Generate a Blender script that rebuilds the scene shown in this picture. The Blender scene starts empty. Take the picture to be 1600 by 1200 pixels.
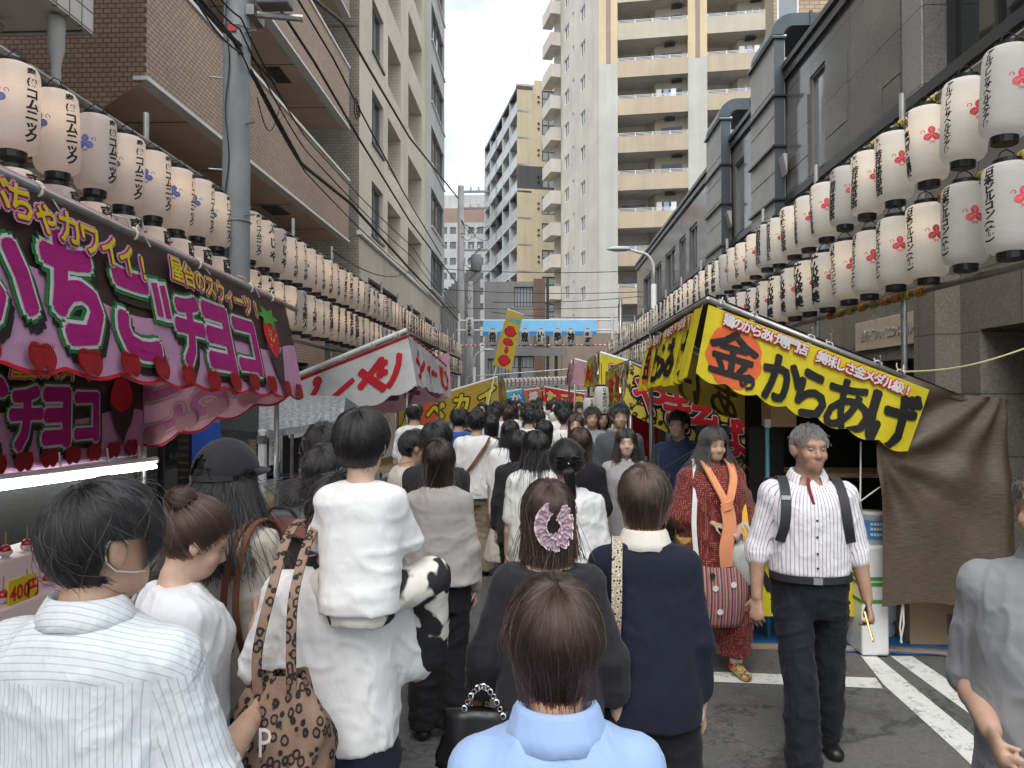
import bpy, bmesh, math, random
import numpy as np
from mathutils import Vector, Matrix, Euler
random.seed(7)
SC = bpy.context.scene
COL = SC.collection
rad = math.radians

# ---------------------------------------------------------------- camera
FPX = 1150.0
cam_d = bpy.data.cameras.new('camera')
cam = bpy.data.objects.new('camera', cam_d)
COL.objects.link(cam)
cam.location = (0, 0, 1.85)
cam.rotation_euler = (rad(90.85), 0, rad(2.09))
cam_d.sensor_width = 36
cam_d.lens = 36 * FPX / 1600
cam_d.clip_start = 0.05
cam_d.clip_end = 600
SC.camera = cam
CR = cam.rotation_euler.to_matrix()
CL = Vector(cam.location)

# ---------------------------------------------------------------- sky, sun, exposure
SUN_EL, SUN_AZ = 52.0, 196.0      # degrees; azimuth clockwise from +Y
world = bpy.data.worlds.new('World')
SC.world = world
world.use_nodes = True
wn = world.node_tree
wn.nodes.clear()

def wnode(t, **kw):
 n = wn.nodes.new(t)
 for k, v in kw.items():
  setattr(n, k, v)
 return n

w_out = wnode('ShaderNodeOutputWorld')
w_bg = wnode('ShaderNodeBackground')
w_bg.inputs[1].default_value = 0.09
w_sky = wnode('ShaderNodeTexSky', sky_type='NISHITA', sun_disc=False,
    sun_elevation=rad(SUN_EL), sun_rotation=rad(SUN_AZ), air_density=1.0, dust_density=2.0)
w_tc = wnode('ShaderNodeTexCoord')
w_sep = wnode('ShaderNodeSeparateXYZ')
w_add = wnode('ShaderNodeMath', operation='ADD')
w_add.inputs[1].default_value = 0.16
w_mx = wnode('ShaderNodeMath', operation='MAXIMUM')
w_mx.inputs[1].default_value = 0.05
w_dx = wnode('ShaderNodeMath', operation='DIVIDE')
w_dy = wnode('ShaderNodeMath', operation='DIVIDE')
w_cmb = wnode('ShaderNodeCombineXYZ')
w_n1 = wnode('ShaderNodeTexNoise')
w_n1.inputs['Scale'].default_value = 2.3
w_n1.inputs['Detail'].default_value = 9
w_n1.inputs['Roughness'].default_value = 0.55
w_n2 = wnode('ShaderNodeTexNoise')
w_n2.inputs['Scale'].default_value = 1.1
w_n2.inputs['Detail'].default_value = 5
w_cov = wnode('ShaderNodeValToRGB')           # how much cloud
w_cov.color_ramp.elements[0].position = 0.33
w_cov.color_ramp.elements[0].color = (.62, .62, .62, 1)
w_cov.color_ramp.elements[1].position = 0.55
w_cov.color_ramp.elements[1].color = (1, 1, 1, 1)
w_cc = wnode('ShaderNodeValToRGB')            # cloud brightness
w_cc.color_ramp.elements[0].position = 0.40
w_cc.color_ramp.elements[0].color = (.56, .60, .655, 1)
w_cc.color_ramp.elements[1].position = 0.58
w_cc.color_ramp.elements[1].color = (.88, .90, .92, 1)
w_cm = wnode('ShaderNodeMix', data_type='RGBA', blend_type='MULTIPLY')
w_cm.inputs[0].default_value = 1
w_cm.inputs[7].default_value = (9.0, 9.2, 9.3, 1)
w_mix = wnode('ShaderNodeMix', data_type='RGBA')
L = wn.links.new
L(w_tc.outputs['Generated'], w_sep.inputs[0])
L(w_sep.outputs[2], w_add.inputs[0])
L(w_add.outputs[0], w_mx.inputs[0])
L(w_sep.outputs[0], w_dx.inputs[0]); L(w_mx.outputs[0], w_dx.inputs[1])
L(w_sep.outputs[1], w_dy.inputs[0]); L(w_mx.outputs[0], w_dy.inputs[1])
L(w_dx.outputs[0], w_cmb.inputs[0]); L(w_dy.outputs[0], w_cmb.inputs[1])
L(w_cmb.outputs[0], w_n1.inputs['Vector']); L(w_cmb.outputs[0], w_n2.inputs['Vector'])
L(w_n2.outputs[0], w_cov.inputs[0]); L(w_n1.outputs[0], w_cc.inputs[0])
L(w_cc.outputs[0], w_cm.inputs[6])
L(w_cov.outputs[0], w_mix.inputs[0])
L(w_sky.outputs[0], w_mix.inputs[6]); L(w_cm.outputs[2], w_mix.inputs[7])
L(w_mix.outputs[2], w_bg.inputs[0]); L(w_bg.outputs[0], w_out.inputs[0])

sun_d = bpy.data.lights.new('sun', 'SUN')
sun_d.energy = 1.5
sun_d.angle = rad(42)
sun_d.color = (1, .98, .955)
sun = bpy.data.objects.new('sun', sun_d)
COL.objects.link(sun)
_az, _el = rad(SUN_AZ), rad(SUN_EL)
sdir = Vector((math.sin(_az) * math.cos(_el), math.cos(_az) * math.cos(_el), math.sin(_el)))
sun.rotation_euler = sdir.to_track_quat('Z', 'Y').to_euler()
sun.location = (0, -10, 40)

vs = SC.view_settings
vs.view_transform = 'Standard'
vs.look = 'None'
vs.exposure = 1.0
vs.gamma = 1
vs.use_curve_mapping = False
SC.render.engine = 'CYCLES'
SC.cycles.use_denoising = True
SC.cycles.max_bounces = 4
SC.cycles.diffuse_bounces = 3
SC.cycles.glossy_bounces = 2
SC.cycles.transmission_bounces = 3
SC.cycles.use_adaptive_sampling = True
SC.cycles.adaptive_threshold = .03
SC.cycles.transparent_max_bounces = 8
SC.cycles.caustics_reflective = False
SC.cycles.caustics_refractive = False
SC.cycles_curves.shape = 'RIBBONS'
SC.cycles_curves.subdivisions = 2

# ---------------------------------------------------------------- pixel to place helpers (1600 x 1200 photograph)

def ray(px, py):
 return CR @ Vector(((px - 800) / FPX, (600 - py) / FPX, -1))

def onX(px, py, X):
 d = ray(px, py); t = (X - CL.x) / d.x
 return CL + d * t

def onY(px, py, Y):
 d = ray(px, py); t = (Y - CL.y) / d.y
 return CL + d * t

def onZ(px, py, Z=0.0):
 d = ray(px, py); t = (Z - CL.z) / d.z
 return CL + d * t

# ---------------------------------------------------------------- materials
MATS = {}

def hexc(r, g, b):
 f = lambda c: ((c / 255 + .055) / 1.055) ** 2.4 if c > 10 else c / 255 / 12.92
 return (f(r), f(g), f(b))

class NT:
 def __init__(self, m):
  self.t = m.node_tree
  self.t.nodes.clear()
  self.out = self.n('ShaderNodeOutputMaterial')
  self.tc = self.n('ShaderNodeTexCoord')

 def n(self, typ, **kw):
  n = self.t.nodes.new(typ)
  for k, v in kw.items():
   setattr(n, k, v)
  return n

 def l(self, a, b):
  self.t.links.new(a, b)

 def noise(self, scale, detail=4, vec=None, rough=.55):
  n = self.n('ShaderNodeTexNoise')
  n.inputs['Scale'].default_value = scale
  n.inputs['Detail'].default_value = detail
  n.inputs['Roughness'].default_value = rough
  self.l(vec or self.tc.outputs['Object'], n.inputs['Vector'])
  return n.outputs[0]

 def mapping(self, scale=(1, 1, 1), rot=(0, 0, 0), src=None):
  n = self.n('ShaderNodeMapping')
  n.inputs['Scale'].default_value = scale
  n.inputs['Rotation'].default_value = rot
  self.l(src or self.tc.outputs['Object'], n.inputs['Vector'])
  return n.outputs[0]

 def ramp(self, fac, stops):
  n = self.n('ShaderNodeValToRGB')
  e = n.color_ramp.elements
  while len(e) < len(stops):
   e.new(.5)
  for i, (p, c) in enumerate(stops):
   e[i].position = p
   e[i].color = (*c, 1) if len(c) == 3 else c
  self.l(fac, n.inputs[0])
  return n.outputs[0]

 def mix(self, fac, a, b, blend='MIX'):
  n = self.n('ShaderNodeMix', data_type='RGBA', blend_type=blend)
  for i, v in ((0, fac), (6, a), (7, b)):
   if isinstance(v, (int, float)):
    n.inputs[i].default_value = v
   elif isinstance(v, tuple):
    n.inputs[i].default_value = (*v, 1)
   else:
    self.l(v, n.inputs[i])
  return n.outputs[2]

 def math(self, op, a, b=0.0):
  n = self.n('ShaderNodeMath', operation=op)
  for i, v in ((0, a), (1, b)):
   if isinstance(v, (int, float)):
    n.inputs[i].default_value = v
   else:
    self.l(v, n.inputs[i])
  return n.outputs[0]

 def bump(self, h, strength=.3, dist=.01):
  n = self.n('ShaderNodeBump')
  n.inputs['Strength'].default_value = strength
  n.inputs['Distance'].default_value = dist
  self.l(h, n.inputs['Height'])
  return n.outputs[0]

 def sep(self, src=None):
  n = self.n('ShaderNodeSeparateXYZ')
  self.l(src or self.tc.outputs['Object'], n.inputs[0])
  return n.outputs

 def comb(self, x, y, z=0.0):
  n = self.n('ShaderNodeCombineXYZ')
  for i, v in enumerate((x, y, z)):
   if isinstance(v, (int, float)):
    n.inputs[i].default_value = v
   else:
    self.l(v, n.inputs[i])
  return n.outputs[0]

 def bsdf(self, col, rough=.6, normal=None, metal=0.0, trans=None, spec=.5, emit=None, estr=0.0, alpha=None, sheen=0):
  p = self.n('ShaderNodeBsdfPrincipled')
  if isinstance(col, tuple):
   p.inputs['Base Color'].default_value = (*col, 1)
  else:
   self.l(col, p.inputs['Base Color'])
  if isinstance(rough, (int, float)):
   p.inputs['Roughness'].default_value = rough
  else:
   self.l(rough, p.inputs['Roughness'])
  p.inputs['Metallic'].default_value = metal
  p.inputs['Specular IOR Level'].default_value = spec
  if sheen:
   p.inputs['Sheen Weight'].default_value = sheen
  if normal is not None:
   self.l(normal, p.inputs['Normal'])
  if emit is not None:
   p.inputs['Emission Color'].default_value = (*emit, 1)
   p.inputs['Emission Strength'].default_value = estr
  sh = p.outputs[0]
  if trans:
   t = self.n('ShaderNodeBsdfTranslucent')
   if isinstance(col, tuple):
    t.inputs[0].default_value = (*col, 1)
   else:
    self.l(col, t.inputs[0])
   m = self.n('ShaderNodeMixShader')
   m.inputs[0].default_value = trans
   self.l(sh, m.inputs[1]); self.l(t.outputs[0], m.inputs[2])
   sh = m.outputs[0]
  self.l(sh, self.out.inputs[0])
  return p

def newmat(name):
 m = bpy.data.materials.new(name)
 m.use_nodes = True
 MATS[name] = m
 return NT(m)

def plain(name, col, rough=.6, var=.15, scale=6.0, bump=.0, bscale=40.0, metal=0.0, trans=None, spec=.5):
 """a plain surface with uneven tone and a little relief"""
 t = newmat(name)
 c2 = tuple(max(0, c * (1 - var)) for c in col)
 c3 = tuple(min(1, c * (1 + var * .6)) for c in col)
 nz = t.noise(scale, 6)
 c = t.ramp(nz, [(.3, c2), (.7, c3)])
 nrm = t.bump(t.noise(bscale, 5), bump, .01) if bump else None
 r = t.ramp(t.noise(scale * 2.3, 4), [(.3, (rough * .85,) * 3), (.7, (min(1, rough * 1.12),) * 3)])
 t.bsdf(c, r, nrm, metal, trans, spec)
 return MATS[name]

def tiles(name, col, grout, w, h, axis='x', mortar=.06, var=.12, rough=.45, stain=.25, offset=.5, bump=.4, mcol2=None):
 t = newmat(name)
 s = t.sep()
 v = t.comb(s[1] if axis == 'x' else s[0], s[2]) if axis != 'z' else t.comb(s[0], s[1])
 b = t.n('ShaderNodeTexBrick')
 b.offset = offset
 b.inputs['Scale'].default_value = 1.0
 b.inputs['Brick Width'].default_value = w
 b.inputs['Row Height'].default_value = h
 b.inputs['Mortar Size'].default_value = mortar * h
 b.inputs['Mortar Smooth'].default_value = .3
 b.inputs['Color1'].default_value = (*[c * (1 - var) for c in col], 1)
 b.inputs['Color2'].default_value = (*[min(1, c * (1 + var)) for c in (mcol2 or col)], 1)
 b.inputs['Mortar'].default_value = (*grout, 1)
 t.l(v, b.inputs['Vector'])
 st = t.ramp(t.noise(.5, 7), [(.3, (1 - stain,) * 3), (.65, (1, 1, 1))])
 c = t.mix(1.0, b.outputs[0], st, 'MULTIPLY')
 nrm = t.bump(b.outputs[1], -bump, .006)
 t.bsdf(c, rough, nrm)
 return MATS[name]

def streaked(name, col, rough=.6, stain=.35, var=.1, bump=.1, axis='x'):
 """painted render with rain streaks"""
 t = newmat(name)
 v = t.mapping((1.6, 1.6, .12))
 a = t.noise(1.0, 6, v)
 b = t.noise(.35, 5)
 c = t.ramp(b, [(.3, tuple(x * (1 - var) for x in col)), (.7, tuple(min(1, x * (1 + var)) for x in col))])
 st = t.ramp(a, [(.36, (1 - stain,) * 3), (.58, (1, 1, 1))])
 c = t.mix(.8, c, st, 'MULTIPLY')
 t.bsdf(c, rough, t.bump(t.noise(30, 5), bump, .01))
 return MATS[name]

def glass(name, col=(.03, .035, .04), rough=.06, wav=.03):
 t = newmat(name)
 nrm = t.bump(t.noise(.7, 2), wav, .2)
 t.bsdf(col, rough, nrm, 0, spec=.9)
 return MATS[name]

# ---------------------------------------------------------------- mesh helpers

class MB:
 """collects faces, then links them as one mesh object"""

 def __init__(self):
  self.v = []; self.f = []; self.mi = []

 def add(self, vs, fs, m=0):
  o = len(self.v)
  self.v += [tuple(p) for p in vs]
  self.f += [tuple(i + o for i in q) for q in fs]
  self.mi += [m] * len(fs)
  return self

 def quad(self, a, b, c, d, m=0):
  return self.add([a, b, c, d], [(0, 1, 2, 3)], m)

 def box(self, x0, x1, y0, y1, z0, z1, m=0):
  vs = [(x0, y0, z0), (x1, y0, z0), (x1, y1, z0), (x0, y1, z0), (x0, y0, z1), (x1, y0, z1), (x1, y1, z1), (x0, y1, z1)]
  return self.add(vs, [(0, 3, 2, 1), (4, 5, 6, 7), (0, 1, 5, 4), (1, 2, 6, 5), (2, 3, 7, 6), (3, 0, 4, 7)], m)

 def prism(self, pts, z0, z1, m=0):
  n = len(pts)
  vs = [(p[0], p[1], z0) for p in pts] + [(p[0], p[1], z1) for p in pts]
  fs = [tuple(range(n))[::-1], tuple(range(n, 2 * n))] + [(i, (i + 1) % n, n + (i + 1) % n, n + i) for i in range(n)]
  return self.add(vs, fs, m)

 def tube(self, pts, r, n=8, m=0, cap=True):
  pts = [Vector(p) for p in pts]
  rs = r if isinstance(r, (list, tuple)) else [r] * len(pts)
  vs, fs = [], []
  up = None
  for i, p in enumerate(pts):
   d = (pts[min(i + 1, len(pts) - 1)] - pts[max(i - 1, 0)])
   d = d.normalized() if d.length > 1e-9 else Vector((0, 0, 1))
   if up is None:
    a = Vector((0, 0, 1)) if abs(d.z) < .9 else Vector((1, 0, 0))
    up = d.cross(a).normalized()
   else:
    up = (up - d * up.dot(d))
    up = up.normalized() if up.length > 1e-6 else d.orthogonal().normalized()
   w = d.cross(up)
   for k in range(n):
    a = 2 * math.pi * k / n
    vs.append(p + (up * math.cos(a) + w * math.sin(a)) * rs[i])
  for i in range(len(pts) - 1):
   for k in range(n):
    k2 = (k + 1) % n
    fs.append((i * n + k, i * n + k2, (i + 1) * n + k2, (i + 1) * n + k))
  if cap:
   fs.append(tuple(range(n))[::-1])
   fs.append(tuple(range((len(pts) - 1) * n, len(pts) * n)))
  return self.add(vs, fs, m)

 def lathe(self, prof, n=24, c=(0, 0, 0), m=0):
  vs, fs = [], []
  for (r, z) in prof:
   for k in range(n):
    a = 2 * math.pi * k / n
    vs.append((c[0] + r * math.cos(a), c[1] + r * math.sin(a), c[2] + z))
  for i in range(len(prof) - 1):
   for k in range(n):
    k2 = (k + 1) % n
    fs.append((i * n + k, i * n + k2, (i + 1) * n + k2, (i + 1) * n + k))
  return self.add(vs, fs, m)

 def mesh(self, name, smooth=False, off=(0, 0, 0)):
  me = bpy.data.meshes.new(name)
  v = np.array(self.v, float).reshape(-1, 3) - np.array(off)
  me.from_pydata(v.tolist(), [], self.f)
  if any(self.mi):
   me.polygons.foreach_set('material_index', self.mi)
  if smooth:
   me.polygons.foreach_set('use_smooth', [True] * len(me.polygons))
   if smooth != 'all':
    sharp = [False] * len(me.edges)
  me.update()
  return me

 def build(self, name, mat, parent=None, smooth=False, bevel=0.0):
  off = wloc(parent)
  me = self.mesh(name, smooth, off)
  o = link(name, me, mat, parent)
  if bevel:
   b = o.modifiers.new('bevel', 'BEVEL')
   b.width = bevel; b.segments = 2; b.limit_method = 'ANGLE'
  return o

def wloc(o):
 p = Vector((0, 0, 0))
 while o is not None:
  p += Vector(o.location)
  o = o.parent
 return p

def setmat(me, mat):
 me.materials.clear()
 for m in (mat if isinstance(mat, (list, tuple)) else [mat]):
  me.materials.append(MATS[m] if isinstance(m, str) else m)

def link(name, data, mat=None, parent=None, loc=None):
 o = bpy.data.objects.new(name, data)
 COL.objects.link(o)
 if mat is not None:
  setmat(data, mat)
 if parent is not None:
  o.parent = parent
 if loc is not None:
  o.location = loc
 return o

def tag(o, label=None, cat=None, group=None, kind=None):
 if label: o['label'] = label
 if cat: o['category'] = cat
 if group: o['group'] = group
 if kind: o['kind'] = kind
 return o

def thing(name, label, cat, loc=(0, 0, 0), group=None, rz=0.0):
 o = bpy.data.objects.new(name, None)
 COL.objects.link(o)
 o.location = loc
 o.rotation_euler = (0, 0, rz)
 o.empty_display_size = .1
 return tag(o, label, cat, group)

def struct(o):
 o['kind'] = 'structure'
 return o

ORD = ['first', 'second', 'third', 'fourth', 'fifth', 'sixth', 'seventh', 'eighth', 'ninth', 'tenth', 'eleventh', 'twelfth', 'thirteenth',
  'fourteenth', 'fifteenth', 'sixteenth', 'seventeenth', 'eighteenth', 'nineteenth', 'twentieth', 'twenty-first', 'twenty-second',
  'twenty-third', 'twenty-fourth', 'twenty-fifth', 'twenty-sixth', 'twenty-seventh', 'twenty-eighth', 'twenty-ninth']
for _t, _o in (('thirty', 'thirtieth'), ('forty', 'fortieth'), ('fifty', 'fiftieth'), ('sixty', 'sixtieth')):
 ORD += [_o] + [f'{_t}-{w}' for w in ORD[:9]]

# ---------------------------------------------------------------- vectorised noise (for folds)

def _hash(ix, iy, iz, seed):
 h = (ix * 374761393 + iy * 668265263 + iz * 2147483647 + seed * 1274126177) & 0xffffffff
 h = ((h ^ (h >> 13)) * 1274126177) & 0xffffffff
 return ((h ^ (h >> 16)) & 0xffff) / 65535.0 * 2 - 1

def vnoise(p, seed=0):
 p = np.asarray(p, float)
 i = np.floor(p).astype(np.int64)
 f = p - i
 u = f * f * f * (f * (f * 6 - 15) + 10)
 r = 0
 for dx in (0, 1):
  for dy in (0, 1):
   for dz in (0, 1):
    w = (u[:, 0] if dx else 1 - u[:, 0]) * (u[:, 1] if dy else 1 - u[:, 1]) * (u[:, 2] if dz else 1 - u[:, 2])
    r = r + w * _hash(i[:, 0] + dx, i[:, 1] + dy, i[:, 2] + dz, seed)
 return r

# ---------------------------------------------------------------- lettering: one flat mesh per character
GLYPHS = {}

def load_glyphs(chars):
 """outline of each character as a flat triangulated mesh in a unit em box; heavy = fattened outline"""
 todo = [c for c in dict.fromkeys(chars) if c not in GLYPHS]
 obs = []
 for (ch, off) in todo:
  c = bpy.data.curves.new('glyph', 'FONT')
  c.body = ch
  c.resolution_u = 2
  c.offset = off
  o = bpy.data.objects.new('glyph', c)
  COL.objects.link(o)
  obs.append((ch, off, o, c))
 dg = bpy.context.evaluated_depsgraph_get()
 dg.update()
 for ch, off, o, c in obs:
  me = bpy.data.meshes.new_from_object(o.evaluated_get(dg))
  v = np.empty(len(me.vertices) * 3)
  me.vertices.foreach_get('co', v)
  v = v.reshape(-1, 3)[:, :2] - np.array((.5, .38))
  if ord(ch) < 0x2000 and len(v):
   v[:, 0] -= (v[:, 0].min() + v[:, 0].max()) / 2
   v[:, 1] += .03
  fs = [tuple(p.vertices) for p in me.polygons]
  GLYPHS[(ch, off)] = (v, fs)
  bpy.data.meshes.remove(me)
  bpy.data.objects.remove(o)
  bpy.data.curves.remove(c)

def cut2d(v, fs, du, dv):
 """cut a flat mesh along a grid so that it can follow a bent surface"""
 bm = bmesh.new()
 bv = [bm.verts.new((p[0], p[1], 0)) for p in v]
 for f in fs:
  try:
   bm.faces.new([bv[i] for i in f])
  except ValueError:
   pass
 for ax, d in ((0, du), (1, dv)):
  if not d or len(v) == 0:
   continue
  lo, hi = v[:, ax].min(), v[:, ax].max()
  k = math.ceil(lo / d)
  while k * d < hi:
   co = [0, 0, 0]; no = [0, 0, 0]
   co[ax] = k * d; no[ax] = 1
   bmesh.ops.bisect_plane(bm, geom=bm.verts[:] + bm.edges[:] + bm.faces[:], plane_co=co, plane_no=no, dist=1e-5)
   k += 1
 bm.verts.index_update()
 vv = np.array([p.co[:2] for p in bm.verts]).reshape(-1, 2)
 ff = [tuple(p.index for p in f.verts) for f in bm.faces]
 bm.free()
 return vv, ff

def ell2d(cx, cy, rx, ry, n=16, rot=0.0):
 a = np.arange(n) * 2 * math.pi / n
 x, y = rx * np.cos(a), ry * np.sin(a)
 c, s = math.cos(rot), math.sin(rot)
 v = np.stack([cx + c * x - s * y, cy + s * x + c * y], 1)
 return v, [tuple(range(n))]

def poly2d(pts):
 return np.array(pts, float), [tuple(range(len(pts)))]

def stroke2d(pts, w):
 """a stroke of width w along a polyline"""
 p = np.array(pts, float)
 t = np.gradient(p, axis=0)
 t /= np.linalg.norm(t, axis=1)[:, None] + 1e-9
 n = np.stack([-t[:, 1], t[:, 0]], 1)
 ww = np.full(len(p), w) if np.isscalar(w) else np.array(w)
 v = np.concatenate([p + n * ww[:, None] / 2, p - n * ww[:, None] / 2])
 k = len(p)
 return v, [(i, i + 1, k + i + 1, k + i) for i in range(k - 1)]

# ================================================================ materials of the setting

def asphalt():
 t = newmat('asphalt')
 fine = t.noise(260, 3)
 mid = t.noise(34, 5)
 big = t.noise(.8, 6)
 c = t.ramp(fine, [(.32, (.07, .069, .067)), (.5, (.15, .147, .143)), (.68, (.30, .295, .29))])
 c = t.mix(.55, c, t.ramp(mid, [(.35, (.55, .55, .55)), (.65, (1, 1, 1))]), 'MULTIPLY')
 pt = t.noise(2.6, 7, rough=.7)
 c = t.mix(.7, c, t.ramp(pt, [(.40, (.62, .61, .6)), (.47, (1, 1, 1))]), 'MULTIPLY')
 v = t.n('ShaderNodeTexVoronoi'); v.feature = 'DISTANCE_TO_EDGE'; v.inputs['Scale'].default_value = .55
 wv = t.n('ShaderNodeVectorMath', operation='ADD')
 t.l(t.tc.outputs['Object'], wv.inputs[0]); nn = t.noise(5, 6); t.l(t.comb(nn, nn, 0.0), wv.inputs[1]); t.l(wv.outputs[0], v.inputs['Vector'])
 c = t.mix(1, c, t.ramp(v.outputs[0], [(.0, (.45, .45, .45)), (.012, (1, 1, 1))]), 'MULTIPLY')
 gum = t.n('ShaderNodeTexVoronoi'); gum.inputs['Scale'].default_value = 2.3; t.l(t.tc.outputs['Object'], gum.inputs['Vector'])
 c = t.mix(1, c, t.ramp(gum.outputs[0], [(.03, (.5, .5, .5)), (.045, (1, 1, 1))]), 'MULTIPLY')
 c = t.mix(.6, c, t.ramp(big, [(.35, (.5, .49, .48)), (.55, (.9, .9, .9)), (.66, (1.1, 1.08, 1.06))]), 'MULTIPLY')
 t.bsdf(c, .85, t.bump(fine, .6, .006))

def roadpaint():
 t = newmat('road_paint')
 n = t.noise(45, 8, rough=.7)
 b = t.noise(7, 6, rough=.65)
 s = t.math('ADD', t.math('MULTIPLY', n, .55), t.math('MULTIPLY', b, .6))
 c = t.ramp(s, [(.44, (.12, .12, .115)), (.49, (.5, .5, .48)), (.56, (.74, .74, .71))])
 t.bsdf(c, .7, t.bump(n, .3, .004))

asphalt(); roadpaint()
plain('concrete', (.42, .41, .39), .8, .2, 3, .3, 60)
plain('pavement', (.27, .265, .255), .85, .2, 2, .3, 50)
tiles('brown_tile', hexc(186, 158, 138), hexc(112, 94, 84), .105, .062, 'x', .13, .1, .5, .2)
tiles('brown_tile_shaded', hexc(160, 132, 112), hexc(92, 77, 68), .105, .062, 'y', .13, .1, .5, .25)  # same tile darkened: the end wall's shadow is in its colour
tiles('white_tile', hexc(200, 198, 190), hexc(96, 92, 88), .19, .19, 'x', .06, .06, .3, .2, 0.0)
tiles('white_tile_side', hexc(190, 188, 182), hexc(100, 97, 92), .19, .19, 'y', .06, .06, .3, .2, 0.0)
tiles('olive_tile', hexc(162, 156, 142), hexc(120, 115, 104), .16, .08, 'y', .1, .1, .5, .2)
tiles('beige_tile', hexc(226, 214, 196), hexc(200, 190, 172), .11, .055, 'x', .1, .04, .5, .2, bump=.2)
tiles('tan_brick', hexc(190, 165, 135), hexc(140, 118, 95), .3, .12, 'y', .12, .1, .6, .2)
streaked('soffit', hexc(226, 204, 186), .7, .15)
streaked('soffit_grey', hexc(205, 200, 194), .7, .15)
streaked('beige_render', hexc(206, 194, 178), .7, .16)
streaked('white_render', hexc(196, 196, 192), .6, .16)
streaked('tower_side', hexc(196, 189, 178), .7, .14)
streaked('tower_white', hexc(186, 184, 178), .7, .12)
streaked('tower_yellow', hexc(204, 184, 150), .7, .1)
streaked('tower_brown', hexc(150, 128, 116), .7, .1)
streaked('parapet_pale', hexc(184, 176, 158), .7, .12)
streaked('parapet_tan', hexc(184, 168, 145), .7, .12)
streaked('mid_beige', hexc(188, 174, 146), .7, .14)
streaked('charcoal', hexc(74, 72, 74), .6, .2)
streaked('far_white', hexc(184, 184, 183), .7, .12)
streaked('low_brown', hexc(122, 98, 80), .6, .25)
streaked('low_grey', hexc(140, 138, 136), .6, .2)
plain('white_trim', (.78, .78, .76), .4, .08, 3)
plain('dark_frame', (.035, .035, .036), .35, .15, 4)
plain('grey_frame', (.22, .22, .225), .4, .12, 4)
plain('alu', (.6, .61, .62), .35, .1, 5, metal=.7)
plain('gate_cloth', (.30, .36, .45), .9)
plain('curtain', (.72, .71, .68), .9, .15, 9, trans=.2)
plain('steel_pipe', (.36, .36, .35), .42, .25, 9, .1, 60, metal=.75)
plain('grey_pole', (.22, .23, .235), .6, .14, 3, .1, 50)
plain('concrete_pole', (.42, .41, .4), .8, .15, 3, .15, 50)
plain('black_cable', (.012, .012, .013), .5, .2, 10)
plain('duct', (.095, .115, .128), .35, .15, 2.0, metal=.4)
plain('clad_grey', (.46, .465, .46), .5, .12, 1.5)
glass('dark_glass', (.02, .024, .026), .04, .04)
glass('pane', (.075, .08, .085), .05, .05)
glass('pane_pale', (.28, .3, .31), .07, .05)
glass('far_pane', (.1, .11, .12), .15, .03)
t = newmat('balcony_glass')
t.bsdf((.62, .66, .66), .15, None, 0, .35, .7)

def granite(name, a, b, rough, axis='x', pw=1.5, ph=.9, bump=.25):
 t = newmat(name)
 s = t.sep()
 v = t.comb(s[1] if axis == 'x' else s[0], s[2])
 br = t.n('ShaderNodeTexBrick')
 br.offset = 0
 br.inputs['Scale'].default_value = 1
 br.inputs['Brick Width'].default_value = pw
 br.inputs['Row Height'].default_value = ph
 br.inputs['Mortar Size'].default_value = .006
 br.inputs['Color1'].default_value = (.86, .86, .86, 1)
 br.inputs['Color2'].default_value = (1.06, 1.05, 1.04, 1)
 br.inputs['Mortar'].default_value = (.25, .25, .25, 1)
 t.l(v, br.inputs['Vector'])
 n = t.noise(38, 8, rough=.75)
 c = t.ramp(n, [(.3, a), (.7, b)])
 c = t.mix(1, c, br.outputs[0], 'MULTIPLY')
 c = t.mix(.5, c, t.ramp(t.noise(1.1, 6), [(.35, (.7, .69, .67)), (.65, (1, 1, 1))]), 'MULTIPLY')
 h = t.math('ADD', t.math('MULTIPLY', n, bump), t.math('MULTIPLY', br.outputs[1], -.5))
 t.bsdf(c, rough, t.bump(h, .5, .01), spec=.6)

granite('polished_granite', (.12, .118, .112), (.27, .26, .245), .13, bump=.01)
granite('rough_granite', (.12, .108, .09), (.30, .27, .225), .85, pw=1.3, ph=.62, bump=.9)
granite('pale_granite', (.22, .215, .21), (.45, .44, .43), .6, pw=3, ph=.9, bump=.7)

# ================================================================ ground

def ground():
 mb = MB()
 mb.quad((-260, -60, 0), (260, -60, 0), (260, 500, 0), (-260, 500, 0))
 g = struct(mb.build('ground', 'asphalt'))
 for nm, x0, x1 in (('pavement', -12, -3.35), ('pavement', 3.35, 12)):
  p = struct(MB().box(x0, x1, -12, 44, .002, .12).build(nm, 'pavement', bevel=.01))
  xk = x1 if x0 < 0 else x0
  for i in range(30):
   y = -4 + i * 1.2
   s = .075 if x0 < 0 else -.075
   struct(MB().box(min(xk, xk + s * 2), max(xk, xk + s * 2), y, y + 1.19, .002, .135).build('kerb', 'concrete', p, bevel=.012))

ground()

def marking(pts, name='road_marking'):
 v = [onZ(px, py, .004) for px, py in pts]
 o = MB().add([(p.x, p.y, .004) for p in v], [tuple(range(len(v)))]).build(name, 'road_paint')
 return struct(o)

marking([(1380, 1075.5), (1368, 1059), (1062, 1047.5), (760, 1040), (752, 1055), (1059, 1063)])
marking([(1343, 1022), (1366, 1022), (1508, 1139), (1600, 1215), (1600, 1275), (1497, 1175), (1381, 1070)])
marking([(1391, 1025), (1425, 1025), (1514, 1084), (1640, 1168), (1640, 1200), (1512, 1113)])

# ================================================================ buildings: facade with real openings

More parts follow.
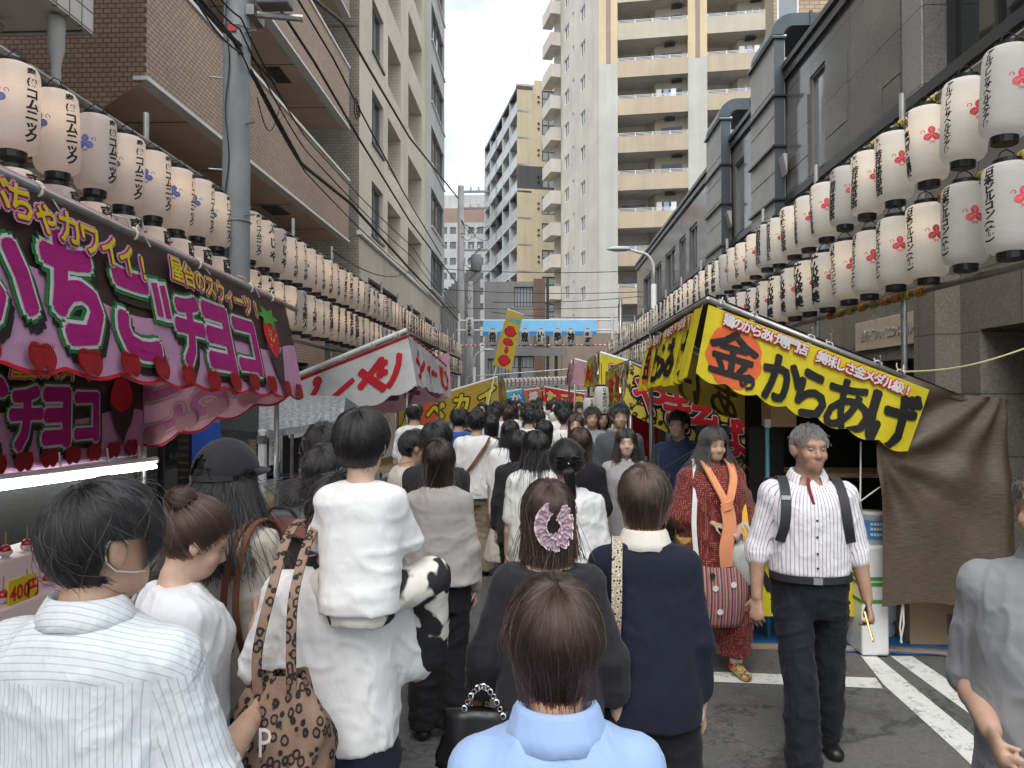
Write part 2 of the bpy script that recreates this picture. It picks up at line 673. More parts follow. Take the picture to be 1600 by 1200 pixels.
def facade(T, u0, u1, z0, z1, holes, depth):
 """wall of quads with rectangular openings (ua, ub, za, zb[, depth]) and their reveals"""
 mb = MB()
 us = sorted({u0, u1} | {h[0] for h in holes} | {h[1] for h in holes})
 zs = sorted({z0, z1} | {h[2] for h in holes} | {h[3] for h in holes})
 us = [u for u in us if u0 <= u <= u1]; zs = [z for z in zs if z0 <= z <= z1]
 for i in range(len(us) - 1):
  for j in range(len(zs) - 1):
   um, zm = (us[i] + us[i + 1]) / 2, (zs[j] + zs[j + 1]) / 2
   if any(h[0] < um < h[1] and h[2] < zm < h[3] for h in holes):
    continue
   mb.quad(T(us[i], 0, zs[j]), T(us[i + 1], 0, zs[j]), T(us[i + 1], 0, zs[j + 1]), T(us[i], 0, zs[j + 1]))
 for h in holes:
  a, b, c, d = h[:4]
  dp = h[4] if len(h) > 4 else depth
  for p, q in (((a, c), (a, d)), ((a, d), (b, d)), ((b, d), (b, c)), ((b, c), (a, c))):
   mb.quad(T(p[0], 0, p[1]), T(q[0], 0, q[1]), T(q[0], dp, q[1]), T(p[0], dp, p[1]))
 return mb

def Tbox(mb, T, u0, u1, d0, d1, z0, z1):
 vs = [T(u, d, z) for z in (z0, z1) for (u, d) in ((u0, d0), (u1, d0), (u1, d1), (u0, d1))]
 mb.add(vs, [(0, 3, 2, 1), (4, 5, 6, 7), (0, 1, 5, 4), (1, 2, 6, 5), (2, 3, 7, 6), (3, 0, 4, 7)])
 return mb

def window(par, T, a, b, c, d, dp, mull=1, fr=.05, pane='pane', frame='grey_frame', hbar=None, name='window', curtain=False):
 """frame with mullions as a part, each pane under it"""
 mb = MB()
 for (x0, x1, y0, y1) in ((a, a + fr, c, d), (b - fr, b, c, d), (a + fr, b - fr, c, c + fr), (a + fr, b - fr, d - fr, d)):
  Tbox(mb, T, x0, x1, dp - .06, dp + .02, y0, y1)
 for i in range(1, mull):
  x = a + (b - a) * i / mull
  Tbox(mb, T, x - fr * .4, x + fr * .4, dp - .055, dp + .01, c + fr, d - fr)
 if hbar:
  y = c + (d - c) * hbar
  for i in range(mull):
   x0 = a + (b - a) * i / mull + fr
   x1 = a + (b - a) * (i + 1) / mull - fr
   Tbox(mb, T, x0, x1, dp - .05, dp, y - fr * .4, y + fr * .4)
 w = mb.build(name, frame, par)
 for i in range(mull):
  x0 = a + (b - a) * i / mull
  x1 = a + (b - a) * (i + 1) / mull
  MB().quad(T(x0, dp - .01 + .012 * (i % 2), c), T(x1, dp - .01 + .012 * (i % 2), c), T(x1, dp - .01 + .012 * (i % 2), d), T(x0, dp - .01 + .012 * (i % 2), d)).build(
   'pane', pane, w)
  if curtain and i % 2 == 0:
   cm = MB()
   k = 9
   for q in range(k):
    xa, xb = x0 + (x1 - x0) * q / k, x0 + (x1 - x0) * (q + 1) / k
    da, db = dp + .1 + .03 * (q % 2), dp + .1 + .03 * ((q + 1) % 2)
    cm.quad(T(xa, da, c), T(xb, db, c), T(xb, db, d), T(xa, da, d))
   cm.build('curtain', 'curtain', w)
 return w

XL = -4.9
yL = lambda px: onX(px, 600, XL).y
zL = lambda px, py: onX(px, py, XL).z
TL = lambda X: (lambda u, d, z: (X - d, u, z))
TRt = lambda X: (lambda u, d, z: (X + d, u, z))

def building_white_balcony():
 y1 = onX(146, 55, -4.5).y
 z0 = onX(146, 55, -4.5).z
 b = thing('apartment_building', 'white-tiled balcony block with grey soffit above the first lanterns on the left', 'building', (-6.5, y1, 0))
 MB().box(-9, -5.9, -6, y1 - .5, 0, 16).build('wall', 'white_tile', b)
 for k in range(3):
  z = z0 + k * 2.9
  p = MB().box(-4.55, -4.5, -6, y1, z, z + 1.25).box(-5.9, -4.55, y1 - .05, y1, z, z + 1.25).build('balcony_parapet', ['white_tile'], b)
  MB().box(-5.9, -4.551, -6, y1 - .051, z + .03, z + .2).build('soffit', 'soffit_grey', p)
  MB().box(-5.9, -4.48, -6, y1 + .02, z + 1.25, z + 1.3).build('coping', 'white_trim', p)
 for (px, py) in ((88, 60),):
  q = onY(px, py, y1 - .35)
  MB().lathe([(.045, 0), (.045, q.z - .25), (.075, q.z - .1), (.08, q.z + .2)], 16, (q.x, q.y, 0)).build('column', 'concrete', b, True)
 m = MB()
 for k in range(5):
  m.tube([(-5.2, -3 + k * 2, z0 - .02), (-5.2, -2.2 + k * 2, z0 - .05)], .03)
 m.tube([(-5.25, -4, z0 - .06), (-5.25, y1 - .3, z0 - .06)], .05, 10)
 m.build('drain_pipe', 'concrete', b)

building_white_balcony()

def building_brown():
 y0, y1 = yL(225), yL(544)
 b = thing('apartment_building', 'brown-tiled mansion block with long overhanging parapets behind the left lantern rows', 'building', (XL - 1.5, y0, 0))
 zb = [zL(225, 125), zL(542, 199), zL(543, 24)]
 zb.append(zb[2] + 2.85); zb.append(zb[3] + 2.85)
 zt = [zL(292, 0), zL(542, 102)]
 hgt = (zt[0] - zb[0] + zt[1] - zb[1]) / 2
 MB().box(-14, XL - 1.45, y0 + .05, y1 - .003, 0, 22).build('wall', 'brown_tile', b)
 MB().quad((-14, y0, 0), (XL - .02, y0, zb[0] + .02), (XL - .02, y0, 20), (-14, y0, 20)).build('end_wall', 'brown_tile_shaded', b)
 for i, z in enumerate(zb):
  p = MB().box(XL - .14, XL, y0 + .002, y1, z + .07, z + hgt).build('balcony_parapet', 'brown_tile', b)
  MB().box(XL - .16, XL + .025, y0 - .02, y1 + .02, z + .02, z + .07).box(XL - .18, XL + .03, y0 - .02, y1 + .02, z + hgt, z + hgt + .06).build('trim', 'white_trim', p)
  s = MB().box(XL - 1.45, XL - .162, y0 + .002, y1 - .005, z + .06, z + .2).build('soffit', 'soffit', p)
  for k in range(4):
   yy = y0 + 1.5 + k * 2.3
   MB().box(XL - 1.4, XL - .17, yy, yy + .012, z + .052, z + .06).build('soffit_joint', 'dark_frame', p)
  MB().box(XL - .95, XL - .55, y0 + 6.2, y0 + 7.0, z + .045, z + .055).build('soffit_vent', 'dark_frame', p)
 # back of the balconies: sliding windows
 T = TL(XL - 1.45)
 for k in range(4):
  z = zb[k] + .22
  for j in range(3):
   u = y0 + .8 + j * 3.1
   window(b, T, u, u + 1.9, z, z + 2.0, -.03, 2, .05, 'dark_glass')
 # street-level wall
 T2 = TL(XL - .6)
 holes = [(y0 + 1.0, y0 + 3.2, .12, 2.6, .3), (y0 + 5.2, y0 + 8.4, .12, 2.6, .3)]
 facade(T2, y0 + .1, y1 - .05, 0, zb[0] - .9, holes, .3).build('shop_wall', 'brown_tile', b)
 for h in holes:
  window(b, T2, h[0], h[1], h[2], h[3], .28, 2, .06, 'dark_glass', 'dark_frame')

building_brown()

def building_beige():
 y0, y1, ym = yL(560), yL(687), yL(664)
 zt0 = zL(560, 359)
 b = thing('office_building', 'beige office block with square recessed openings and a white windowed end', 'building', (XL - 4, y0, 0))
 T = TL(XL)
 H = []
 cols = [(yL(580), yL(598), .18), (yL(605), yL(625.5), .95), (yL(637), yL(658.5), .95)]
 zb0 = 9.20
 for k in range(-1, 6):
  for i, (a, c, dp) in enumerate(cols):
   H.append((a, c, zb0 + 2.72 * k + (.08 if i == 0 else 0), zb0 + 2.72 * k + 1.68, dp))
 facade(T, y0, ym, zt0, 27, H, .2).build('wall', 'beige_tile', b)
 for (a, c, za, zb_, dp) in H:
  if dp < .5:
   window(b, T, a, c, za, zb_, dp, 2, .05, 'pane', 'grey_frame', curtain=True)
   MB().box(XL - .02, XL + .06, a - .03, c + .03, za - .06, za).build('window_sill', 'dark_frame', b)
  else:
   n = MB().quad(T(a, dp, za), T(c, dp, za), T(c, dp, zb_), T(a, dp, zb_)).build('niche_wall', 'beige_render', b)
   window(b, T, a + .35, c - .25, za + .05, zb_ - .15, dp - .02, 2, .05, 'dark_glass', 'grey_frame')
 # end wall facing the camera
 MB().quad((XL - 9, y0 + .004, 0), (XL, y0 + .004, 0), (XL, y0 + .004, 27), (XL - 9, y0 + .004, 27)).build('end_wall', 'olive_tile', b)
 m = MB()
 for k in range(3):
  z = zL(560, 193) + 2.72 * k
  m.box(XL - 9, XL + .002, y0 - .012, y0 + .002, z, z + .02)
 m.build('wall_joint', 'low_grey', b)
 MB().box(XL - .06, XL + .09, y0 - .03, y1, zt0 - .12, zt0 - .002).build('ledge', 'white_trim', b)
 # lower storeys
 Tl = TL(XL - .02)
 HL = [(yL(576), yL(625), 4.55, 5.25, .2), (yL(637), yL(658), 4.55, 5.25, .2), (yL(664), yL(680), 4.55, 5.25, .2),
   (yL(572), yL(600), .12, 2.7, .3), (yL(620), yL(660), .12, 2.7, .3)]
 facade(Tl, y0, y1, 0, zt0 - .12, HL, .2).build('lower_wall', 'beige_render', b)
 for h in HL:
  window(b, Tl, h[0], h[1], h[2], h[3], h[4], 3, .05, 'dark_glass', 'dark_frame')
 # white end with ribbon windows
 Tw = TL(XL + .22)
 HW = [(ym + .25, y1 - .25, zb0 + 2.72 * k + .02, zb0 + 2.72 * k + 1.72, .15) for k in range(-1, 6)]
 facade(Tw, ym, y1, zt0, 27, HW, .15).quad((XL, ym, zt0), (XL + .22, ym, zt0), (XL + .22, ym, 27), (XL, ym, 27)).build('white_wall', 'white_render', b)
 for h in HW:
  window(b, Tw, h[0], h[1], h[2], h[3], .14, 4, .05, 'pane', 'grey_frame')
  MB().box(XL + .2, XL + .3, h[0] - .1, h[1] + .15, h[2] - .06, h[2]).build('window_sill', 'white_trim', b)
 MB().box(XL - 10, XL, y1 - .01, y1 + .1, 0, 27).build('far_wall', 'white_render', b)

building_beige()

# ---------------------------------------------------------------- right side: stone-clad building with two duct casings
XR = 4.4

def building_granite():
 b = thing('office_building', 'dark polished granite building with duct casings along the right side', 'building', (XR + 3, 12, 0))
 ztop = onX(996, 422, XR).z
 yR = lambda px: onX(px, 600, XR).y
 zR = lambda px, py: onX(px, py, XR).z
 T = TRt(XR)
 wz0 = zR(1450, 130)
 H = [(3.6, 5.0, wz0, wz0 + 2.0, .35), (5.15, 6.55, wz0, wz0 + 2.0, .35), (6.7, yR(1450), wz0, wz0 + 2.0, .35),
   (yR(1292), yR(1268), 3.9, 7.0, .1),  # window strip; its pale pane colour carries a bright reflection
   (yR(1164), yR(1150), 3.9, 7.0, .1)]
 far = []
 for (pa, pb) in ((1090, 1078), (1072, 1062), (1056, 1040), (1034, 1024), (1018, 1006)):
  far.append((yR(pa), yR(pb), 4.3, 6.7, .12))
 ylast = yR(996)
 facade(T, 2.0, ylast, 3.85, ztop, H + far, .2).build('upper_wall', 'polished_granite', b)
 for h in H[:3]:
  window(b, T, h[0], h[1], h[2], h[3], .3, 2, .07, 'dark_glass', 'dark_frame')
 for h in H[3:5]:
  window(b, T, h[0], h[1], h[2], h[3], .08, 1, .04, 'pane_pale', 'grey_frame', hbar=.5)
 for h in far:
  window(b, T, h[0], h[1], h[2], h[3], .1, 2, .07, 'pane', 'grey_frame', hbar=.4)
 MB().box(XR - .025, XR + .02, yR(1447), yR(1417), 3.86, ztop).build('stone_pier', 'pale_granite', b)
 MB().box(XR - .06, XR + .3, 2, ylast, wz0 - .16, wz0 - .03).build('window_ledge', 'dark_frame', b)
 MB().box(XR - .06, XR + 6, 2, ylast + .02, ztop, ztop + .12).box(XR - .1, XR + 6, 2, ylast + .05, ztop + .18, ztop + .28).build('roof_edge', 'dark_frame', b)
 MB().box(XR - .02, XR + .25, 2, ylast, ztop + .12, ztop + .18).build('roof_trim', 'white_trim', b)
 MB().quad((XR, ylast, 0), (XR + 8, ylast, 0), (XR + 8, ylast, ztop), (XR, ylast, ztop)).build('far_wall', 'polished_granite', b)
 # polished sheets between the casings, each standing slightly off the next
 for i, (pa, pb) in enumerate(((1412, 1385), (1384, 1330), (1329, 1293), (1266, 1233))):
  for j, (za, zb) in enumerate(((3.9, 4.75), (4.76, 5.75), (5.76, 6.75))):
   o = .012 + .006 * ((i + j) % 3)
   MB().box(XR - o, XR - .001, yR(pa), yR(pb), za, zb).build('stone_panel', 'polished_granite', b)
 for (pn, pf, po) in ((1232, 1175, 1212), (1146, 1105, 1128)):
  yn = yR(pn)
  xo = onY(po, 600, yn).x
  yf = onX(pf, 600, xo).y
  zt = onY(po, 60 if po == 1212 else 187, yn).z
  c = MB().box(xo + .002, XR - .03, yn + .003, yf, .12, zt).build('duct_casing', 'clad_grey', b)
  MB().box(xo, XR - .05, yn - .02, yn, .12, zt + .02).build('casing_face', 'duct', c)
  for k in range(14):
   z = .8 + k * .5
   MB().box(xo - .004, xo + .002, yn + .02, yf, z, z + .012).build('panel_joint', 'dark_frame', c)
  for z in (zt - 1.95, zt - 1.05, zt - 2.9, zt - 4.2, zt - .02):
   MB().box(xo - .05, XR - .02, yn - .06, yf + .03, z, z + .035).build('flange', 'dark_frame', c)
  MB().box(xo - .03, XR, yn, yf + .02, zt + .02, zt + .07).build('casing_cap', 'white_trim', c)
  # elbow turning over the roof
  m = MB()
  r0, r1 = .18, .18 + (XR - xo)
  n = 8
  cx, cz = XR + .18 - .05, zt + .05
  pts_i, pts_o = [], []
  for k in range(n + 1):
   a = math.pi - k * (math.pi / 2) / n
   pts_i.append((cx + r0 * math.cos(a), cz + r0 * math.sin(a)))
   pts_o.append((cx + r1 * math.cos(a), cz + r1 * math.sin(a)))
  pts_i.append((cx + 1.6, cz + r0)); pts_o.append((cx + 1.6, cz + r1))
  yb = yf - .2
  for k in range(len(pts_i) - 1):
   i0, i1, o0, o1 = pts_i[k], pts_i[k + 1], pts_o[k], pts_o[k + 1]
   m.quad((i0[0], yn, i0[1]), (i1[0], yn, i1[1]), (o1[0], yn, o1[1]), (o0[0], yn, o0[1]))
   m.quad((o0[0], yn, o0[1]), (o1[0], yn, o1[1]), (o1[0], yb, o1[1]), (o0[0], yb, o0[1]))
   m.quad((i1[0], yn, i1[1]), (i0[0], yn, i0[1]), (i0[0], yb, i0[1]), (i1[0], yb, i1[1]))
   m.quad((o0[0], yb, o0[1]), (o1[0], yb, o1[1]), (i1[0], yb, i1[1]), (i0[0], yb, i0[1]))
  m.build('duct_elbow', 'duct', c)
  MB().box(cx + .28, cx + .32, yn - .03, yb, cz + r0 - .02, cz + r1 + .03).build('duct_flange', 'duct', c)
  zs = zt - 2.15
  MB().add([(xo + .05, yn - .022, zs), (XR - .1, yn - .022, zs), (XR - .1, yn - .022, zs - .35), (xo + .05, yn - .3, zs), (XR - .1, yn - .3, zs), (XR - .1, yn - .3, zs - .35)],
     [(0, 1, 2), (3, 5, 4), (0, 3, 4, 1), (1, 4, 5, 2), (0, 2, 5, 3)]).build('bracket', 'clad_grey', c)
 # street level in rough stone with the dark entrance and a name panel
 T2 = TRt(XR - .04)
 Hn = [(yR(1470), yR(1384), .12, 2.28, .9), (5.0, yR(1520) - .2, .12, 2.5, 1.2), (2.4, 4.6, .12, 2.4, 1.2), (10.6, 14.2, .12, 2.5, .6), (16, 24, .12, 2.6, .5)]
 facade(T2, 2.0, ylast, 0, 3.85, Hn, .6).build('lower_wall', 'rough_granite', b)
 for h in Hn:
  MB().quad(T2(h[0], h[4], h[2]), T2(h[1], h[4], h[2]), T2(h[1], h[4], h[3]), T2(h[0], h[4], h[3])).build('entrance_glass', 'dark_glass', b)
 MB().box(XR - .3, XR - .042, yR(1508), yR(1472), .12, 3.1).build('stone_pier', 'rough_granite', b)
 sy0, sy1 = onX(1470, 500, XR - .08).y, onX(1336, 500, XR - .08).y
 z0, z1 = onX(1470, 531, XR - .08).z, onX(1470, 476, XR - .08).z
 sg = thing('name_panel', 'beige stone name panel with metal letters over the dark entrance', 'sign', (XR - .08, (sy0 + sy1) / 2, z0))
 MB().box(XR - .08, XR - .042, sy0, sy1, z0, z1).build('panel', 'sign_stone', sg, bevel=.006)
 return sg, sy0, sy1, z0, z1

plain('sign_stone', (.5, .42, .33), .6, .12, 6, .05)
SIGN = building_granite()

# ---------------------------------------------------------------- tall apartment tower behind the stone building

def building_tower():
 N = onY(937, 617, 57)
 F = onY(877, 617, 67.5)
 al = rad(6.8)
 e = Vector((math.cos(al), -math.sin(al), 0))
 n = Vector((math.sin(al), math.cos(al), 0))
 W = 22.0
 b = thing('apartment_tower', 'tall pale apartment tower with tan balcony parapets and white pilasters', 'building', (N.x, N.y, 0))
 Rr = N + e * W
 zr = lambda py: onY(937, py, 57).z
 P = 2.925
 z93 = zr(92)
 k0, k1 = -8, 4
 ZT = z93 + P * k1 + 1.5
 T = lambda u, d, z: tuple(Vector((N.x, N.y, 0)) + e * u + n * d + Vector((0, 0, z)))
 ul = lambda px: None
 # u along the front for a pixel column
 def uf(px):
  d = ray(px, 617)
  # N + e u = CL + d t
  A = np.array([[e.x, -d.x], [e.y, -d.y]]); B = np.array([CL.x - N.x, CL.y - N.y])
  return float(np.linalg.solve(A, B)[0])
 a0, a1, b0, b1 = uf(966), uf(1077), uf(1107), uf(1200)
 bays = [(a0, a1), (b0, b1), (b1 + 1.5, b1 + 6)]
 S = Vector((F.x, F.y, 0)) - Vector((N.x, N.y, 0))
 Ls = S.length; se = S / Ls
 sn = Vector((-se.y, se.x, 0)) * -1
 TS = lambda u, d, z: tuple(Vector((N.x, N.y, 0)) + se * u + sn * d + Vector((0, 0, z)))
 def us(px):
  d = ray(px, 617)
  A = np.array([[se.x, -d.x], [se.y, -d.y]]); B = np.array([CL.x - N.x, CL.y - N.y])
  return float(np.linalg.solve(A, B)[0])
 # side wall with small windows
 H = []
 wz = onY(911, 60, 60.5).z
 for k in range(-8, 4):
  zz = wz + P * k
  H.append((us(915), us(907.5), zz - 1.15, zz, .15))
  zz2 = zz + .75
  H.append((us(889.5), us(882.5), zz2 - 1.15, zz2, .15))
  H.append((us(897.5), us(895), zz2 - .9, zz2 + .2, .15))
 facade(TS, 0, Ls, 0, ZT, H, .15).build('side_wall', 'tower_side', b)
 for h in H:
  window(b, TS, h[0], h[1], h[2], h[3], .12, 2 if h[1] - h[0] > .5 else 1, .06, 'far_pane', 'white_trim')
 # core
 zsplit = zr(100)
 C = [T(0, 1.9, 0)[:2], T(W, 1.9, 0)[:2], T(W, 12, 0)[:2], (F.x, F.y)]
 core = [T(a0 - .2, 2.6, 0)[:2], T(W, 2.6, 0)[:2], T(W, 14, 0)[:2], (F.x + .4, F.y)]
 MB().prism(core, 0, ZT).build('core', 'tower_side', b)
 piers = [(0, a0), (a1, b0), (b1, b1 + 1.5)]
 for (u0, u1) in piers:
  p = Tbox(MB(), T, u0, u1, 0, 2.7, 0, zsplit).build('pilaster', 'tower_white', b)
  Tbox(MB(), T, u0, u1, 0, 2.7, zsplit, ZT).build('pilaster', 'tower_yellow', b)
  um = (u0 + u1) / 2
  Tbox(MB(), T, um - .16, um + .18, -.03, .01, zsplit, ZT).build('stripe', 'tower_brown', p)
 for k in range(k0, k1):
  for bi, (u0, u1) in enumerate(bays):
   zt_ = z93 + P * k
   col = 'parapet_pale' if k >= 1 else 'parapet_tan'
   p = Tbox(MB(), T, u0, u1, .05, .25, zt_ - 1.55, zt_ - .3).build('balcony_parapet', col, b)
   Tbox(MB(), T, u0, u1, .252, 2.6, zt_ - 1.56, zt_ - 1.4).build('balcony_floor', 'soffit_grey', p)
   um = (u0 + u1) / 2
   Tbox(MB(), T, um - .012, um + .012, .035, .05, zt_ - 1.5, zt_ - .32).build('parapet_joint', 'tower_white', p)
   m = MB()
   npst = 5 if bi == 0 else 4
   for j in range(npst):
    u = u0 + .04 + (u1 - u0 - .08) * j / (npst - 1)
    Tbox(m, T, u - .03, u + .03, .1, .16, zt_ - .3, zt_)
   for zz in (zt_ - .03, zt_ - .13, zt_ - .23):
    Tbox(m, T, u0 + .08, u1 - .08, .11, .15, zz - .015, zz + .015)
   m.build('railing', 'white_trim', p)
   # recess: angled bay, sliding doors, ceiling hatch
   zf = zt_ - 1.4
   hh = P - .17
   uq = u0 + (u1 - u0) * .45
   MB().prism([T(uq, 2.6, 0)[:2], T(uq + .5, 1.5, 0)[:2], T(u1, 1.2, 0)[:2], T(u1, 2.6, 0)[:2]], zf, zf + hh).build('bay_wall', 'parapet_pale', p)
   T2 = lambda u, d, z: T(u, d, z)
   Tbox(MB(), T, u0 + .3, uq - .3, 2.55, 2.58, zf + .1, zf + 2.2).build('sliding_door', 'dark_glass', p)
   e0 = Vector(T(uq + .5, 1.5, 0)); e1 = Vector(T(u1, 1.2, 0))
   dd = (e1 - e0); nn = Vector((dd.y, -dd.x, 0)).normalized()
   q = lambda s, z, o=.02: tuple(e0 + dd * s + nn * o + Vector((0, 0, z)))
   if bi == 0:
    MB().quad(q(.2, zf + .1), q(.85, zf + .1), q(.85, zf + 2.1), q(.2, zf + 2.1)).build('bay_window', 'dark_glass', p)
   else:
    MB().quad(q(.05, zf + .1), q(.85, zf + .1), q(.85, zf + 2.1), q(.05, zf + 2.1)).build('bay_window', 'pane_pale', p)
    mm = MB()
    for s in (.04, .3, .58, .85):
     mm.quad(q(s, zf + .1, .04), q(s + .03, zf + .1, .04), q(s + .03, zf + 2.1, .04), q(s, zf + 2.1, .04))
    mm.build('bay_window_frame', 'white_trim', p)
   if (k * 3 + bi * 2) % 4 == 0:
    Tbox(MB(), T, u0 + .6, u0 + 1.4, 2.0, 2.3, zf, zf + .6).build('air_conditioner', 'white_trim', p)
   if (k * 5 + bi) % 3 == 1:
    for q_ in range(3):
     Tbox(MB(), T, um + .3 + q_ * .55, um + .7 + q_ * .55, .62, .65, zt_ - .55 - .2 * (q_ % 2), zt_ + .5).build('laundry', ['curtain', 'gate_cloth', 'white_trim'][q_], p)
   uh = u0 + (u1 - u0) * (.78 if k % 2 else .68)
   Tbox(MB(), T, uh, uh + .8, .7, 1.5, zf + hh - .17, zf + hh - .155).build('ceiling_hatch', 'dark_frame', p)
 # small balconies at the far edge of the side wall
 for k in range(-8, 4):
  zz = wz + P * k - .2
  m = MB().prism([TS(Ls - .1, -.05, 0)[:2], TS(Ls - .1, -1.0, 0)[:2], TS(Ls + 3, -1.0, 0)[:2], TS(Ls + 3, -.05, 0)[:2]], zz, zz + 1.2)
  m.build('side_balcony', 'tower_side', b)
 MB().box(F.x - .6, F.x + 3, F.y + 1.5, F.y + 1.6, 0, ZT).build('back_wall', 'tower_side', b)

building_tower()

def building_mid():
 C = onY(808, 617, 79)
 b = thing('apartment_building', 'beige and charcoal apartment block with glass balconies behind the gate', 'building', (C.x, C.y, 0))
 al = rad(13.9)
 se = Vector((-math.sin(al), math.cos(al), 0))     # receding balcony side
 fe = Vector((math.cos(al), math.sin(al), 0))      # front, to the right
 o = Vector((C.x, C.y, 0))
 TF = lambda u, d, z: tuple(o + fe * u + se * d + Vector((0, 0, z)))
 TS = lambda u, d, z: tuple(o + se * u + fe * d + Vector((0, 0, z)))
 zz = lambda py: onY(808, py, 79).z
 Zt = zz(135)
 def uf(px, e):
  d = ray(px, 617)
  A = np.array([[e.x, -d.x], [e.y, -d.y]]); B = np.array([CL.x - o.x, CL.y - o.y])
  return float(np.linalg.solve(A, B)[0])
 u1 = uf(880, fe); L = uf(757, se)
 P = 2.9
 wz0 = onY(858, 143, 80).z
 H = []
 ua, ub = uf(847, fe), uf(867.5, fe)
 for k in range(12):
  z1 = wz0 - k * P
  H.append((ua, ub, z1 - 1.95, z1, .12))
 zc0, zc1 = zz(294), zz(258)
 facade(TF, 0, u1 + 4, zc1, Zt, [h for h in H if h[2] > zc1], .12).build('front_wall', 'mid_beige', b)
 facade(TF, 0, u1 + 4, zc0, zc1, [h for h in H if zc0 < h[2] and h[3] < zc1], .12).build('front_band', 'charcoal', b)
 facade(TF, 0, u1 + 4, 0, zc0, [h for h in H if h[3] < zc0], .12).build('front_wall', 'mid_beige', b)
 for h in H:
  window(b, TF, h[0], h[1], h[2], h[3], .1, 2, .09, 'pane_pale', 'dark_frame', hbar=.55)
  m = MB()
  for q in (.55, 1.1):
   Tbox(m, TF, h[0] - .5, h[0] - .28, -.12, 0, h[2] + q, h[2] + q + .16)
  m.build('vent_hood', 'dark_frame', b)
 Tbox(MB(), TF, -.1, u1 + 4, .02, .3, Zt, Zt + .35).build('parapet', 'mid_beige', b)
 Tbox(MB(), TF, 2.2, u1 + 4, 1, 1.3, Zt, Zt + 1.3).build('roof_wall', 'mid_beige', b)
 a = onY(826, 60, 84)
 MB().tube([(a.x, a.y, Zt), (a.x, a.y, onY(826, 70, 84).z)], .05, 6).build('antenna', 'alu', b)
 # balcony side: recessed wall, slabs, fins, glass balustrades
 MB().prism([TS(.3, 1.6, 0)[:2], TS(L + 4, 1.6, 0)[:2], TS(L + 4, 10, 0)[:2], TF(u1 + 4, .5, 0)[:2], TS(.3, 2.2, 0)[:2]], 0, Zt - .3).build('core', 'charcoal', b)
 nb = 5
 nf = 12
 ztop = wz0 + .55
 for k in range(nf):
  z = ztop - (k + 1) * P
  dark = 3 <= k <= 3
  s = Tbox(MB(), TS, 0, L, 0.02, 1.6, z - .22, z).build('balcony_slab', 'charcoal' if dark else 'far_white', b)
  for j in range(nb):
   ua_, ub_ = L * j / nb + .1, L * (j + 1) / nb - .1
   g = Tbox(MB(), TS, ua_, ub_, .04, .07, z + .02, z + 1.05).build('balustrade', 'balcony_glass', s)
   Tbox(MB(), TS, ua_, ub_, .02, .09, z + 1.05, z + 1.12).build('handrail', 'alu', s)
   Tbox(MB(), TS, ua_ + .4, ub_ - .4, 1.55, 1.58, z + .1, z + 2.2).build('sliding_door', 'far_pane', s)
 for j in range(nb + 1):
  u = L * j / nb
  Tbox(MB(), TS, u - .1 if j else .012, u + .1, 0, 1.6, 0, Zt - .2).build('fin', 'mid_beige' if j == 0 else 'charcoal' if j == 3 else 'far_white', b)
 Tbox(MB(), TS, -.05, L, 0, 1.7, Zt - .25, Zt + .1).build('roof_slab', 'charcoal', b)

building_mid()

def building_far_white():
 o = onY(640, 617, 105)
 b = thing('office_building', 'white office block with rows of small windows at the end of the street', 'building', (o.x, 105, 0))
 T = lambda u, d, z: (o.x + u, 105 + d, z)
 x1 = onY(775, 617, 105).x - o.x
 Zt = onY(700, 348, 105).z
 H = []
 for r, py in enumerate((355, 378, 403, 426, 450, 474, 500, 525)):
  z = onY(700, py, 105).z
  for c in range(9):
   u = onY(646 + c * 14.2, 600, 105).x - o.x
   H.append((u, u + .9, z - 1.0, z, .2))
 facade(T, 0, x1, 0, Zt, H, .2).build('wall', 'far_white', b)
 for h in H:
  window(b, T, h[0], h[1], h[2], h[3], .15, 2, .06, 'far_pane', 'grey_frame')
 T2 = lambda u, d, z: (o.x + u, 112 + d, z)
 MB().box(o.x, o.x + x1, 112, 120, 0, onY(700, 305, 112).z).build('upper_block', 'far_white', b)
 MB().box(o.x, o.x + x1 * .95, 111, 111.9, Zt, onY(700, 328, 112).z).build('tile_band', 'tower_brown', b)
 m = MB()
 for px in (686, 700, 716):
  p = onY(px, 300, 113)
  m.tube([(p.x, 113, p.z - 2), (p.x, 113, p.z + 2.2)], .06, 6)
 m.build('antenna', 'alu', b)

building_far_white()

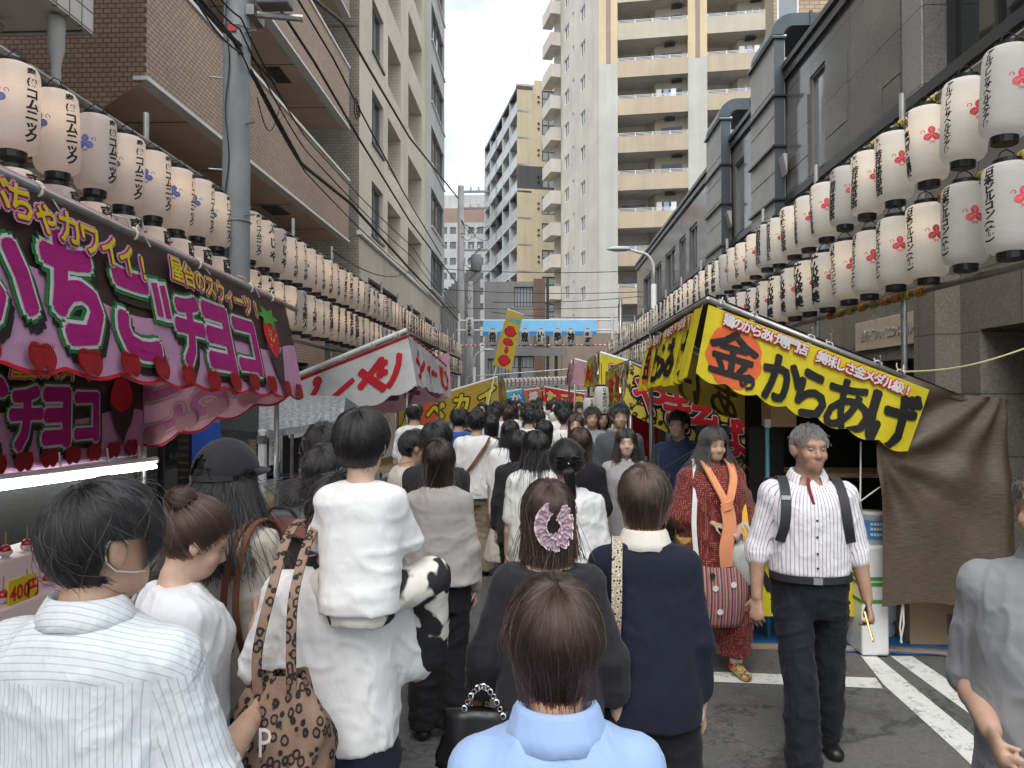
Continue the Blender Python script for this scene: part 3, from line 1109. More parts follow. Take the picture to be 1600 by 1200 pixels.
def building_low_brown():
 o = onY(757, 617, 46)
 b = thing('shop_building', 'low brown and grey building with strip windows behind the festival gate', 'building', (o.x, 46, 0))
 T = lambda u, d, z: (o.x + u, 46 + d, z)
 x = lambda px: onY(px, 617, 46).x - o.x
 z = lambda py: onY(800, py, 46).z
 H = [(x(803), x(833), z(480), z(448), .2), (x(798), x(834), z(575), z(556), .2), (x(762), x(795), z(590), z(560), .2)]
 facade(T, x(757), x(836), 0, z(440), H, .2).build('wall', 'low_grey', b)
 for h in H:
  window(b, T, h[0], h[1], h[2], h[3], .15, 6, .05, 'pane_pale', 'dark_frame')
 Tbox(MB(), T, x(834), x(852), -.1, 1, 0, z(436)).build('brown_bay', 'low_brown', b)
 Tbox(MB(), T, x(853.5), x(858), -.25, 0, 0, z(436)).build('downpipe', 'dark_frame', b)
 Tbox(MB(), T, x(860), x(892), .3, 2, 0, z(520)).build('beige_bay', 'mid_beige', b)
 Tbox(MB(), T, x(878), x(975), -1.0, .2, 0, z(523)).build('stone_base', 'low_wall_stone', b)
 # corrugated shed side on the left
 m = MB()
 for k in range(14):
  u = x(697) + k * .17
  Tbox(m, T, u, u + .085, -3, -2.9, 0, z(470) + k * .16)
  Tbox(m, T, u + .085, u + .17, -2.95, -2.85, 0, z(470) + k * .16)
 m.build('corrugated_wall', 'low_grey', b)

streaked('low_wall_stone', hexc(150, 134, 118), .7, .2)
building_low_brown()

def building_tan_brick():
 o = onY(1212, 617, 22)
 b = thing('brick_building', 'tan brick building rising above the granite roof in the upper right', 'building', (o.x, 22, 0))
 T = lambda u, d, z: (o.x + u, 22 + d, z)
 z0 = onY(1210, 25, 22).z
 H = [(.1, .75, z0 - .2, z0 + 1.5, .1), (2.0, 2.8, z0 - .3, z0 + 1.6, .1)]
 facade(T, 0, 8, 0, 22, H, .1).build('wall', 'tan_brick', b)
 for h in H:
  window(b, T, h[0], h[1], h[2], h[3], .08, 1, .06, 'pane_pale', 'white_trim')
 MB().quad((o.x, 22, 0), (o.x, 22.8, 0), (o.x, 22.8, 22), (o.x, 22, 22)).build('side_wall', 'parapet_tan', b)

building_tan_brick()

# ================================================================ festival lanterns on their pipe racks
LT_RU = ['アルフレッサヘルスケア㈱'] * 2 + ['弦楽器専門店・目黒駅'] + ['納㈱若井位吉商店'] * 3 + ['納千駄ヶ谷商店会'] * 3 + ['世田谷自由が丘'] * 2 + ['納うどんや'] * 2 + ['トムスガーデン㈱'] * 2 + ['日本工房堂'] * 2 + ['みのりや本店'] * 2 + ['大黒屋'] * 3
LT_RL = ['日本ビルコン(株)'] * 6 + ['防災整美'] * 6 + ['大和不動産'] * 3 + ['万年堂'] * 3
LT_LU = ['奉㈱コムニック'] * 10 + ['ふじや'] * 2 + ['㈱トーツー創研'] * 6 + ['㈱奥野木工業'] * 5 + ['Ren'] * 2 + ['えいたろう', '三三七六'] + ['ビルメンテナンス'] * 3
LT_LL = ['南青山商店'] * 9 + ['柿沢聖子'] * 2 + ['リート投資法人'] * 5 + ['桜井産業'] * 5 + ['みなとや商店'] * 4
LT_FAR = ['恵比寿商店会', '大和田町会', '山手不動産', '東屋旅館', '北村工業㈱', '若松会']
ALLTXT = ''.join(LT_RU + LT_RL + LT_LU + LT_LL + LT_FAR)
SIGNTXT = '㈱ライフサイエンスビルディング'
HEAVY = .042
load_glyphs([(c, HEAVY) for c in ALLTXT + '貴恵比寿神祭じゃがバター年かき'])
load_glyphs([(c, .02) for c in SIGNTXT])

def paper():
 t = newmat('lantern_paper')
 s = t.sep()
 v = t.comb(s[0], s[1], t.math('MULTIPLY', s[2], 14))
 fib = t.noise(16, 6, v)
 c = t.ramp(fib, [(.3, (.86, .84, .80)), (.7, (.94, .93, .90))])
 rib = t.math('SINE', t.math('MULTIPLY', s[2], 2 * math.pi / .0135))
 h = t.math('ADD', t.math('MULTIPLY', rib, .5), t.math('MULTIPLY', fib, .6))
 t.bsdf(c, .75, t.bump(h, .35, .003), 0, .65, .3)
 t = newmat('lantern_paper_warm')
 s = t.sep()
 v = t.comb(s[0], s[1], t.math('MULTIPLY', s[2], 14))
 fib = t.noise(16, 6, v)
 c = t.ramp(fib, [(.3, (.86, .77, .72)), (.7, (.93, .86, .81))])
 rib = t.math('SINE', t.math('MULTIPLY', s[2], 2 * math.pi / .0135))
 h = t.math('ADD', t.math('MULTIPLY', rib, .5), t.math('MULTIPLY', fib, .6))
 t.bsdf(c, .75, t.bump(h, .35, .003), 0, .65, .3)

paper()
plain('black_lacquer', (.012, .012, .013), .35, .2, 10)
plain('ink', (.012, .011, .012), .7, .2, 60)
plain('crest_red', (.66, .06, .085), .7, .12, 60)
plain('crest_pink', (.80, .22, .25), .7, .12, 60)
plain('crest_blue', (.11, .14, .42), .7, .12, 60)
plain('crest_pale_blue', (.25, .29, .58), .7, .12, 60)
t = newmat('bulb')
t.bsdf((1, .8, .5), .5, emit=(1.0, .83, .62), estr=3.2)
t = newmat('bulb_strong')
t.bsdf((1, .8, .5), .5, emit=(1.0, .77, .50), estr=4.6)
plain('twine', (.62, .58, .47), .9, .2, 30)
plain('rope_yellow', (.62, .52, .12), .85, .25, 30)
plain('rope_orange', (.72, .3, .06), .85, .2, 30)

LR, LH = .135, .26
LPROF = [(.072, -LH), (.098, -LH + .004), (.118, -LH + .018), (.130, -LH + .045), (LR, -LH + .09), (LR + .001, 0), (LR, LH - .08), (.130, LH - .036), (.118, LH - .014), (.1, LH - .003), (.072, LH)]

def lrad(z):
 pr = LPROF
 return float(np.interp(z, [p[1] for p in pr], [p[0] for p in pr]))

def wrap(v, fs, ang, off=.0022):
 """flat (x, z) print wrapped round the lantern at an angle"""
 v, fs = cut2d(v, fs, .03, 0)
 out = []
 for x, z in v:
  r = lrad(z) + off
  a = ang + x / LR
  out.append((r * math.cos(a), r * math.sin(a), z))
 return out, fs

def text_column(s, top, bot, wid, ang, seed=0):
 rnd = random.Random(hash(s) % 1000 + seed)
 n = len(s)
 step = (top - bot) / n
 size = min(step * 1.12, wid)
 mb = MB()
 for i, ch in enumerate(s):
  v, fs = GLYPHS[(ch, HEAVY)]
  if len(v) == 0: continue
  v = v.copy()
  if ch == 'ー': v = np.stack([v[:, 1], -v[:, 0]], 1)
  if ch in '()（）': v = np.stack([v[:, 1], -v[:, 0]], 1)
  sx = min(1.25, wid / size)
  v[:, 1] += v[:, 0] * .16          # brush slant
  small = .72 if ch in '奉納㈱' else 1
  x = v[:, 0] * size * sx * small + rnd.uniform(-.004, .004)
  z = v[:, 1] * size * small * 1.02 + top - step * (i + .5)
  vv, ff = wrap(np.stack([x, z], 1), fs, ang)
  mb.add(vv, ff)
 return mb.mesh('lettering')

def crest_meshes(ang, zc):
 """three petals with curling tendrils"""
 A, B = MB(), MB()
 petals = [(90, .030), (212, .030), (328, .030)]
 for a, d in petals:
  ar = rad(a)
  cx, cz = d * math.cos(ar), d * math.sin(ar)
  v, f = ell2d(cx, cz + zc, .027, .0235, 18, ar)
  vv, ff = wrap(v, f, ang, .0022)
  A.add(vv, ff)
  for off in (-.55, 0, .55):
   pts = [(.012 * math.cos(ar), .012 * math.sin(ar) + zc), (.030 * math.cos(ar + off * .4), .030 * math.sin(ar + off * .4) + zc), (.05 * math.cos(ar + off * .5), .05 * math.sin(ar + off * .5) + zc)]
   v, f = stroke2d(pts, .0035)
   vv, ff = wrap(v, f, ang, .0038)
   B.add(vv, ff)
 for sx, a0 in ((1, 40), (-1, 140)):
  pts = []
  for k in range(14):
   tt = k / 13
   rr = .016 * (1 - tt * .7)
   a = rad(a0) + sx * (tt * 5.2 - 1.2)
   pts.append((sx * .05 + rr * math.cos(a), .022 + rr * math.sin(a) + zc))
  v, f = stroke2d(pts, .0045)
  vv, ff = wrap(v, f, ang, .0028)
  A.add(vv, ff)
 for sx in (1, -1):
  pts = [(sx * (.006 + .022 * math.sin(k * .5)), -.02 - .042 * k / 9 + zc) for k in range(10)]
  v, f = stroke2d(pts, .0045)
  vv, ff = wrap(v, f, ang, .0028)
  A.add(vv, ff)
 v, f = ell2d(0, zc, .007, .007, 10)
 vv, ff = wrap(v, f, ang, .0045)
 B.add(vv, ff)
 return A.mesh('crest'), B.mesh('crest_lines')

def lantern_rows():
 lm = MB().lathe(LPROF, 28).mesh('paper_shade', True)
 rt = MB().lathe([(.066, LH - .004), (.074, LH - .002), (.076, LH + .03), (.066, LH + .032), (.066, LH - .004)], 20).mesh('top_ring', False)
 rb = MB().lathe([(.0, -LH - .045), (.068, -LH - .045), (.072, -LH - .04), (.074, -LH + .002), (.064, -LH + .004)], 20).mesh('bottom_ring', False)
 hg = MB().tube([(-.06, 0, LH + .03), (-.04, 0, LH + .075), (0, 0, LH + .095), (.04, 0, LH + .075), (.06, 0, LH + .03)], .004, 5).mesh('hanger')
 bl = MB().lathe([(.003, .05), (.022, .055), (.03, .08), (.022, .105), (.006, .12)], 10).mesh('bulb', True)
 for m, k in ((rt, 'black_lacquer'), (rb, 'black_lacquer'), (hg, 'black_cable'), (bl, 'bulb')):
  setmat(m, k)
 lm2 = lm.copy(); setmat(lm, 'lantern_paper'); setmat(lm2, 'lantern_paper_warm')
 bl2 = bl.copy(); setmat(bl2, 'bulb_strong')
 cm = {}
 tcache = {}
 rnd = random.Random(5)
 rows = [('right', 'upper', 2.75, 3.62, 4.40, .455, 53, LT_RU), ('right', 'lower', 2.75, 2.95, 4.40, .455, 53, LT_RL),
   ('left', 'upper', -3.1, 3.53, 4.22, .39, 63, LT_LU), ('left', 'lower', -3.1, 2.92, 4.22, .39, 63, LT_LL)]
 for side, lev, X, Z, Y0, dY, N, txt in rows:
  R = side == 'right'
  cang = -math.pi / 2 + (rad(-6) if R else rad(4))
  tang = (math.pi + rad(8)) if R else rad(-6)
  if R not in cm:
   a, bq = crest_meshes(cang, .035)
   setmat(a, 'crest_red' if R else 'crest_blue'); setmat(bq, 'crest_pink' if R else 'crest_pale_blue')
   cm[R] = (a, bq)
  for i in range(N):
   s = txt[i] if i < len(txt) else LT_FAR[(i // 3 + (0 if R else 2) + (1 if lev == 'upper' else 0)) % len(LT_FAR)]
   y = Y0 + dY * i + rnd.uniform(-.02, .02)
   near = True
   col = 'red' if R else 'blue'
   if near:
    lab = f'paper lantern with {col} crest, {ORD[i]} from the near end of the {lev} {side} row'
   else:
    lab = f'small distant paper lantern in the far part of the {lev} {side} row'
   if i == 0:
    lab = f'nearest white paper lantern of the {lev} {side} row, with {col} flower crest'
   r = thing('paper_lantern', lab, 'lantern', (X, y, Z + rnd.uniform(-.012, .012)), f'{lev} {side} row of paper lanterns')
   r.rotation_euler = (rnd.uniform(-.05, .05), rnd.uniform(-.05, .05), rnd.uniform(-.22, .22))
   link('paper_shade', lm if R else lm2, None, r)
   link('top_ring', rt, None, r)
   link('bottom_ring', rb, None, r)
   if s not in tcache or True:
    key = (s, R)
    if key not in tcache:
     m = text_column(s, .235, -.215, .112 if len(s) > 5 else .125, tang)
     setmat(m, 'ink')
     tcache[key] = m
   link('lettering', tcache[(s, R)], None, r)
   c = link('crest', cm[R][0], None, r)
   if i < 22:
    link('crest_lines', cm[R][1], None, c)
    link('hanger', hg, None, r)
   if rnd.random() < .85:
    link('bulb', bl if rnd.random() < .7 else bl2, None, r)
 # pipes, posts and lamp cable of each side
 for side, X, zs, y0, y1 in (('right', 2.75, (2.62, 3.25, 3.97), 1.5, 28.6), ('left', -3.1, (2.56, 3.2, 3.9), 1.5, 28.9)):
  r = thing('lantern_rack', f'long galvanised pipe rack carrying the {side} lantern rows', 'rack', (X, y0, 0), 'pipe racks for lanterns')
  xo = .1 if side == 'right' else -.1
  for z in zs:
   MB().tube([(X + xo * .9, y0 + (y1 - y0) * k / 12, z + .012 * math.sin(k * 2.1 + z)) for k in range(13)], .024, 10).build('rail', 'steel_pipe', r, True)
  k = 0
  y = 2.3
  while y < y1:
   MB().tube([(X + xo * 1.45, y, .12), (X + xo * 1.45, y, zs[2] + .28)], .024, 10).build('post', 'steel_pipe', r, True)
   y += 1.82; k += 1
  # sagging cable with sockets above each row
  for z, zz in ((zs[2] - .05, 0), (zs[1] - .02, 1)):
   Y0, dY = (4.40, .455) if side == 'right' else (4.22, .39)
   pts = []
   for i in range(-1, 48):
    pts.append((X + .02, Y0 + dY * i, z - .02))
    pts.append((X + .03, Y0 + dY * (i + .5), z - .065))
   MB().tube(pts, .006, 5).build('lamp_cable', 'black_cable', r, True)
   m = MB()
   for i in range(0, 26):
    m.tube([(X + .02, Y0 + dY * i, z - .01), (X + .02, Y0 + dY * i, z - .07)], .016, 7)
   m.build('sockets', 'black_lacquer', r)['kind'] = 'stuff'
  # rope lashings
  if side == 'right':
   rr = random.Random(3)
   for (z, ya, yb) in ((zs[0], 5.5, 7.4), (zs[1], 4.3, 5.2), (zs[2], 5.3, 6.6)):
    y = ya
    while y < yb:
     p = []
     for q in range(22):
      a = q * .95
      p.append((X + xo * .9 + .03 * math.cos(a), y + q * .0065, z + .032 * math.sin(a)))
     MB().tube(p, .0085, 5).build('rope_lashing', 'rope_orange' if rr.random() < .35 else 'rope_yellow', r, True)
     if rr.random() < .5:
      MB().tube([(X + xo * .9, y + .05, z - .03), (X + xo * .7, y + .06, z - .1), (X + xo * .9, y + .03, z - .16)], .004, 4).build('rope_end', 'twine', r)
     y += rr.uniform(.16, .26)

lantern_rows()

# letters on the stone name panel
sg, sy0, sy1, sz0, sz1 = SIGN
n = len(SIGNTXT)
for i, ch in enumerate(SIGNTXT):
 v, fs = GLYPHS[(ch, .02)]
 # seen from the street the text runs towards the camera (decreasing Y)
 mb = MB()
 w = (sy1 - sy0 - .3) / n
 h = .16
 yc = sy1 - .2 - w * (i + .5)
 X = XR - .08
 P = [(X - .012, yc - x * w * 1.02, (sz0 + sz1) / 2 + z * h) for x, z in v]
 Q = [(X - .001, p[1], p[2]) for p in P]
 mb.add(P, fs)
 edges = {}
 for f in fs:
  for a, b2 in zip(f, f[1:] + f[:1]):
   k = (min(a, b2), max(a, b2))
   edges[k] = edges.get(k, 0) + 1
 nb = len(P)
 mb.add(P + Q, [(a, b2, b2 + nb, a + nb) for (a, b2), c in edges.items() if c == 1])
 mb.build('letter', 'alu', sg)

# ================================================================ poles, lamps, wires

def big_pole():
 p = onX(367, 617, -2.98)
 r = thing('utility_pole', 'large grey utility pole standing between the left lanterns', 'pole', (p.x, p.y, 0))
 MB().tube([(p.x, p.y, 0), (p.x, p.y, 3.0), (p.x + .01, p.y, 9.5)], [.145, .135, .115], 24).build('shaft', 'grey_pole', r, True)
 for z, off in ((2.55, 0), (3.55, .4), (5.45, .2), (5.95, .6)):
  m = MB()
  pts = [(p.x + .142 * math.cos(a), p.y + .142 * math.sin(a), z) for a in np.linspace(0, 2 * math.pi, 17)]
  m.tube(pts, .006, 5, cap=False)
  m.build('band', 'steel_pipe', r, True)
 for k in range(7):
  z = 2.7 + k * .45
  s = -1 if k % 2 else 1
  MB().tube([(p.x + s * .11, p.y - .06, z), (p.x + s * .23, p.y - .1, z)], .009, 6).build('step_bolt', 'steel_pipe', r)
 for z in (5.62, 5.98):
  MB().tube([(p.x + .05, p.y, z), (p.x + .62, p.y + .12, z)], .035, 8).box(p.x + .12, p.x + .2, p.y - .08, p.y + .2, z - .05, z + .05).build('crossarm', 'steel_pipe', r)
 MB().box(p.x + .2, p.x + .52, p.y - .05, p.y + .15, 5.7, 5.95).build('bracket_box', 'grey_frame', r, bevel=.02)
 c = MB()
 c.box(p.x - .55, p.x - .3, p.y - .1, p.y + .1, 5.9, 6.05)
 c.build('junction_box', 'low_brown', r, bevel=.02)
 for k in range(4):
  x = p.x - .52 + k * .07
  MB().lathe([(.018, 6.05), (.034, 6.08), (.03, 6.13), (.036, 6.16), (.02, 6.22)], 10, (x, p.y, 0)).build('insulator', 'white_trim', r, True)
 pts = [(p.x - .03 + .02 * math.sin(k * .9), p.y - .146 + .004 * k / 30, 6.2 - k * .13) for k in range(28)]
 MB().tube(pts, .006, 5).build('riser_cable', 'black_cable', r)
 MB().box(p.x - .03, p.x + .05, p.y - .141, p.y - .13, 5.38, 5.44).build('red_tag', 'crest_red', r)
 return p

POLE = big_pole()

def cable(pts, r, label, name='overhead_cable', sag=0.0, mat='black_cable', cat='cable'):
 P = [Vector(p) for p in pts]
 out = []
 for i in range(len(P) - 1):
  n = 10
  for k in range(n + (i == len(P) - 2)):
   t = k / n
   q = P[i].lerp(P[i + 1], t)
   out.append((q.x, q.y, q.z - sag * 4 * t * (1 - t)))
 o = MB().tube(out, r, 6).build(name, mat, None, True)
 return tag(o, label, cat, 'overhead cables along the left side')

far = onX(720, 480, -3.3)

def wires():
 X = -2.9
 q = lambda px, py, x=X: onX(px, py, x)
 cable([q(296, -20), q(365, 62), q(470, 255), q(548, 318), q(640, 420), q(716, 500)], .025, 'thick twisted black cable running past the pole to the street end')
 cable([q(480, -10), q(535, 35), q(575, 105), q(640, 215), q(716, 310)], .025, 'thick black cable high over the beige block')
 cable([q(428, 0), q(490, 95), q(560, 215), q(640, 345), q(712, 440)], .02, 'black cable crossing the brown parapets between two others')
 cable([q(466, 0), q(520, 90), q(556, 160), q(630, 300), q(690, 400)], .016, 'thin black cable with a small coil near the beige block')
 cable([q(300, -5), q(350, 48), q(372, 66), q(430, 130)], .016, 'short black cable bundle at the top of the grey pole')
 for i, (dy, dz) in enumerate(((.0, .10), (.03, -.11), (.02, .22))):
  cable([q(296, -20) + Vector((.05, dy, dz)), q(365, 62) + Vector((.06, dy, dz)), q(470, 250) + Vector((.05, dy, dz * 1.3)), q(640, 415) + Vector((.05, dy, dz * 2)), q(716, 497) + Vector((0, dy, dz))], .009, f'thin wire following the thick twisted cable, {ORD[i]} of three', sag=.06)
 c = MB()
 ce = q(557, 170)
 c.tube([(ce.x, ce.y + .13 * math.cos(a), ce.z + .16 * math.sin(a)) for a in np.linspace(0, 6.2, 16)], .01, 5)
 c.tube([(ce.x + .03, ce.y + .1 * math.cos(a), ce.z - .03 + .1 * math.sin(a)) for a in np.linspace(0, 6.2, 16)], .01, 5)
 tag(c.build('cable_coil', 'black_cable'), 'small coil of slack black cable hanging on a thin wire', 'cable coil')
 # loose loop
 a, b2 = q(402, 152), q(438, 165)
 pts = [a.lerp(b2, t) + Vector((0, 0, -.32 * math.sin(math.pi * t))) for t in np.linspace(0, 1, 12)]
 tag(MB().tube(pts, .006, 5).build('drop_wire', 'black_cable'), 'thin drop wire looping under the cable beside the pole', 'cable')
 # wires across the street at the far end
 for i, (pa, pb) in enumerate((((690, 420), (1000, 423)), ((690, 452), (1000, 456)), ((770, 472), (1010, 462)), ((770, 488), (990, 495)), ((690, 480), (1000, 478)))):
  A, B = onY(*pa, 31 + i), onY(*pb, 31 + i)
  cable([A, B], .016, f'thin wire strung across the street, {ORD[i]} from the top', sag=.12)
 A, B = onX(520, 392, -3.0), onX(640, 424, -3.6)
 cable([A, B], .01, 'slack thin wire in front of the beige lower wall', sag=.25)

wires()

def far_pole(px, top, Y, w, label, arms=True):
 p = onY(px, 617, Y)
 zt = onY(px, top, Y).z
 r = thing('utility_pole', label, 'pole', (p.x, Y, 0), 'utility poles at the street end')
 MB().tube([(p.x, Y, 0), (p.x, Y, zt)], [w, w * .75], 12).build('shaft', 'concrete_pole', r, True)
 if arms:
  for i, dz in enumerate((.25, 1.0, 2.9)):
   z = zt - dz
   MB().box(p.x - .15, p.x + 1.25, Y - .05, Y + .05, z - .04, z + .04).build('crossarm', 'steel_pipe', r)
   for k in range(4):
    x = p.x + .1 + k * .35
    MB().lathe([(.03, z + .04), (.05, z + .09), (.03, z + .13), (.05, z + .17), (.02, z + .24)], 8, (x, Y, 0)).build('insulator', 'white_trim', r)
  for k in range(2):
   MB().tube([(p.x + .3, Y - .05, zt - 4.3 + k * .9), (p.x + .95, Y - .2, zt - 3.7 + k * .9)], .03, 6).build('brace', 'steel_pipe', r)
  MB().lathe([(.0, 0), (.2, .01), (.24, .06), (.24, .7), (.2, .78), (.0, .8)], 14, (p.x + .7, Y - .1, zt - 3.9)).build('transformer', 'grey_pole', r, True)
  rr = random.Random(4)
  for k in range(9):
   z = zt - rr.uniform(1.0, 6.5)
   a = Vector((p.x + rr.uniform(0, .3), Y - .15, z)); c2 = Vector((p.x + rr.uniform(.5, 1.3), Y - .2, z - rr.uniform(-.5, 1.2)))
   pts = [a.lerp(c2, t) + Vector((0, 0, -rr.uniform(.1, .35) * math.sin(math.pi * t))) for t in np.linspace(0, 1, 9)]
   MB().tube(pts, .013, 5).build('jumper_wire', 'black_cable', r)
 return r

far_pole(720, 291, 33, .19, 'tall concrete utility pole with crossarms and wiring at the street end')
far_pole(735, 440, 37, .17, 'plain concrete pole just behind the wired utility pole', False)

def street_lamp(px, Y, ytop, reach, label, Xs=-1):
 p = onY(px, 617, Y)
 zt = onY(px, ytop, Y).z
 r = thing('street_lamp', label, 'street lamp', (p.x, Y, 0), 'street lamps')
 MB().tube([(p.x, Y, 0), (p.x, Y, zt - .9)], [.075, .065], 12).build('post', 'lamp_post_paint', r, True)
 pts = [(p.x, Y, zt - .9)]
 for k in range(10):
  a = k / 9 * math.pi / 2
  pts.append((p.x + Xs * .32 * (1 - math.cos(a)), Y, zt - .55 + .4 * math.sin(a)))
 pts.append((p.x + Xs * reach, Y, zt - .07))
 MB().tube(pts, .035, 10).build('arm', 'lamp_post_paint', r, True)
 m = MB()
 x0 = p.x + Xs * reach
 vs = []
 for i, (d, w, h) in enumerate(((0, .05, .04), (.12, .1, .07), (.34, .12, .075), (.5, .07, .045), (.56, .02, .01))):
  for k in range(12):
   a = 2 * math.pi * k / 12
   vs.append((x0 + Xs * d, Y + w * math.cos(a), zt - .06 + h * math.sin(a) * (1 if math.sin(a) > 0 else .75)))
 fs = [(i * 12 + k, i * 12 + (k + 1) % 12, (i + 1) * 12 + (k + 1) % 12, (i + 1) * 12 + k) for i in range(4) for k in range(12)]
 m.add(vs, fs + [tuple(range(12))[::-1], tuple(range(48, 60))])
 m.build('lamp_head', 'lamp_post_paint', r, True)

plain('lamp_post_paint', (.6, .61, .6), .5, .1, 3)
street_lamp(1022, 17.6, 385, .55, 'white street lamp with a curved arm above the right lanterns')
street_lamp(741, 36, 545, -.0 + .45, 'small white street lamp beside the far poles', 1)

def right_thin_pole():
 p = onY(970, 617, 27)
 r = tag(MB().tube([(p.x, 27, 0), (p.x, 27, onY(970, 465, 27).z)], .06, 10).build('sign_pole', 'steel_pipe', None, True), 'thin grey pole near the far right lanterns', 'pole')

right_thin_pole()

# ================================================================ festival gate
plain('gate_blue', (.22, .55, .86), .6, .08, 4, trans=.25)
plain('gate_blue_dark', (.10, .36, .75), .6, .1, 4, trans=.25)
plain('red_white', (.75, .72, .7), .7, .1, 4)

def gate():
 Y = 32.0
 x0, x1 = onY(755, 600, Y).x, onY(932, 600, Y).x
 z0, z1, z2 = onY(840, 519, Y).z, onY(840, 500, Y).z, onY(840, 526, Y).z
 r = thing('festival_gate', 'blue-canopied festival gate spanning the end of the street', 'gate', ((x0 + x1) / 2, Y, 0))
 xm = onY(873, 600, Y).x
 for a, b2 in ((x0, xm - .02), (xm + .02, x1)):
  MB().quad((a, Y - .35, z0), (b2, Y - .35, z0), (b2, Y + .05, z1), (a, Y + .05, z1)).build('canopy', 'gate_blue', r)
  MB().quad((a, Y - .352, z0), (b2, Y - .352, z0), (b2, Y - .34, z2), (a, Y - .34, z2)).build('valance', 'gate_blue_dark', r)
 for z in (z1 + .0, z0 + .1):
  MB().tube([(-3.6, Y + .1, z), (3.3, Y + .1, z)], .035, 8).build('beam', 'white_trim', r)
 for x in (-3.5, 3.2):
  MB().tube([(x, Y + .1, 0), (x, Y + .1, z1 + .3)], .06, 10).build('gate_post', 'white_trim', r)
 zr = onY(840, 539.5, Y).z
 for i in range(34):
  x = -3.4 + i * .2
  MB().tube([(x, Y - .1, zr), (x + .1, Y - .1, zr)], .03, 6).build('twisted_bar', 'white_trim', r)
  MB().tube([(x + .1, Y - .1, zr), (x + .2, Y - .1, zr)], .03, 6).build('twisted_bar', 'crest_red', r)
 for i, (ch, px) in enumerate((('貴', 770), ('恵', 820), ('比', 845), ('寿', 871), ('神', 892), ('祭', 919))):
  c = onY(px, 527, Y - .45)
  g = thing('gate_lantern', f'round white gate lantern, {ORD[i]} from the left under the blue canopy', 'lantern', c, 'lanterns under the blue gate')
  me = MB().lathe([(.08, -.34), (.15, -.31), (.185, -.2), (.19, 0), (.185, .2), (.15, .31), (.08, .34)], 20).mesh('paper_shade', True)
  link('paper_shade', me, 'lantern_paper', g)
  link('bottom_ring', MB().lathe([(0, -.38), (.08, -.38), (.085, -.335)], 14).mesh('bottom_ring'), 'black_lacquer', g)
  link('top_ring', MB().lathe([(.085, .335), (.08, .37), (0, .37)], 14).mesh('top_ring'), 'black_lacquer', g)
  v, fs = cut2d(*GLYPHS[(ch, HEAVY)], .12, 0)
  vs = [(.192 * math.sin(x * .34 / .19), -.192 * math.cos(x * .34 / .19) - .003, z * .44) for x, z in v]
  link('lettering', MB().add(vs, fs).mesh('lettering'), 'ink', g)
 # grey sign beam and posts under the canopy, on the building behind
 b = thing('sign_beam', 'dark grey flat sign beam on posts behind the gate lanterns', 'sign', (0, 40, 0))
 xa, xb = onY(806, 600, 40).x, onY(887, 600, 40).x
 za, zb = onY(840, 556, 40).z, onY(840, 543.5, 40).z
 for k in range(3):
  MB().box(xa + (xb - xa) * k / 3, xa + (xb - xa) * (k + 1) / 3 - .02, 39.9, 40, za, zb).build('panel', 'low_grey', b)
 for px in (869, 812):
  x = onY(px, 600, 40).x
  MB().box(x - .09, x + .09, 40.02, 40.2, 0, zb).build('post', 'dark_frame', b)

gate()

def far_fence_lanterns():
 """the rack that closes the street end, with tiny lanterns in a row"""
 Y = 36.0
 xa, xb = onY(778, 600, Y).x, onY(888, 600, Y).x
 z = onY(830, 599, Y).z
 r = thing('lantern_rack', 'pipe rack closing the far end of the street with tiny lanterns', 'rack', ((xa + xb) / 2, Y, 0), 'pipe racks for lanterns')
 MB().tube([(xa - 1.5, Y, z + .42 - .1), (xb + 1, Y, z + .42 + .35)], .03, 8).build('rail', 'steel_pipe', r)
 MB().tube([(xa - 1.5, Y, z - .36), (xb + 1, Y, z - .36)], .03, 8).build('rail', 'steel_pipe', r)
 for k in range(4):
  x = xa - .5 + (xb - xa + 1) * k / 3
  MB().tube([(x, Y + .05, 0), (x, Y + .05, z + .7)], .03, 8).build('post', 'steel_pipe', r)
 me = MB().lathe([(.05, -.24), (.1, -.2), (.1, .2), (.05, .24)], 12).mesh('paper_shade', True)
 setmat(me, 'lantern_paper')
 cr = MB().add(*_crest_flat()).mesh('crest'); setmat(cr, 'crest_red')
 tx = MB()
 for i in range(3):
  v, fs = GLYPHS[('会', HEAVY)]
  tx.add([(x * .09 - .035, -.104, zz * .1 + .12 - i * .11) for x, zz in v], fs)
 tm = tx.mesh('lettering'); setmat(tm, 'ink')
 n = 17
 for i in range(n):
  x = xa + (xb - xa) * (i + .5) / n
  g = thing('paper_lantern', f'tiny far lantern, {ORD[i]} from the left in the row closing the street end', 'lantern', (x, Y - .1, z + .12 * (i / n)), 'lanterns closing the street end')
  link('paper_shade', me, None, g); link('crest', cr, None, g); link('lettering', tm, None, g)

def _crest_flat():
 vs, fs = [], []
 for a in (90, 210, 330):
  v, f = ell2d(.045 + .02 * math.cos(rad(a)), .02 * math.sin(rad(a)), .022, .022, 8)
  o = len(vs)
  vs += [(x, -.103, z) for x, z in v]
  fs += [tuple(i + o for i in q) for q in f]
 return vs, fs

far_fence_lanterns()

# vertical name lantern on the far pole
p = onY(734, 512, 30)
g = thing('long_lantern', 'long white upright name lantern hung beside the far wired pole', 'lantern', p)
link('paper_shade', MB().lathe([(.1, -.42), (.16, -.38), (.17, 0), (.16, .38), (.1, .42)], 18).mesh('paper_shade', True), 'lantern_paper', g)
mbx = MB()
for i, ch in enumerate('大和田町会'):
 v, fs = GLYPHS[(ch, HEAVY)]
 mbx.add([(x * .15, -.176, zz * .14 + .27 - i * .14) for x, zz in v], fs)
link('lettering', mbx.mesh('lettering'), 'ink', g)

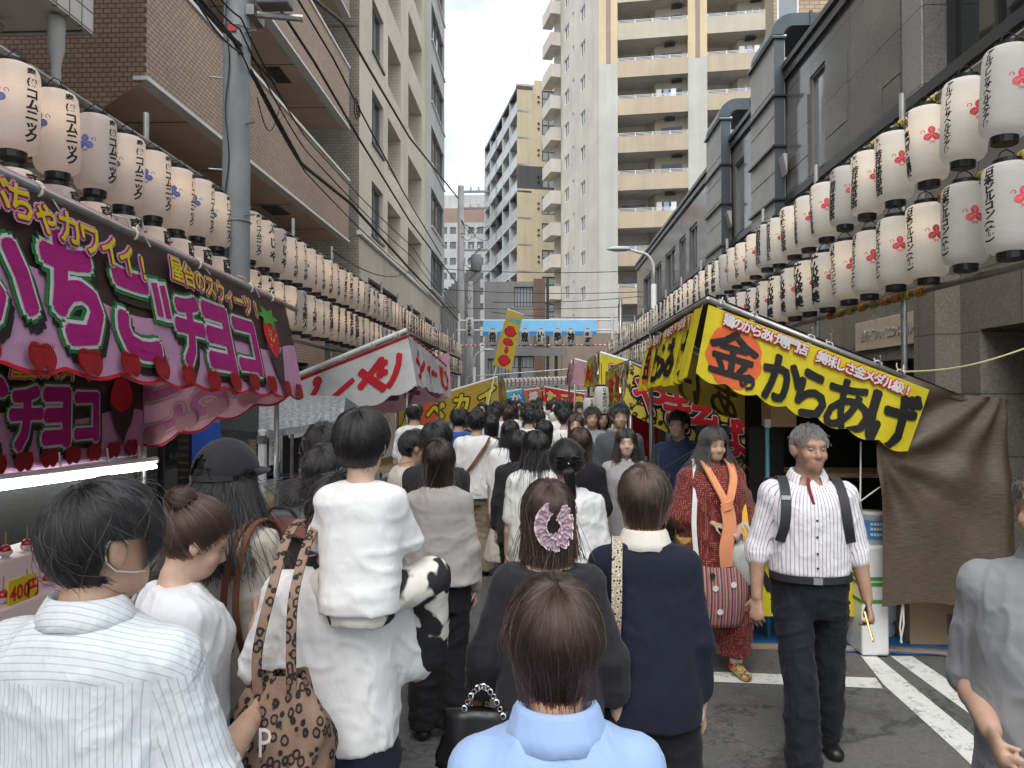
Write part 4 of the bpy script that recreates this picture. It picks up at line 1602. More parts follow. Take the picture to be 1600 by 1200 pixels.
# ================================================================ festival stalls
BT = 'いちごチョコちゃカワイイ!屋台のスウィーツ鶏からあげ専門店美味しさ金メダル級シャーピンやきそばじゃがバターかき氷焼鳥たこりんごあめイカラベルOP400円ぶフルーツ'
load_glyphs([(c, .0) for c in BT])
load_glyphs([(c, .03) for c in '400円'])

def fabric(name, col, trans=.3, rough=.75, sc=7.0, dirt=.12, spec=.3):
 t = newmat(name)
 n = t.noise(sc, 6)
 c = t.ramp(n, [(.3, tuple(x * (1 - dirt) for x in col)), (.7, tuple(min(1, x * (1 + dirt * .4)) for x in col))])
 w = t.noise(9, 4, t.mapping((1, 1, 2.2)))
 t.bsdf(c, rough, t.bump(w, .22, .02), 0, trans, spec)

fabric('ban_yellow', (.80, .66, .03), .3, .5)
fabric('ban_yellow_old', (.62, .43, .07), .35)
fabric('ban_orange', (.80, .16, .045), .25, .5)
fabric('ban_black', (.012, .012, .012), .05, .55)
fabric('ban_white', (.84, .83, .83), .4, .6)
fabric('ban_red', (.62, .025, .035), .25, .6)
fabric('ban_darkred', (.36, .015, .02), .25, .6)
fabric('ban_pink', (.74, .40, .62), .35, .6)
fabric('ban_palepink', (.74, .42, .50), .45, .6)
fabric('ban_greypink', (.56, .30, .34), .45, .6)
fabric('ban_magenta', (.43, .012, .20), .2, .55)
fabric('ban_choc', (.045, .022, .022), .1, .55)
fabric('ban_green', (.03, .20, .055), .2, .6)
fabric('ban_leaf', (.10, .36, .06), .2, .6)
fabric('ban_pinkline', (.82, .45, .58), .3, .6)
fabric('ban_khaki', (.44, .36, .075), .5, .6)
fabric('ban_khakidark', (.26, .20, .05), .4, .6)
fabric('ban_blue', (.03, .12, .55), .25, .6)
fabric('ban_cyan', (.05, .55, .75), .25, .6)
fabric('dark_tarp', (.03, .028, .027), .05, .6)
fabric('tent_green', (.035, .05, .047), .15, .5)
plain('pvc_white', (.74, .74, .72), .5, .1, 5)
plain('wood', (.36, .235, .13), .7, .25, 5, .15, 30)
plain('cardboard', (.40, .275, .165), .85, .14, 4, .15, 25)
plain('cardboard_dark', (.20, .13, .075), .85, .14, 4)
plain('gas_grey', (.50, .52, .52), .45, .1, 4)
plain('chrome', (.7, .7, .7), .2, .1, 8, metal=.9)

def brown_tarp_mat():
 t = newmat('brown_tarp')
 s = t.sep()
 r = t.math('SINE', t.math('MULTIPLY', s[2], 420.0))
 n1 = t.noise(60, 5, t.mapping((.25, .25, 3.0)))
 c = t.ramp(n1, [(.3, (.055, .039, .025)), (.7, (.125, .092, .062))])
 w = t.noise(5, 5)
 h = t.math('ADD', t.math('MULTIPLY', n1, .5), t.math('MULTIPLY', w, 1.2))
 t.bsdf(c, .55, t.bump(h, .3, .012), 0, .06, .5)

brown_tarp_mat()

def blue_sheet_mat():
 t = newmat('blue_sheet')
 n = t.noise(9, 6, t.mapping((1, 3, 1)))
 c = t.ramp(n, [(.3, (.03, .13, .42)), (.7, (.06, .24, .62))])
 t.bsdf(c, .4, t.bump(t.noise(14, 5), .5, .01))

blue_sheet_mat()

def plastic_mat():
 t = newmat('clear_plastic')
 n = t.noise(12, 6, t.mapping((3, 3, .7)))
 c = t.ramp(n, [(.3, (.22, .24, .25)), (.6, (.40, .42, .43)), (.8, (.7, .72, .73))])
 t.bsdf(c, .18, t.bump(n, .3, .02), 0, .35, .8)

plastic_mat()

class Banner:
 """cloth hung between two top points; (u, v) run along the top and down, in metres"""

 def __init__(self, par, name, A, B, C, D, mat, wave=.02, wn=3.0, scal=(0, 0), nu=48, nv=14, seed=1, flip=False, fold=0.0, lens=None, thick=True):
  # A top-left, B top-right, C bottom-left, D bottom-right, as the viewer sees them
  self.A, self.B, self.C, self.D = map(Vector, (A, B, C, D))
  self.W = (self.B - self.A).length
  self.H = ((self.C - self.A).length + (self.D - self.B).length) / 2
  e = (self.B - self.A).normalized(); d = (self.C - self.A).normalized()
  self.n = d.cross(e).normalized()
  tocam = CL - (self.A + self.D) / 2
  if self.n.dot(tocam) < 0: self.n = -self.n
  self.wave, self.wn, self.seed, self.fold = wave, wn, seed, fold
  self.scal = scal
  self.par = par
  vs, fs = [], []
  for i in range(nu + 1):
   u = self.W * i / nu
   hb = self.hb(u)
   for j in range(nv + 1):
    vs.append(self.S(u, hb * j / nv))
  for i in range(nu):
   for j in range(nv):
    a = i * (nv + 1) + j
    fs.append((a, a + 1, a + nv + 2, a + nv + 1))
  self.ob = MB().add(vs, fs).build(name, mat, par, True)
  self.layers = {}

 def hb(self, u):
  a, n = self.scal
  return self.H + (a * abs(math.sin(math.pi * n * u / self.W)) - a if n else 0)

 def S(self, u, v, off=0.0):
  s, t = u / self.W, v / self.H
  p = self.A.lerp(self.B, s).lerp(self.C.lerp(self.D, s), t)
  k = min(1, max(0, t) * 1.6 + .08)
  w = self.wave * k * (math.sin(u * self.wn * 2.1 + self.seed + t * 1.1) + .6 * math.sin(u * self.wn * 4.3 + self.seed * 2.3 - t * 1.7))
  if self.fold:
   w += self.fold * abs(math.sin(u * self.wn * 5 + .6 * math.sin(v * 4 + self.seed))) * (.5 + .5 * t)
  return p + self.n * (w + off)

 def put(self, name, mat, shapes, layer=1, clip=True):
  """flat shapes in (u, v) laid on the cloth"""
  mb = MB()
  du = max(.05, .35 / self.wn / (3 if self.fold else 1) )
  for sh in shapes:
   v, fs = sh[:2]
   if len(v) == 0: continue
   v = np.array(v, float)
   v, fs = cut2d(v, fs, du, .14)
   for q, (sx, sy) in enumerate(sh[2] if len(sh) > 2 else ((0, 0),)):      # a heavy stroke is the glyph laid several times, shifted
    o = [self.S(x + sx, min(y + sy, self.hb(min(max(x + sx, 0), self.W))) if clip else y + sy, .0035 * layer + .00018 * q) for x, y in v]
    mb.add(o, fs)
  if mb.v:
   return mb.build(name, mat, self.ob)

 def chars(self, s, u0, v0, size, adv, off=.03, sx=1.0, dv=0.0, rot=0.0, mirror=False, shear=0.0):
  out = []
  for i, ch in enumerate(s):
   if ch in ' 　': continue
   v, fs = GLYPHS[(ch, .0)]
   if len(v) == 0: continue
   r_ = off * size * .82
   nd = 10 if off > .05 else 7
   sft = [(0, 0)] + [(r_ * math.cos(k * 2 * math.pi / nd), r_ * math.sin(k * 2 * math.pi / nd)) for k in range(nd)] if off > .01 else [(0, 0)]
   x, y = v[:, 0] * size * sx, v[:, 1] * size
   x = x + y * shear
   c, sn = math.cos(rot), math.sin(rot)
   x, y = x * c - y * sn, x * sn + y * c
   if mirror: x = -x
   out.append((np.stack([x + u0 + adv * (i + .5) * (-1 if mirror else 1), -y + v0 + dv * i], 1), fs, sft))
  return out

def wavy_region(b, v0, amp, n, u0=0.0, u1=None, bottom=None, ph=0.0):
 """everything on the banner below a wavy line"""
 u1 = b.W if u1 is None else u1
 k = 60
 out = []
 for i in range(k):
  ua, ub = u0 + (u1 - u0) * i / k, u0 + (u1 - u0) * (i + 1) / k
  f = lambda u: v0 + amp * math.sin(n * u + ph)
  g = lambda u: b.hb(u) - (bottom or 0)
  out.append((np.array([(ua, f(ua)), (ub, f(ub)), (ub, g(ub)), (ua, g(ua))]), [(0, 1, 2, 3)]))
 return out

def ties(par, A, B, n, mat='twine', seed=0):
 rr = random.Random(seed)
 A, B = Vector(A), Vector(B)
 for i in range(n):
  p = A.lerp(B, (i + .5 + rr.uniform(-.3, .3)) / n)
  m = MB()
  m.tube([p + Vector((.03 * math.cos(a), 0, .03 * math.sin(a))) for a in np.linspace(0, 6.28, 10)], .006, 5)
  for s in (-1, 1):
   q = [p, p + Vector((0, s * .05, .05 * rr.uniform(.3, 1.3))), p + Vector((s * .03, s * .11, rr.uniform(-.08, .1)))]
   m.tube(q, .004, 4)
  m.build('tie_cord', mat, par)

def strawberry(b, u, v, r, pair=True, layer=3):
 red, leaf, hl, ln = [], [], [], []
 for du in ((-r * .62, r * .62) if pair else (0,)):
  pts = []
  for k in range(20):
   a = 2 * math.pi * k / 20
   x = r * .88 * math.cos(a); y = r * 1.05 * math.sin(a)
   if y > 0: x *= 1 - .32 * (y / (r * 1.05)) ** 1.5
   pts.append((u + du + x, v + y))
  red.append(poly2d(pts))
  ln.append(poly2d([(u + du + (x - u - du) * 1.1, v + (y - v) * 1.1) for x, y in pts]))
  for k in range(-3, 4):
   leaf.append(poly2d([(u + du + k * r * .2 - r * .09, v - r * .8), (u + du + k * r * .2 + r * .09, v - r * .8), (u + du + k * r * .27, v - r * (1.35 - .05 * abs(k)))]))
  hl.append(stroke2d([(u + du + r * .1, v - r * .62), (u + du - r * .3, v - r * .3), (u + du - r * .38, v + r * .1)], [r * .1, r * .13, r * .06]))
 return red, leaf, hl, ln

def straw_row(b, us, v_of, r, layer=3, faded=False):
 for u in us:
  red, leaf, hl, ln = strawberry(b, u, v_of(u), r, True)
  mb = MB()
  for mi, (sh, lay) in enumerate(((ln, layer), (red, layer + 1), (leaf, layer + 2), (hl, layer + 2))):
   if faded and mi > 1: continue
   for v, fs in sh:
    v, fs = cut2d(v, fs, .1, .14)
    mb.add([b.S(x, min(y, b.hb(min(max(x, 0), b.W))), .003 * lay) for x, y in v], fs, mi)
  mb.build('strawberry_print', ['ban_greypink', 'ban_palered'] if faded else ['ban_darkred', 'ban_berry', 'ban_leafdark', 'ban_pinkline'], b.ob)

fabric('ban_berry', (.40, .02, .025), .25, .5)
fabric('ban_palered', (.66, .25, .30), .4, .6)
fabric('ban_leafdark', (.04, .12, .03), .2, .6)
fabric('ban_seed', (.80, .60, .12), .2, .6)

def outlined(b, s, u0, v0, size, adv, sx, fill, l1, l2=None, offs=(.06, .10, .14), layer=4, shadow=None, dv=0.0, names=('lettering', 'letter_outline', 'letter_border'), mirror=False, rots=None):
 def each(off):
  out = []
  for i, ch in enumerate(s):
   out += b.chars(ch, u0 + adv * i * (-1 if mirror else 1), v0 + dv * i, size, adv, off, sx, 0, (rots[i] if rots else 0), mirror)
  return out
 if shadow:
  sh = [(v + np.array((.02, .035)), f, s3) for v, f, s3 in each(offs[2])]
  b.put('letter_shadow', shadow, sh, layer - 1)
 if l2: b.put(names[2], l2, each(offs[2]), layer)
 if l1: b.put(names[1], l1, each(offs[1]), layer + 1)
 b.put(names[0], fill, each(offs[0]), layer + 2)

def stall_frame(r, x0, x1, y0, y1, zf, zb, roof='dark_tarp', counter=True, side=-1, back=True, skip=False):
 """x0 street side, x1 back; four posts, roof sheet, back sheet, counter"""
 for x, z in ((x0, zf), (x1, zb)):
  for y in (y0, y1):
   if skip and x == x0 and y == y0: continue
   MB().tube([(x, y, 0), (x, y, z)], .022, 8).build('post', 'steel_pipe', r, True)
 for y in (y0, y1):
  MB().tube([(x0, y, zf), (x1, y, zb)], .022, 8).build('roof_pipe', 'steel_pipe', r, True)
 for x, z in ((x0, zf), (x1, zb)):
  MB().tube([(x, y0, z), (x, y1, z)], .022, 8).build('roof_pipe', 'steel_pipe', r, True)
 MB().add([(x0, y0, zf + .035), (x1, y0, zb + .035), (x1, y1, zb + .035), (x0, y1, zf + .035)], [(0, 1, 2, 3)]).build('roof_sheet', roof, r)
 if back:
  MB().quad((x1, y0 + .02, .05), (x1, y1 - .02, .05), (x1, y1 - .02, zb), (x1, y0 + .02, zb)).build('back_sheet', 'dark_tarp', r)
 if counter:
  xa, xb = sorted((x0 - side * .05, x0 - side * .75))
  MB().box(xa, xb, y0 + .1, y1 - .1, .72, .76).build('counter_top', 'wood', r)
  for x in (xa + .04, xb - .04):
   for y in (y0 + .15, y1 - .15):
    MB().box(x - .02, x + .02, y - .02, y + .02, 0, .72).build('counter_leg', 'steel_pipe', r)

# ---------------------------------------------------------------- strawberry stall, left

def stall_strawberry():
 X = -1.9
 r = thing('festival_stall', 'strawberry chocolate stall with dark and pink banners in the left foreground', 'stall', (-2.4, 3.6, 0))
 y0, y1 = 1.35, 5.44
 zA = onX(0, 270, X); zB = onX(432, 470, X)
 zt = lambda y: zA.z + (zB.z - zA.z) * (y - zA.y) / (zB.y - zA.y)
 xb = -2.97
 MB().tube([(X, y0 - .2, zt(y0 - .2)), (X, y1 + .25, zt(y1 + .25))], .02, 10).build('roof_pipe', 'steel_pipe', r, True)
 MB().tube([(X, y1, zt(y1)), (xb, y1, 2.12)], .02, 10).build('roof_pipe', 'steel_pipe', r, True)
 MB().tube([(xb, y0, 2.15), (xb, y1, 2.12)], .02, 10).build('roof_pipe', 'steel_pipe', r, True)
 for y in (y0, y1):
  MB().tube([(X - .06, y, 0), (X - .06, y, zt(y))], .02, 8).build('post', 'steel_pipe', r, True)
  MB().tube([(xb, y, 0), (xb, y, 2.13)], .02, 8).build('post', 'steel_pipe', r, True)
 MB().quad((X, y0, zt(y0) + .03), (X, y1, zt(y1) + .03), (xb, y1, 2.16), (xb, y0, 2.16))  .build('roof_sheet', 'ban_palepink', r)
 MB().quad((xb - .05, y0, 0), (xb - .05, y1, 0), (xb - .05, y1, 2.1), (xb - .05, y0, 2.1)).build('back_sheet', 'dark_tarp', r)
 # front banner
 C = onX(-260, 600, X + .1); D = onX(450, 616, X + .13)
 A = Vector((X + .01, y0, zt(y0) - .02)); B = Vector((X + .01, y1 - .02, zt(y1) - .02))
 C = Vector((X + .1, y0, A.z - .69)); D = Vector((X + .16, y1 - .0, B.z - .70))
 b = Banner(r, 'front_banner', A, B, C, D, 'ban_choc', .007, 1.7, (.03, 12), 90, 14, 1)
 W = b.W
 U = lambda px: onX(px, 500, X).y - y0
 b.put('pink_ground', 'ban_pink', wavy_region(b, .34, .05, 4.2), 1)
 b.put('red_edge', 'ban_red', [(np.array([(u, b.hb(u) - .016), (u + .05, b.hb(min(u + .05, W)) - .016), (u + .05, b.hb(min(u + .05, W))), (u, b.hb(u))]), [(0, 1, 2, 3)]) for u in np.arange(0, W - .05, .05)], 2)
 # the big letters, each placed by itself
 for ch, ua, ub, sx, vv, sz, rot in (('い', U(-130), U(22), 1, .37, .44, .03), ('ち', U(30), U(128), 1, .35, .50, -.06), ('こ', U(130), U(222), 1, .37, .50, .0),
          ('チ', U(244), U(294), 1, .39, .44, -.02), ('ョ', U(296), U(334), 1, .39, .46, .0), ('コ', U(337), U(380), 1, .385, .45, .0)):
  wd = (ub - ua)
  big = ch in 'ョ'
  outlined(b, ch, ua, vv - (.07 if big else 0), sz * (1.25 if big else 1), wd, wd / (sz * (.72 if big else .98)), 'ban_magenta', 'ban_white', 'ban_green', (.06, .10, .14), 4, 'ban_choc2')
 # the two dots of the third letter, drawn as bars
 for q in (0, 1):
  ud = U(219) + q * .075
  bar = [(ud, .20), (ud + .012, .27), (ud + .018, .36)]
  for wd, mt, ly in ((.13, 'ban_green', 4), (.095, 'ban_white', 5), (.055, 'ban_magenta', 6)):
   ex = (wd - .055) / 2
   b.put('letter_bar', mt, [stroke2d([(bar[0][0], bar[0][1] - ex), bar[1], (bar[2][0], bar[2][1] + ex)], wd)], ly + .3 * q)
 # small yellow letters
 outlined(b, 'ぶちゃカワイイ!', U(-60), .07, .15, (U(210) - U(-60)) / 8, .98, 'ban_yellow', 'ban_magenta', 'ban_pinkline', (.03, .075, .14), 9, dv=.012)
 outlined(b, '屋台のスウィーツ!', U(246), .09, .135, (U(388) - U(246)) / 9, 1.0, 'ban_yellow', 'ban_magenta', 'ban_pinkline', (.03, .075, .14), 9, dv=.006)
 us = [u for u in np.arange(.12, W - .1, .27)]
 straw_row(b, us, lambda u: b.hb(u) - .062, .047, 10)
 # dipped strawberry at the end
 uc = U(404)
 red, leaf, hl, ln = strawberry(b, uc, .28, .15, False)
 b.put('dipped_strawberry', 'ban_red', red, 5)
 b.put('dipped_leaf', 'ban_leaf', [poly2d([(uc + .2 * math.cos(a) * (.55 if k % 2 else 1), .15 + .075 * math.sin(a) * (.5 if k % 2 else 1)) for k, a in enumerate(np.linspace(0, 2 * math.pi, 13)[:-1])])], 6)
 sd = []
 rr = random.Random(2)
 for k in range(16):
  a, q = rr.uniform(0, 6.28), rr.uniform(.02, .1)
  sd.append(ell2d(uc + q * math.cos(a), .29 + q * math.sin(a), .006, .011, 6))
 b.put('seeds', 'ban_seed', sd, 7)
 b.put('chocolate_dip', 'ban_choc', [poly2d([(uc - .16, .34), (uc - .09, .385), (uc - .04, .42), (uc, .44), (uc + .05, .40), (uc + .1, .385), (uc + .17, .33), (uc + .1, .5), (uc + .05, .60), (uc, .62), (uc - .06, .56)])], 6)
 ties(r, (X, 2.5, zt(2.5)), (X, y1 + .05, zt(y1 + .05)), 5, seed=4)
 # back banner, flat
 z0b = 1.40
 A = Vector((xb + .03, 2.0, 2.13)); B = Vector((xb + .03, 5.36, 2.12)); C = Vector((xb + .03, 2.0, z0b)); D = Vector((xb + .03, 5.36, z0b + .01))
 b2 = Banner(r, 'back_banner', A, B, C, D, 'ban_choc', .003, 1.5, (0, 0), 50, 10, 2)
 V = lambda px: onX(px, 600, xb + .03).y - 2.0
 b2.put('pink_ground', 'ban_pink', wavy_region(b2, .40, .03, 5.5), 1)
 for ch, ua, ub, sz in (('ご', V(-110), V(5), .44), ('チ', V(8), V(64), .42), ('ョ', V(66), V(104), .44), ('コ', V(107), V(155), .42)):
  wd = ub - ua
  big = ch == 'ョ'
  outlined(b2, ch, ua, .40 - (.06 if big else 0), sz * (1.22 if big else 1), wd, wd / (sz * (.72 if big else .98)), 'ban_magenta', 'ban_white', 'ban_green', (.06, .10, .14), 4, 'ban_choc2')
 outlined(b2, '屋台のスウィーツ!', V(8), .12, .13, (V(156) - V(8)) / 9, 1.0, 'ban_yellow', 'ban_magenta', 'ban_pinkline', (.03, .075, .14), 9)
 straw_row(b2, list(np.arange(.1, 3.3, .22)), lambda u: .655, .05, 8)
 uc = V(187)
 red, leaf, hl, ln = strawberry(b2, uc, .30, .15, False)
 b2.put('dipped_strawberry', 'ban_red', red, 5)
 b2.put('chocolate_dip', 'ban_choc', [poly2d([(uc - .18, .29), (uc - .09, .36), (uc, .40), (uc + .1, .36), (uc + .18, .29), (uc + .12, .47), (uc + .05, .56), (uc + .01, .64), (uc - .02, .57), (uc - .08, .5)])], 6)
 # far side banner seen from its back: print shows through mirrored
 A = Vector((xb + .02, y1 - .03, 2.13)); B = Vector((X + .02, y1 - .03, zt(y1) - .02)); C = Vector((xb + .02, y1 - .06, 1.42)); D = Vector((X + .1, y1 - .08, zt(y1) - .70))
 b3 = Banner(r, 'side_banner', A, B, C, D, 'ban_palepink', .012, 3.0, (.05, 4), 40, 12, 3)
 outlined(b3, 'いちご', b3.W * .93, .42, .40, .36, 1.0, 'ban_mauve', 'ban_ghost', 'ban_greypink', (.06, .10, .14), 3, mirror=True)
 straw_row(b3, list(np.arange(.1, b3.W, .24)), lambda u: b3.hb(u) - .09, .055, 8, True)
 b3.put('red_edge', 'ban_darkred', [(np.array([(u, b3.hb(u) - .018), (u + .03, b3.hb(min(u + .03, b3.W)) - .018), (u + .03, b3.hb(min(u + .03, b3.W))), (u, b3.hb(u))]), [(0, 1, 2, 3)]) for u in np.arange(0, b3.W - .03, .03)], 2)
 # counter with a stepped display
 MB().box(-2.75, -1.93, 1.2, 4.2, .0, .72).build('counter', 'counter_red', r, bevel=.01)
 dsp = thing('display_steps', 'white stepped display board with sticks of candied fruit on the stall counter', 'display', (-2.3, 2.8, .72))
 for k in range(3):
  x1 = -1.96 - k * .2
  MB().box(-2.6, x1, 1.3, 3.7, .722 + k * .13, .722 + (k + 1) * .13).build('step', 'display_white', dsp, bevel=.008)
 bead = MB().lathe([(0, -.022), (.018, -.016), (.024, 0), (.018, .017), (.004, .024)], 10).mesh('candy', True)
 setmat(bead, 'candy_red')
 stick = MB().tube([(0, 0, .0), (0, 0, .08)], .003, 5).mesh('stick'); setmat(stick, 'wood')
 cup = MB().lathe([(.016, -.03), (.026, -.02), (.03, -.004)], 10).mesh('paper_cup', True); setmat(cup, 'ban_white')
 for k in range(3):
  for j in range(15):
   y = 1.6 + j * .14
   x = -1.96 - k * .2 - .07
   f = thing('candied_strawberry', f'red candied strawberry on a stick, {ORD[j]} along the {["lowest", "middle", "top"][k]} display step', 'candied fruit', (x, y, .722 + (k + 1) * .13 + .032), 'candied strawberries on the counter')
   link('candy', bead, None, f); link('stick', stick, None, f); link('paper_cup', cup, None, f)
 # price card
 pc = onX(36, 922, -2.17)
 card = thing('price_card', 'yellow card with a red handwritten price on the fruit display', 'sign', (pc.x, pc.y, pc.z - .06))
 MB().box(pc.x - .004, pc.x, pc.y - .085, pc.y + .085, pc.z - .058, pc.z + .058).build('card', 'ban_yellow', card)
 mb = MB()
 for i, ch in enumerate('400円'):
  v, fs = GLYPHS[(ch, .03)]
  mb.add([(pc.x + .002, pc.y - .06 + i * .04 + x * .075, pc.z + z * .085) for x, z in v], fs)
 mb.build('price', 'ban_red', card)
 # fluorescent tube
 xf = -2.84
 a, c2 = onX(-90, 775, xf), onX(243, 729, xf)
 lamp = thing('fluorescent_lamp', 'lit white fluorescent tube hanging under the strawberry stall banner', 'lamp', (xf, c2.y, c2.z))
 MB().tube([a, c2], .014, 10).build('tube', 'tube_light', lamp, True)
 MB().tube([a + Vector((-.02, 0, .045)), c2 + Vector((-.02, .04, .045))], .026, 8).build('fitting', 'pvc_white', lamp)
 for t_ in (.45, .7, .9):
  p = a.lerp(c2, t_)
  MB().tube([p + Vector((0, 0, -.01)), p + Vector((-.01, 0, .1)), p + Vector((-.03, .02, .16))], .006, 5).build('clip', 'pvc_white', lamp)
 # crates and a cooler behind the counter
 for k, (x, y, s, z) in enumerate(((-2.75, 4.6, .5, .0), (-2.7, 4.65, .42, .46))):
  o = MB().box(x - s / 2, x + s / 2, y - s / 2, y + s / 2, z + .01, z + .46).build('storage_box', 'cardboard_dark', None, bevel=.01)
  tag(o, ['large dark carton on the ground inside the strawberry stall', 'smaller dark carton stacked inside the strawberry stall'][k], 'box')

fabric('ban_choc2', (.02, .012, .014), .1, .55)
fabric('ban_mauve', (.56, .20, .36), .45, .6)
fabric('ban_ghost', (.66, .50, .48), .45, .6)
plain('counter_red', (.16, .03, .03), .6, .2, 4)
plain('display_white', (.74, .60, .58), .5, .06, 4)
t = newmat('candy_red'); t.bsdf((.42, .012, .02), .12, None, spec=.8)
t = newmat('tube_light'); t.bsdf((1, 1, 1), .4, emit=(.92, 1.0, .98), estr=16)
stall_strawberry()

# ---------------------------------------------------------------- fried chicken stall, right

def stall_karaage():
 Y = 5.2
 r = thing('festival_stall', 'fried chicken stall with bright yellow banners and a brown tarp side', 'stall', (2.2, 6.4, 0))
 A = onY(1107, 472, Y); Bk = onY(1452, 606, Y)
 y1 = 7.85
 xf, xb = A.x, 3.15
 zf = A.z
 sl = (Bk.z - A.z) / (Bk.x - A.x)
 zb = zf + sl * (xb - xf)
 stall_frame(r, xf, xb, Y, y1, zf + .02, zb, 'dark_tarp', True, -1, skip=True)
 # near-side banner
 P = lambda px, py, dy=0.0: onY(px, py, Y - .085 + dy)
 b = Banner(r, 'side_banner', P(1107, 476), P(1452, 609), P(1086, 590, -.03), P(1417, 712, -.02), 'ban_yellow', .009, 3.2, (.035, 7), 70, 12, 4)
 k = b.W / 357.0
 # orange disc with an uneven edge
 dc = []
 for i in range(40):
  a = 2 * math.pi * i / 40
  rr = .205 * (1 + .035 * math.sin(7 * a) + .02 * math.sin(13 * a + 1))
  dc.append((.245 + rr * math.cos(a) * .98, .275 + rr * math.sin(a) * 1.02))
 b.put('orange_disc', 'ban_orange', [poly2d(dc)], 1)
 b.put('lettering', 'ban_black', b.chars('金', .055, .262, .33, .36, .035, 1.1, 0, .06) + b.chars('の', .31, .40, .13, .12, .06, .95), 3)
 for ch, u, v, s, sx, off in (('か', .43, .30, .36, .85, .045), ('ら', .65, .325, .38, .8, .045), ('あ', .90, .315, .42, .92, .03), ('げ', 1.19, .305, .46, .85, .045)):
  b.put('lettering', 'ban_black', b.chars(ch, u, v, s, s * .95, off, sx, 0, .12), 3)
 outlined(b, '鶏のからあげ専門店', .125, .055, .088, .067, .95, 'ban_white', None, 'ban_red', (.045, .075, .14), 5)
 outlined(b, '美味しさ金メダル級!', .80, .065, .088, .069, .95, 'ban_white', None, 'ban_red', (.045, .075, .14), 5)
 ties(r, (xf, Y, zf + .02), (Bk.x, Y, Bk.z + .02), 6, 'tie_white', 3)
 # front banner along the street
 q = lambda y, z, dx=0.0: Vector((xf - .02 + dx, y, z))
 b2 = Banner(r, 'front_banner', q(y1 + .1, zf - .1), q(Y - .02, zf - .02), q(y1 + .1, zf - .62, -.06), q(Y - .02, zf - .56, -.1), 'ban_yellow', .014, 2.4, (.03, 9), 80, 10, 6, fold=.045)
 dc = [(.45 + .22 * math.cos(a), .28 + .2 * math.sin(a)) for a in np.linspace(0, 6.28, 30)[:-1]]
 b2.put('orange_disc', 'ban_orange', [poly2d(dc)], 2)
 b2.put('lettering', 'ban_black', b2.chars('金', .27, .27, .32, .36, .03, 1.1) + b2.chars('からあげ', .72, .30, .38, .44, .045, 1.05), 3)
 outlined(b2, '鶏のからあげ専門店', .3, .06, .09, .10, 1.0, 'ban_white', None, 'ban_red', (.045, .075, .14), 5)
 outlined(b2, '美味しさ金メダル級!', 1.4, .06, .09, .10, 1.0, 'ban_white', None, 'ban_red', (.045, .075, .14), 5)
 # far-side banner from its back
 Pz = lambda x, dz: Vector((x, y1 - .02, zf + sl * (x - xf) - dz))
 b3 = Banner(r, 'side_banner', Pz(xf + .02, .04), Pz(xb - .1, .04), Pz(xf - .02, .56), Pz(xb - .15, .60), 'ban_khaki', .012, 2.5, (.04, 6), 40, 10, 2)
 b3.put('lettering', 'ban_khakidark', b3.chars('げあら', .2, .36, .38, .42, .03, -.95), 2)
 # brown tarp closing the near side
 rows = []
 nu, nv = 44, 44
 vs, fs = [], []
 Ax, Bx = onY(1366, 600, Y + .05).x, 3.25
 zhem = onY(1430, 946, Y).z
 for j in range(nv + 1):
  t_ = j / nv
  for i in range(nu + 1):
   s = i / nu
   x = Ax + (Bx - Ax) * s
   ztop = zf + sl * (x - xf) + .02 if s < .55 else zf + sl * (Ax + (Bx - Ax) * .55 - xf) + .02 - (s - .55) * .10
   z = ztop + (zhem + .04 * math.sin(s * 5) - ztop) * t_
   yy = Y - .035
   # folds gathered to the tie point and to the top corner
   gx, gz = Ax + .03, 1.42
   d1 = math.hypot(x - gx, z - gz)
   a1 = math.atan2(z - gz, x - gx)
   yy += .045 * math.sin(a1 * 9 + 1) * math.exp(-d1 * 1.5) * min(1, d1 * 4)
   cx, cz = Bx - .05, 1.93
   d2 = math.hypot(x - cx, z - cz)
   a2 = math.atan2(z - cz, x - cx)
   yy += .05 * math.sin(a2 * 13) * math.exp(-d2 * 1.6) * min(1, d2 * 4)
   yy += .02 * math.sin(x * 9 + z * 2.0) * t_ - .1 * t_ * s
   x2 = x + .05 * math.exp(-((z - 1.42) / .25) ** 2) * (1 - s) * -.6 - .12 * t_ * s * 0
   if s > .9: yy += (s - .9) * 2.5 * .3
   vs.append((x2, yy, z))
 for j in range(nv):
  for i in range(nu):
   a = j * (nu + 1) + i
   fs.append((a, a + 1, a + nu + 2, a + nu + 1))
 MB().add(vs, fs).build('brown_tarp', 'brown_tarp', r, True)
 for (px, py) in ((1380, 757), (1411, 936), (1454, 606)):
  p = onY(px, py, Y + .0)
  MB().tube([(p.x + .014 * math.cos(a), p.y - .01, p.z + .014 * math.sin(a)) for a in np.linspace(0, 6.28, 10)], .005, 5).build('eyelet', 'chrome', r)
 # inside: dark sheet standing in for interior shade, shelf, teal pole, hanging cord
 MB().quad((2.06, y1 - .4, 0), (xb, y1 - .4, 0), (xb, y1 - .4, zb + .1), (2.06, y1 - .4, zf - .5)).build('interior_shade_sheet', 'dark_tarp', r)
 MB().box(2.0, 2.95, Y + .5, Y + 1.0, 1.22, 1.25).build('shelf', 'wood', r)
 p = onY(1345, 690, Y + .05)
 q2 = onY(1348, 815, Y + .1)
 MB().tube([p, onY(1344, 785, Y + .02), q2], .006, 5).build('hanging_cord', 'tie_white', r)
 MB().tube([onY(1343, 784, Y), onY(1380, 757, Y - .01)], .005, 5).build('tie_cord', 'tie_white', r)
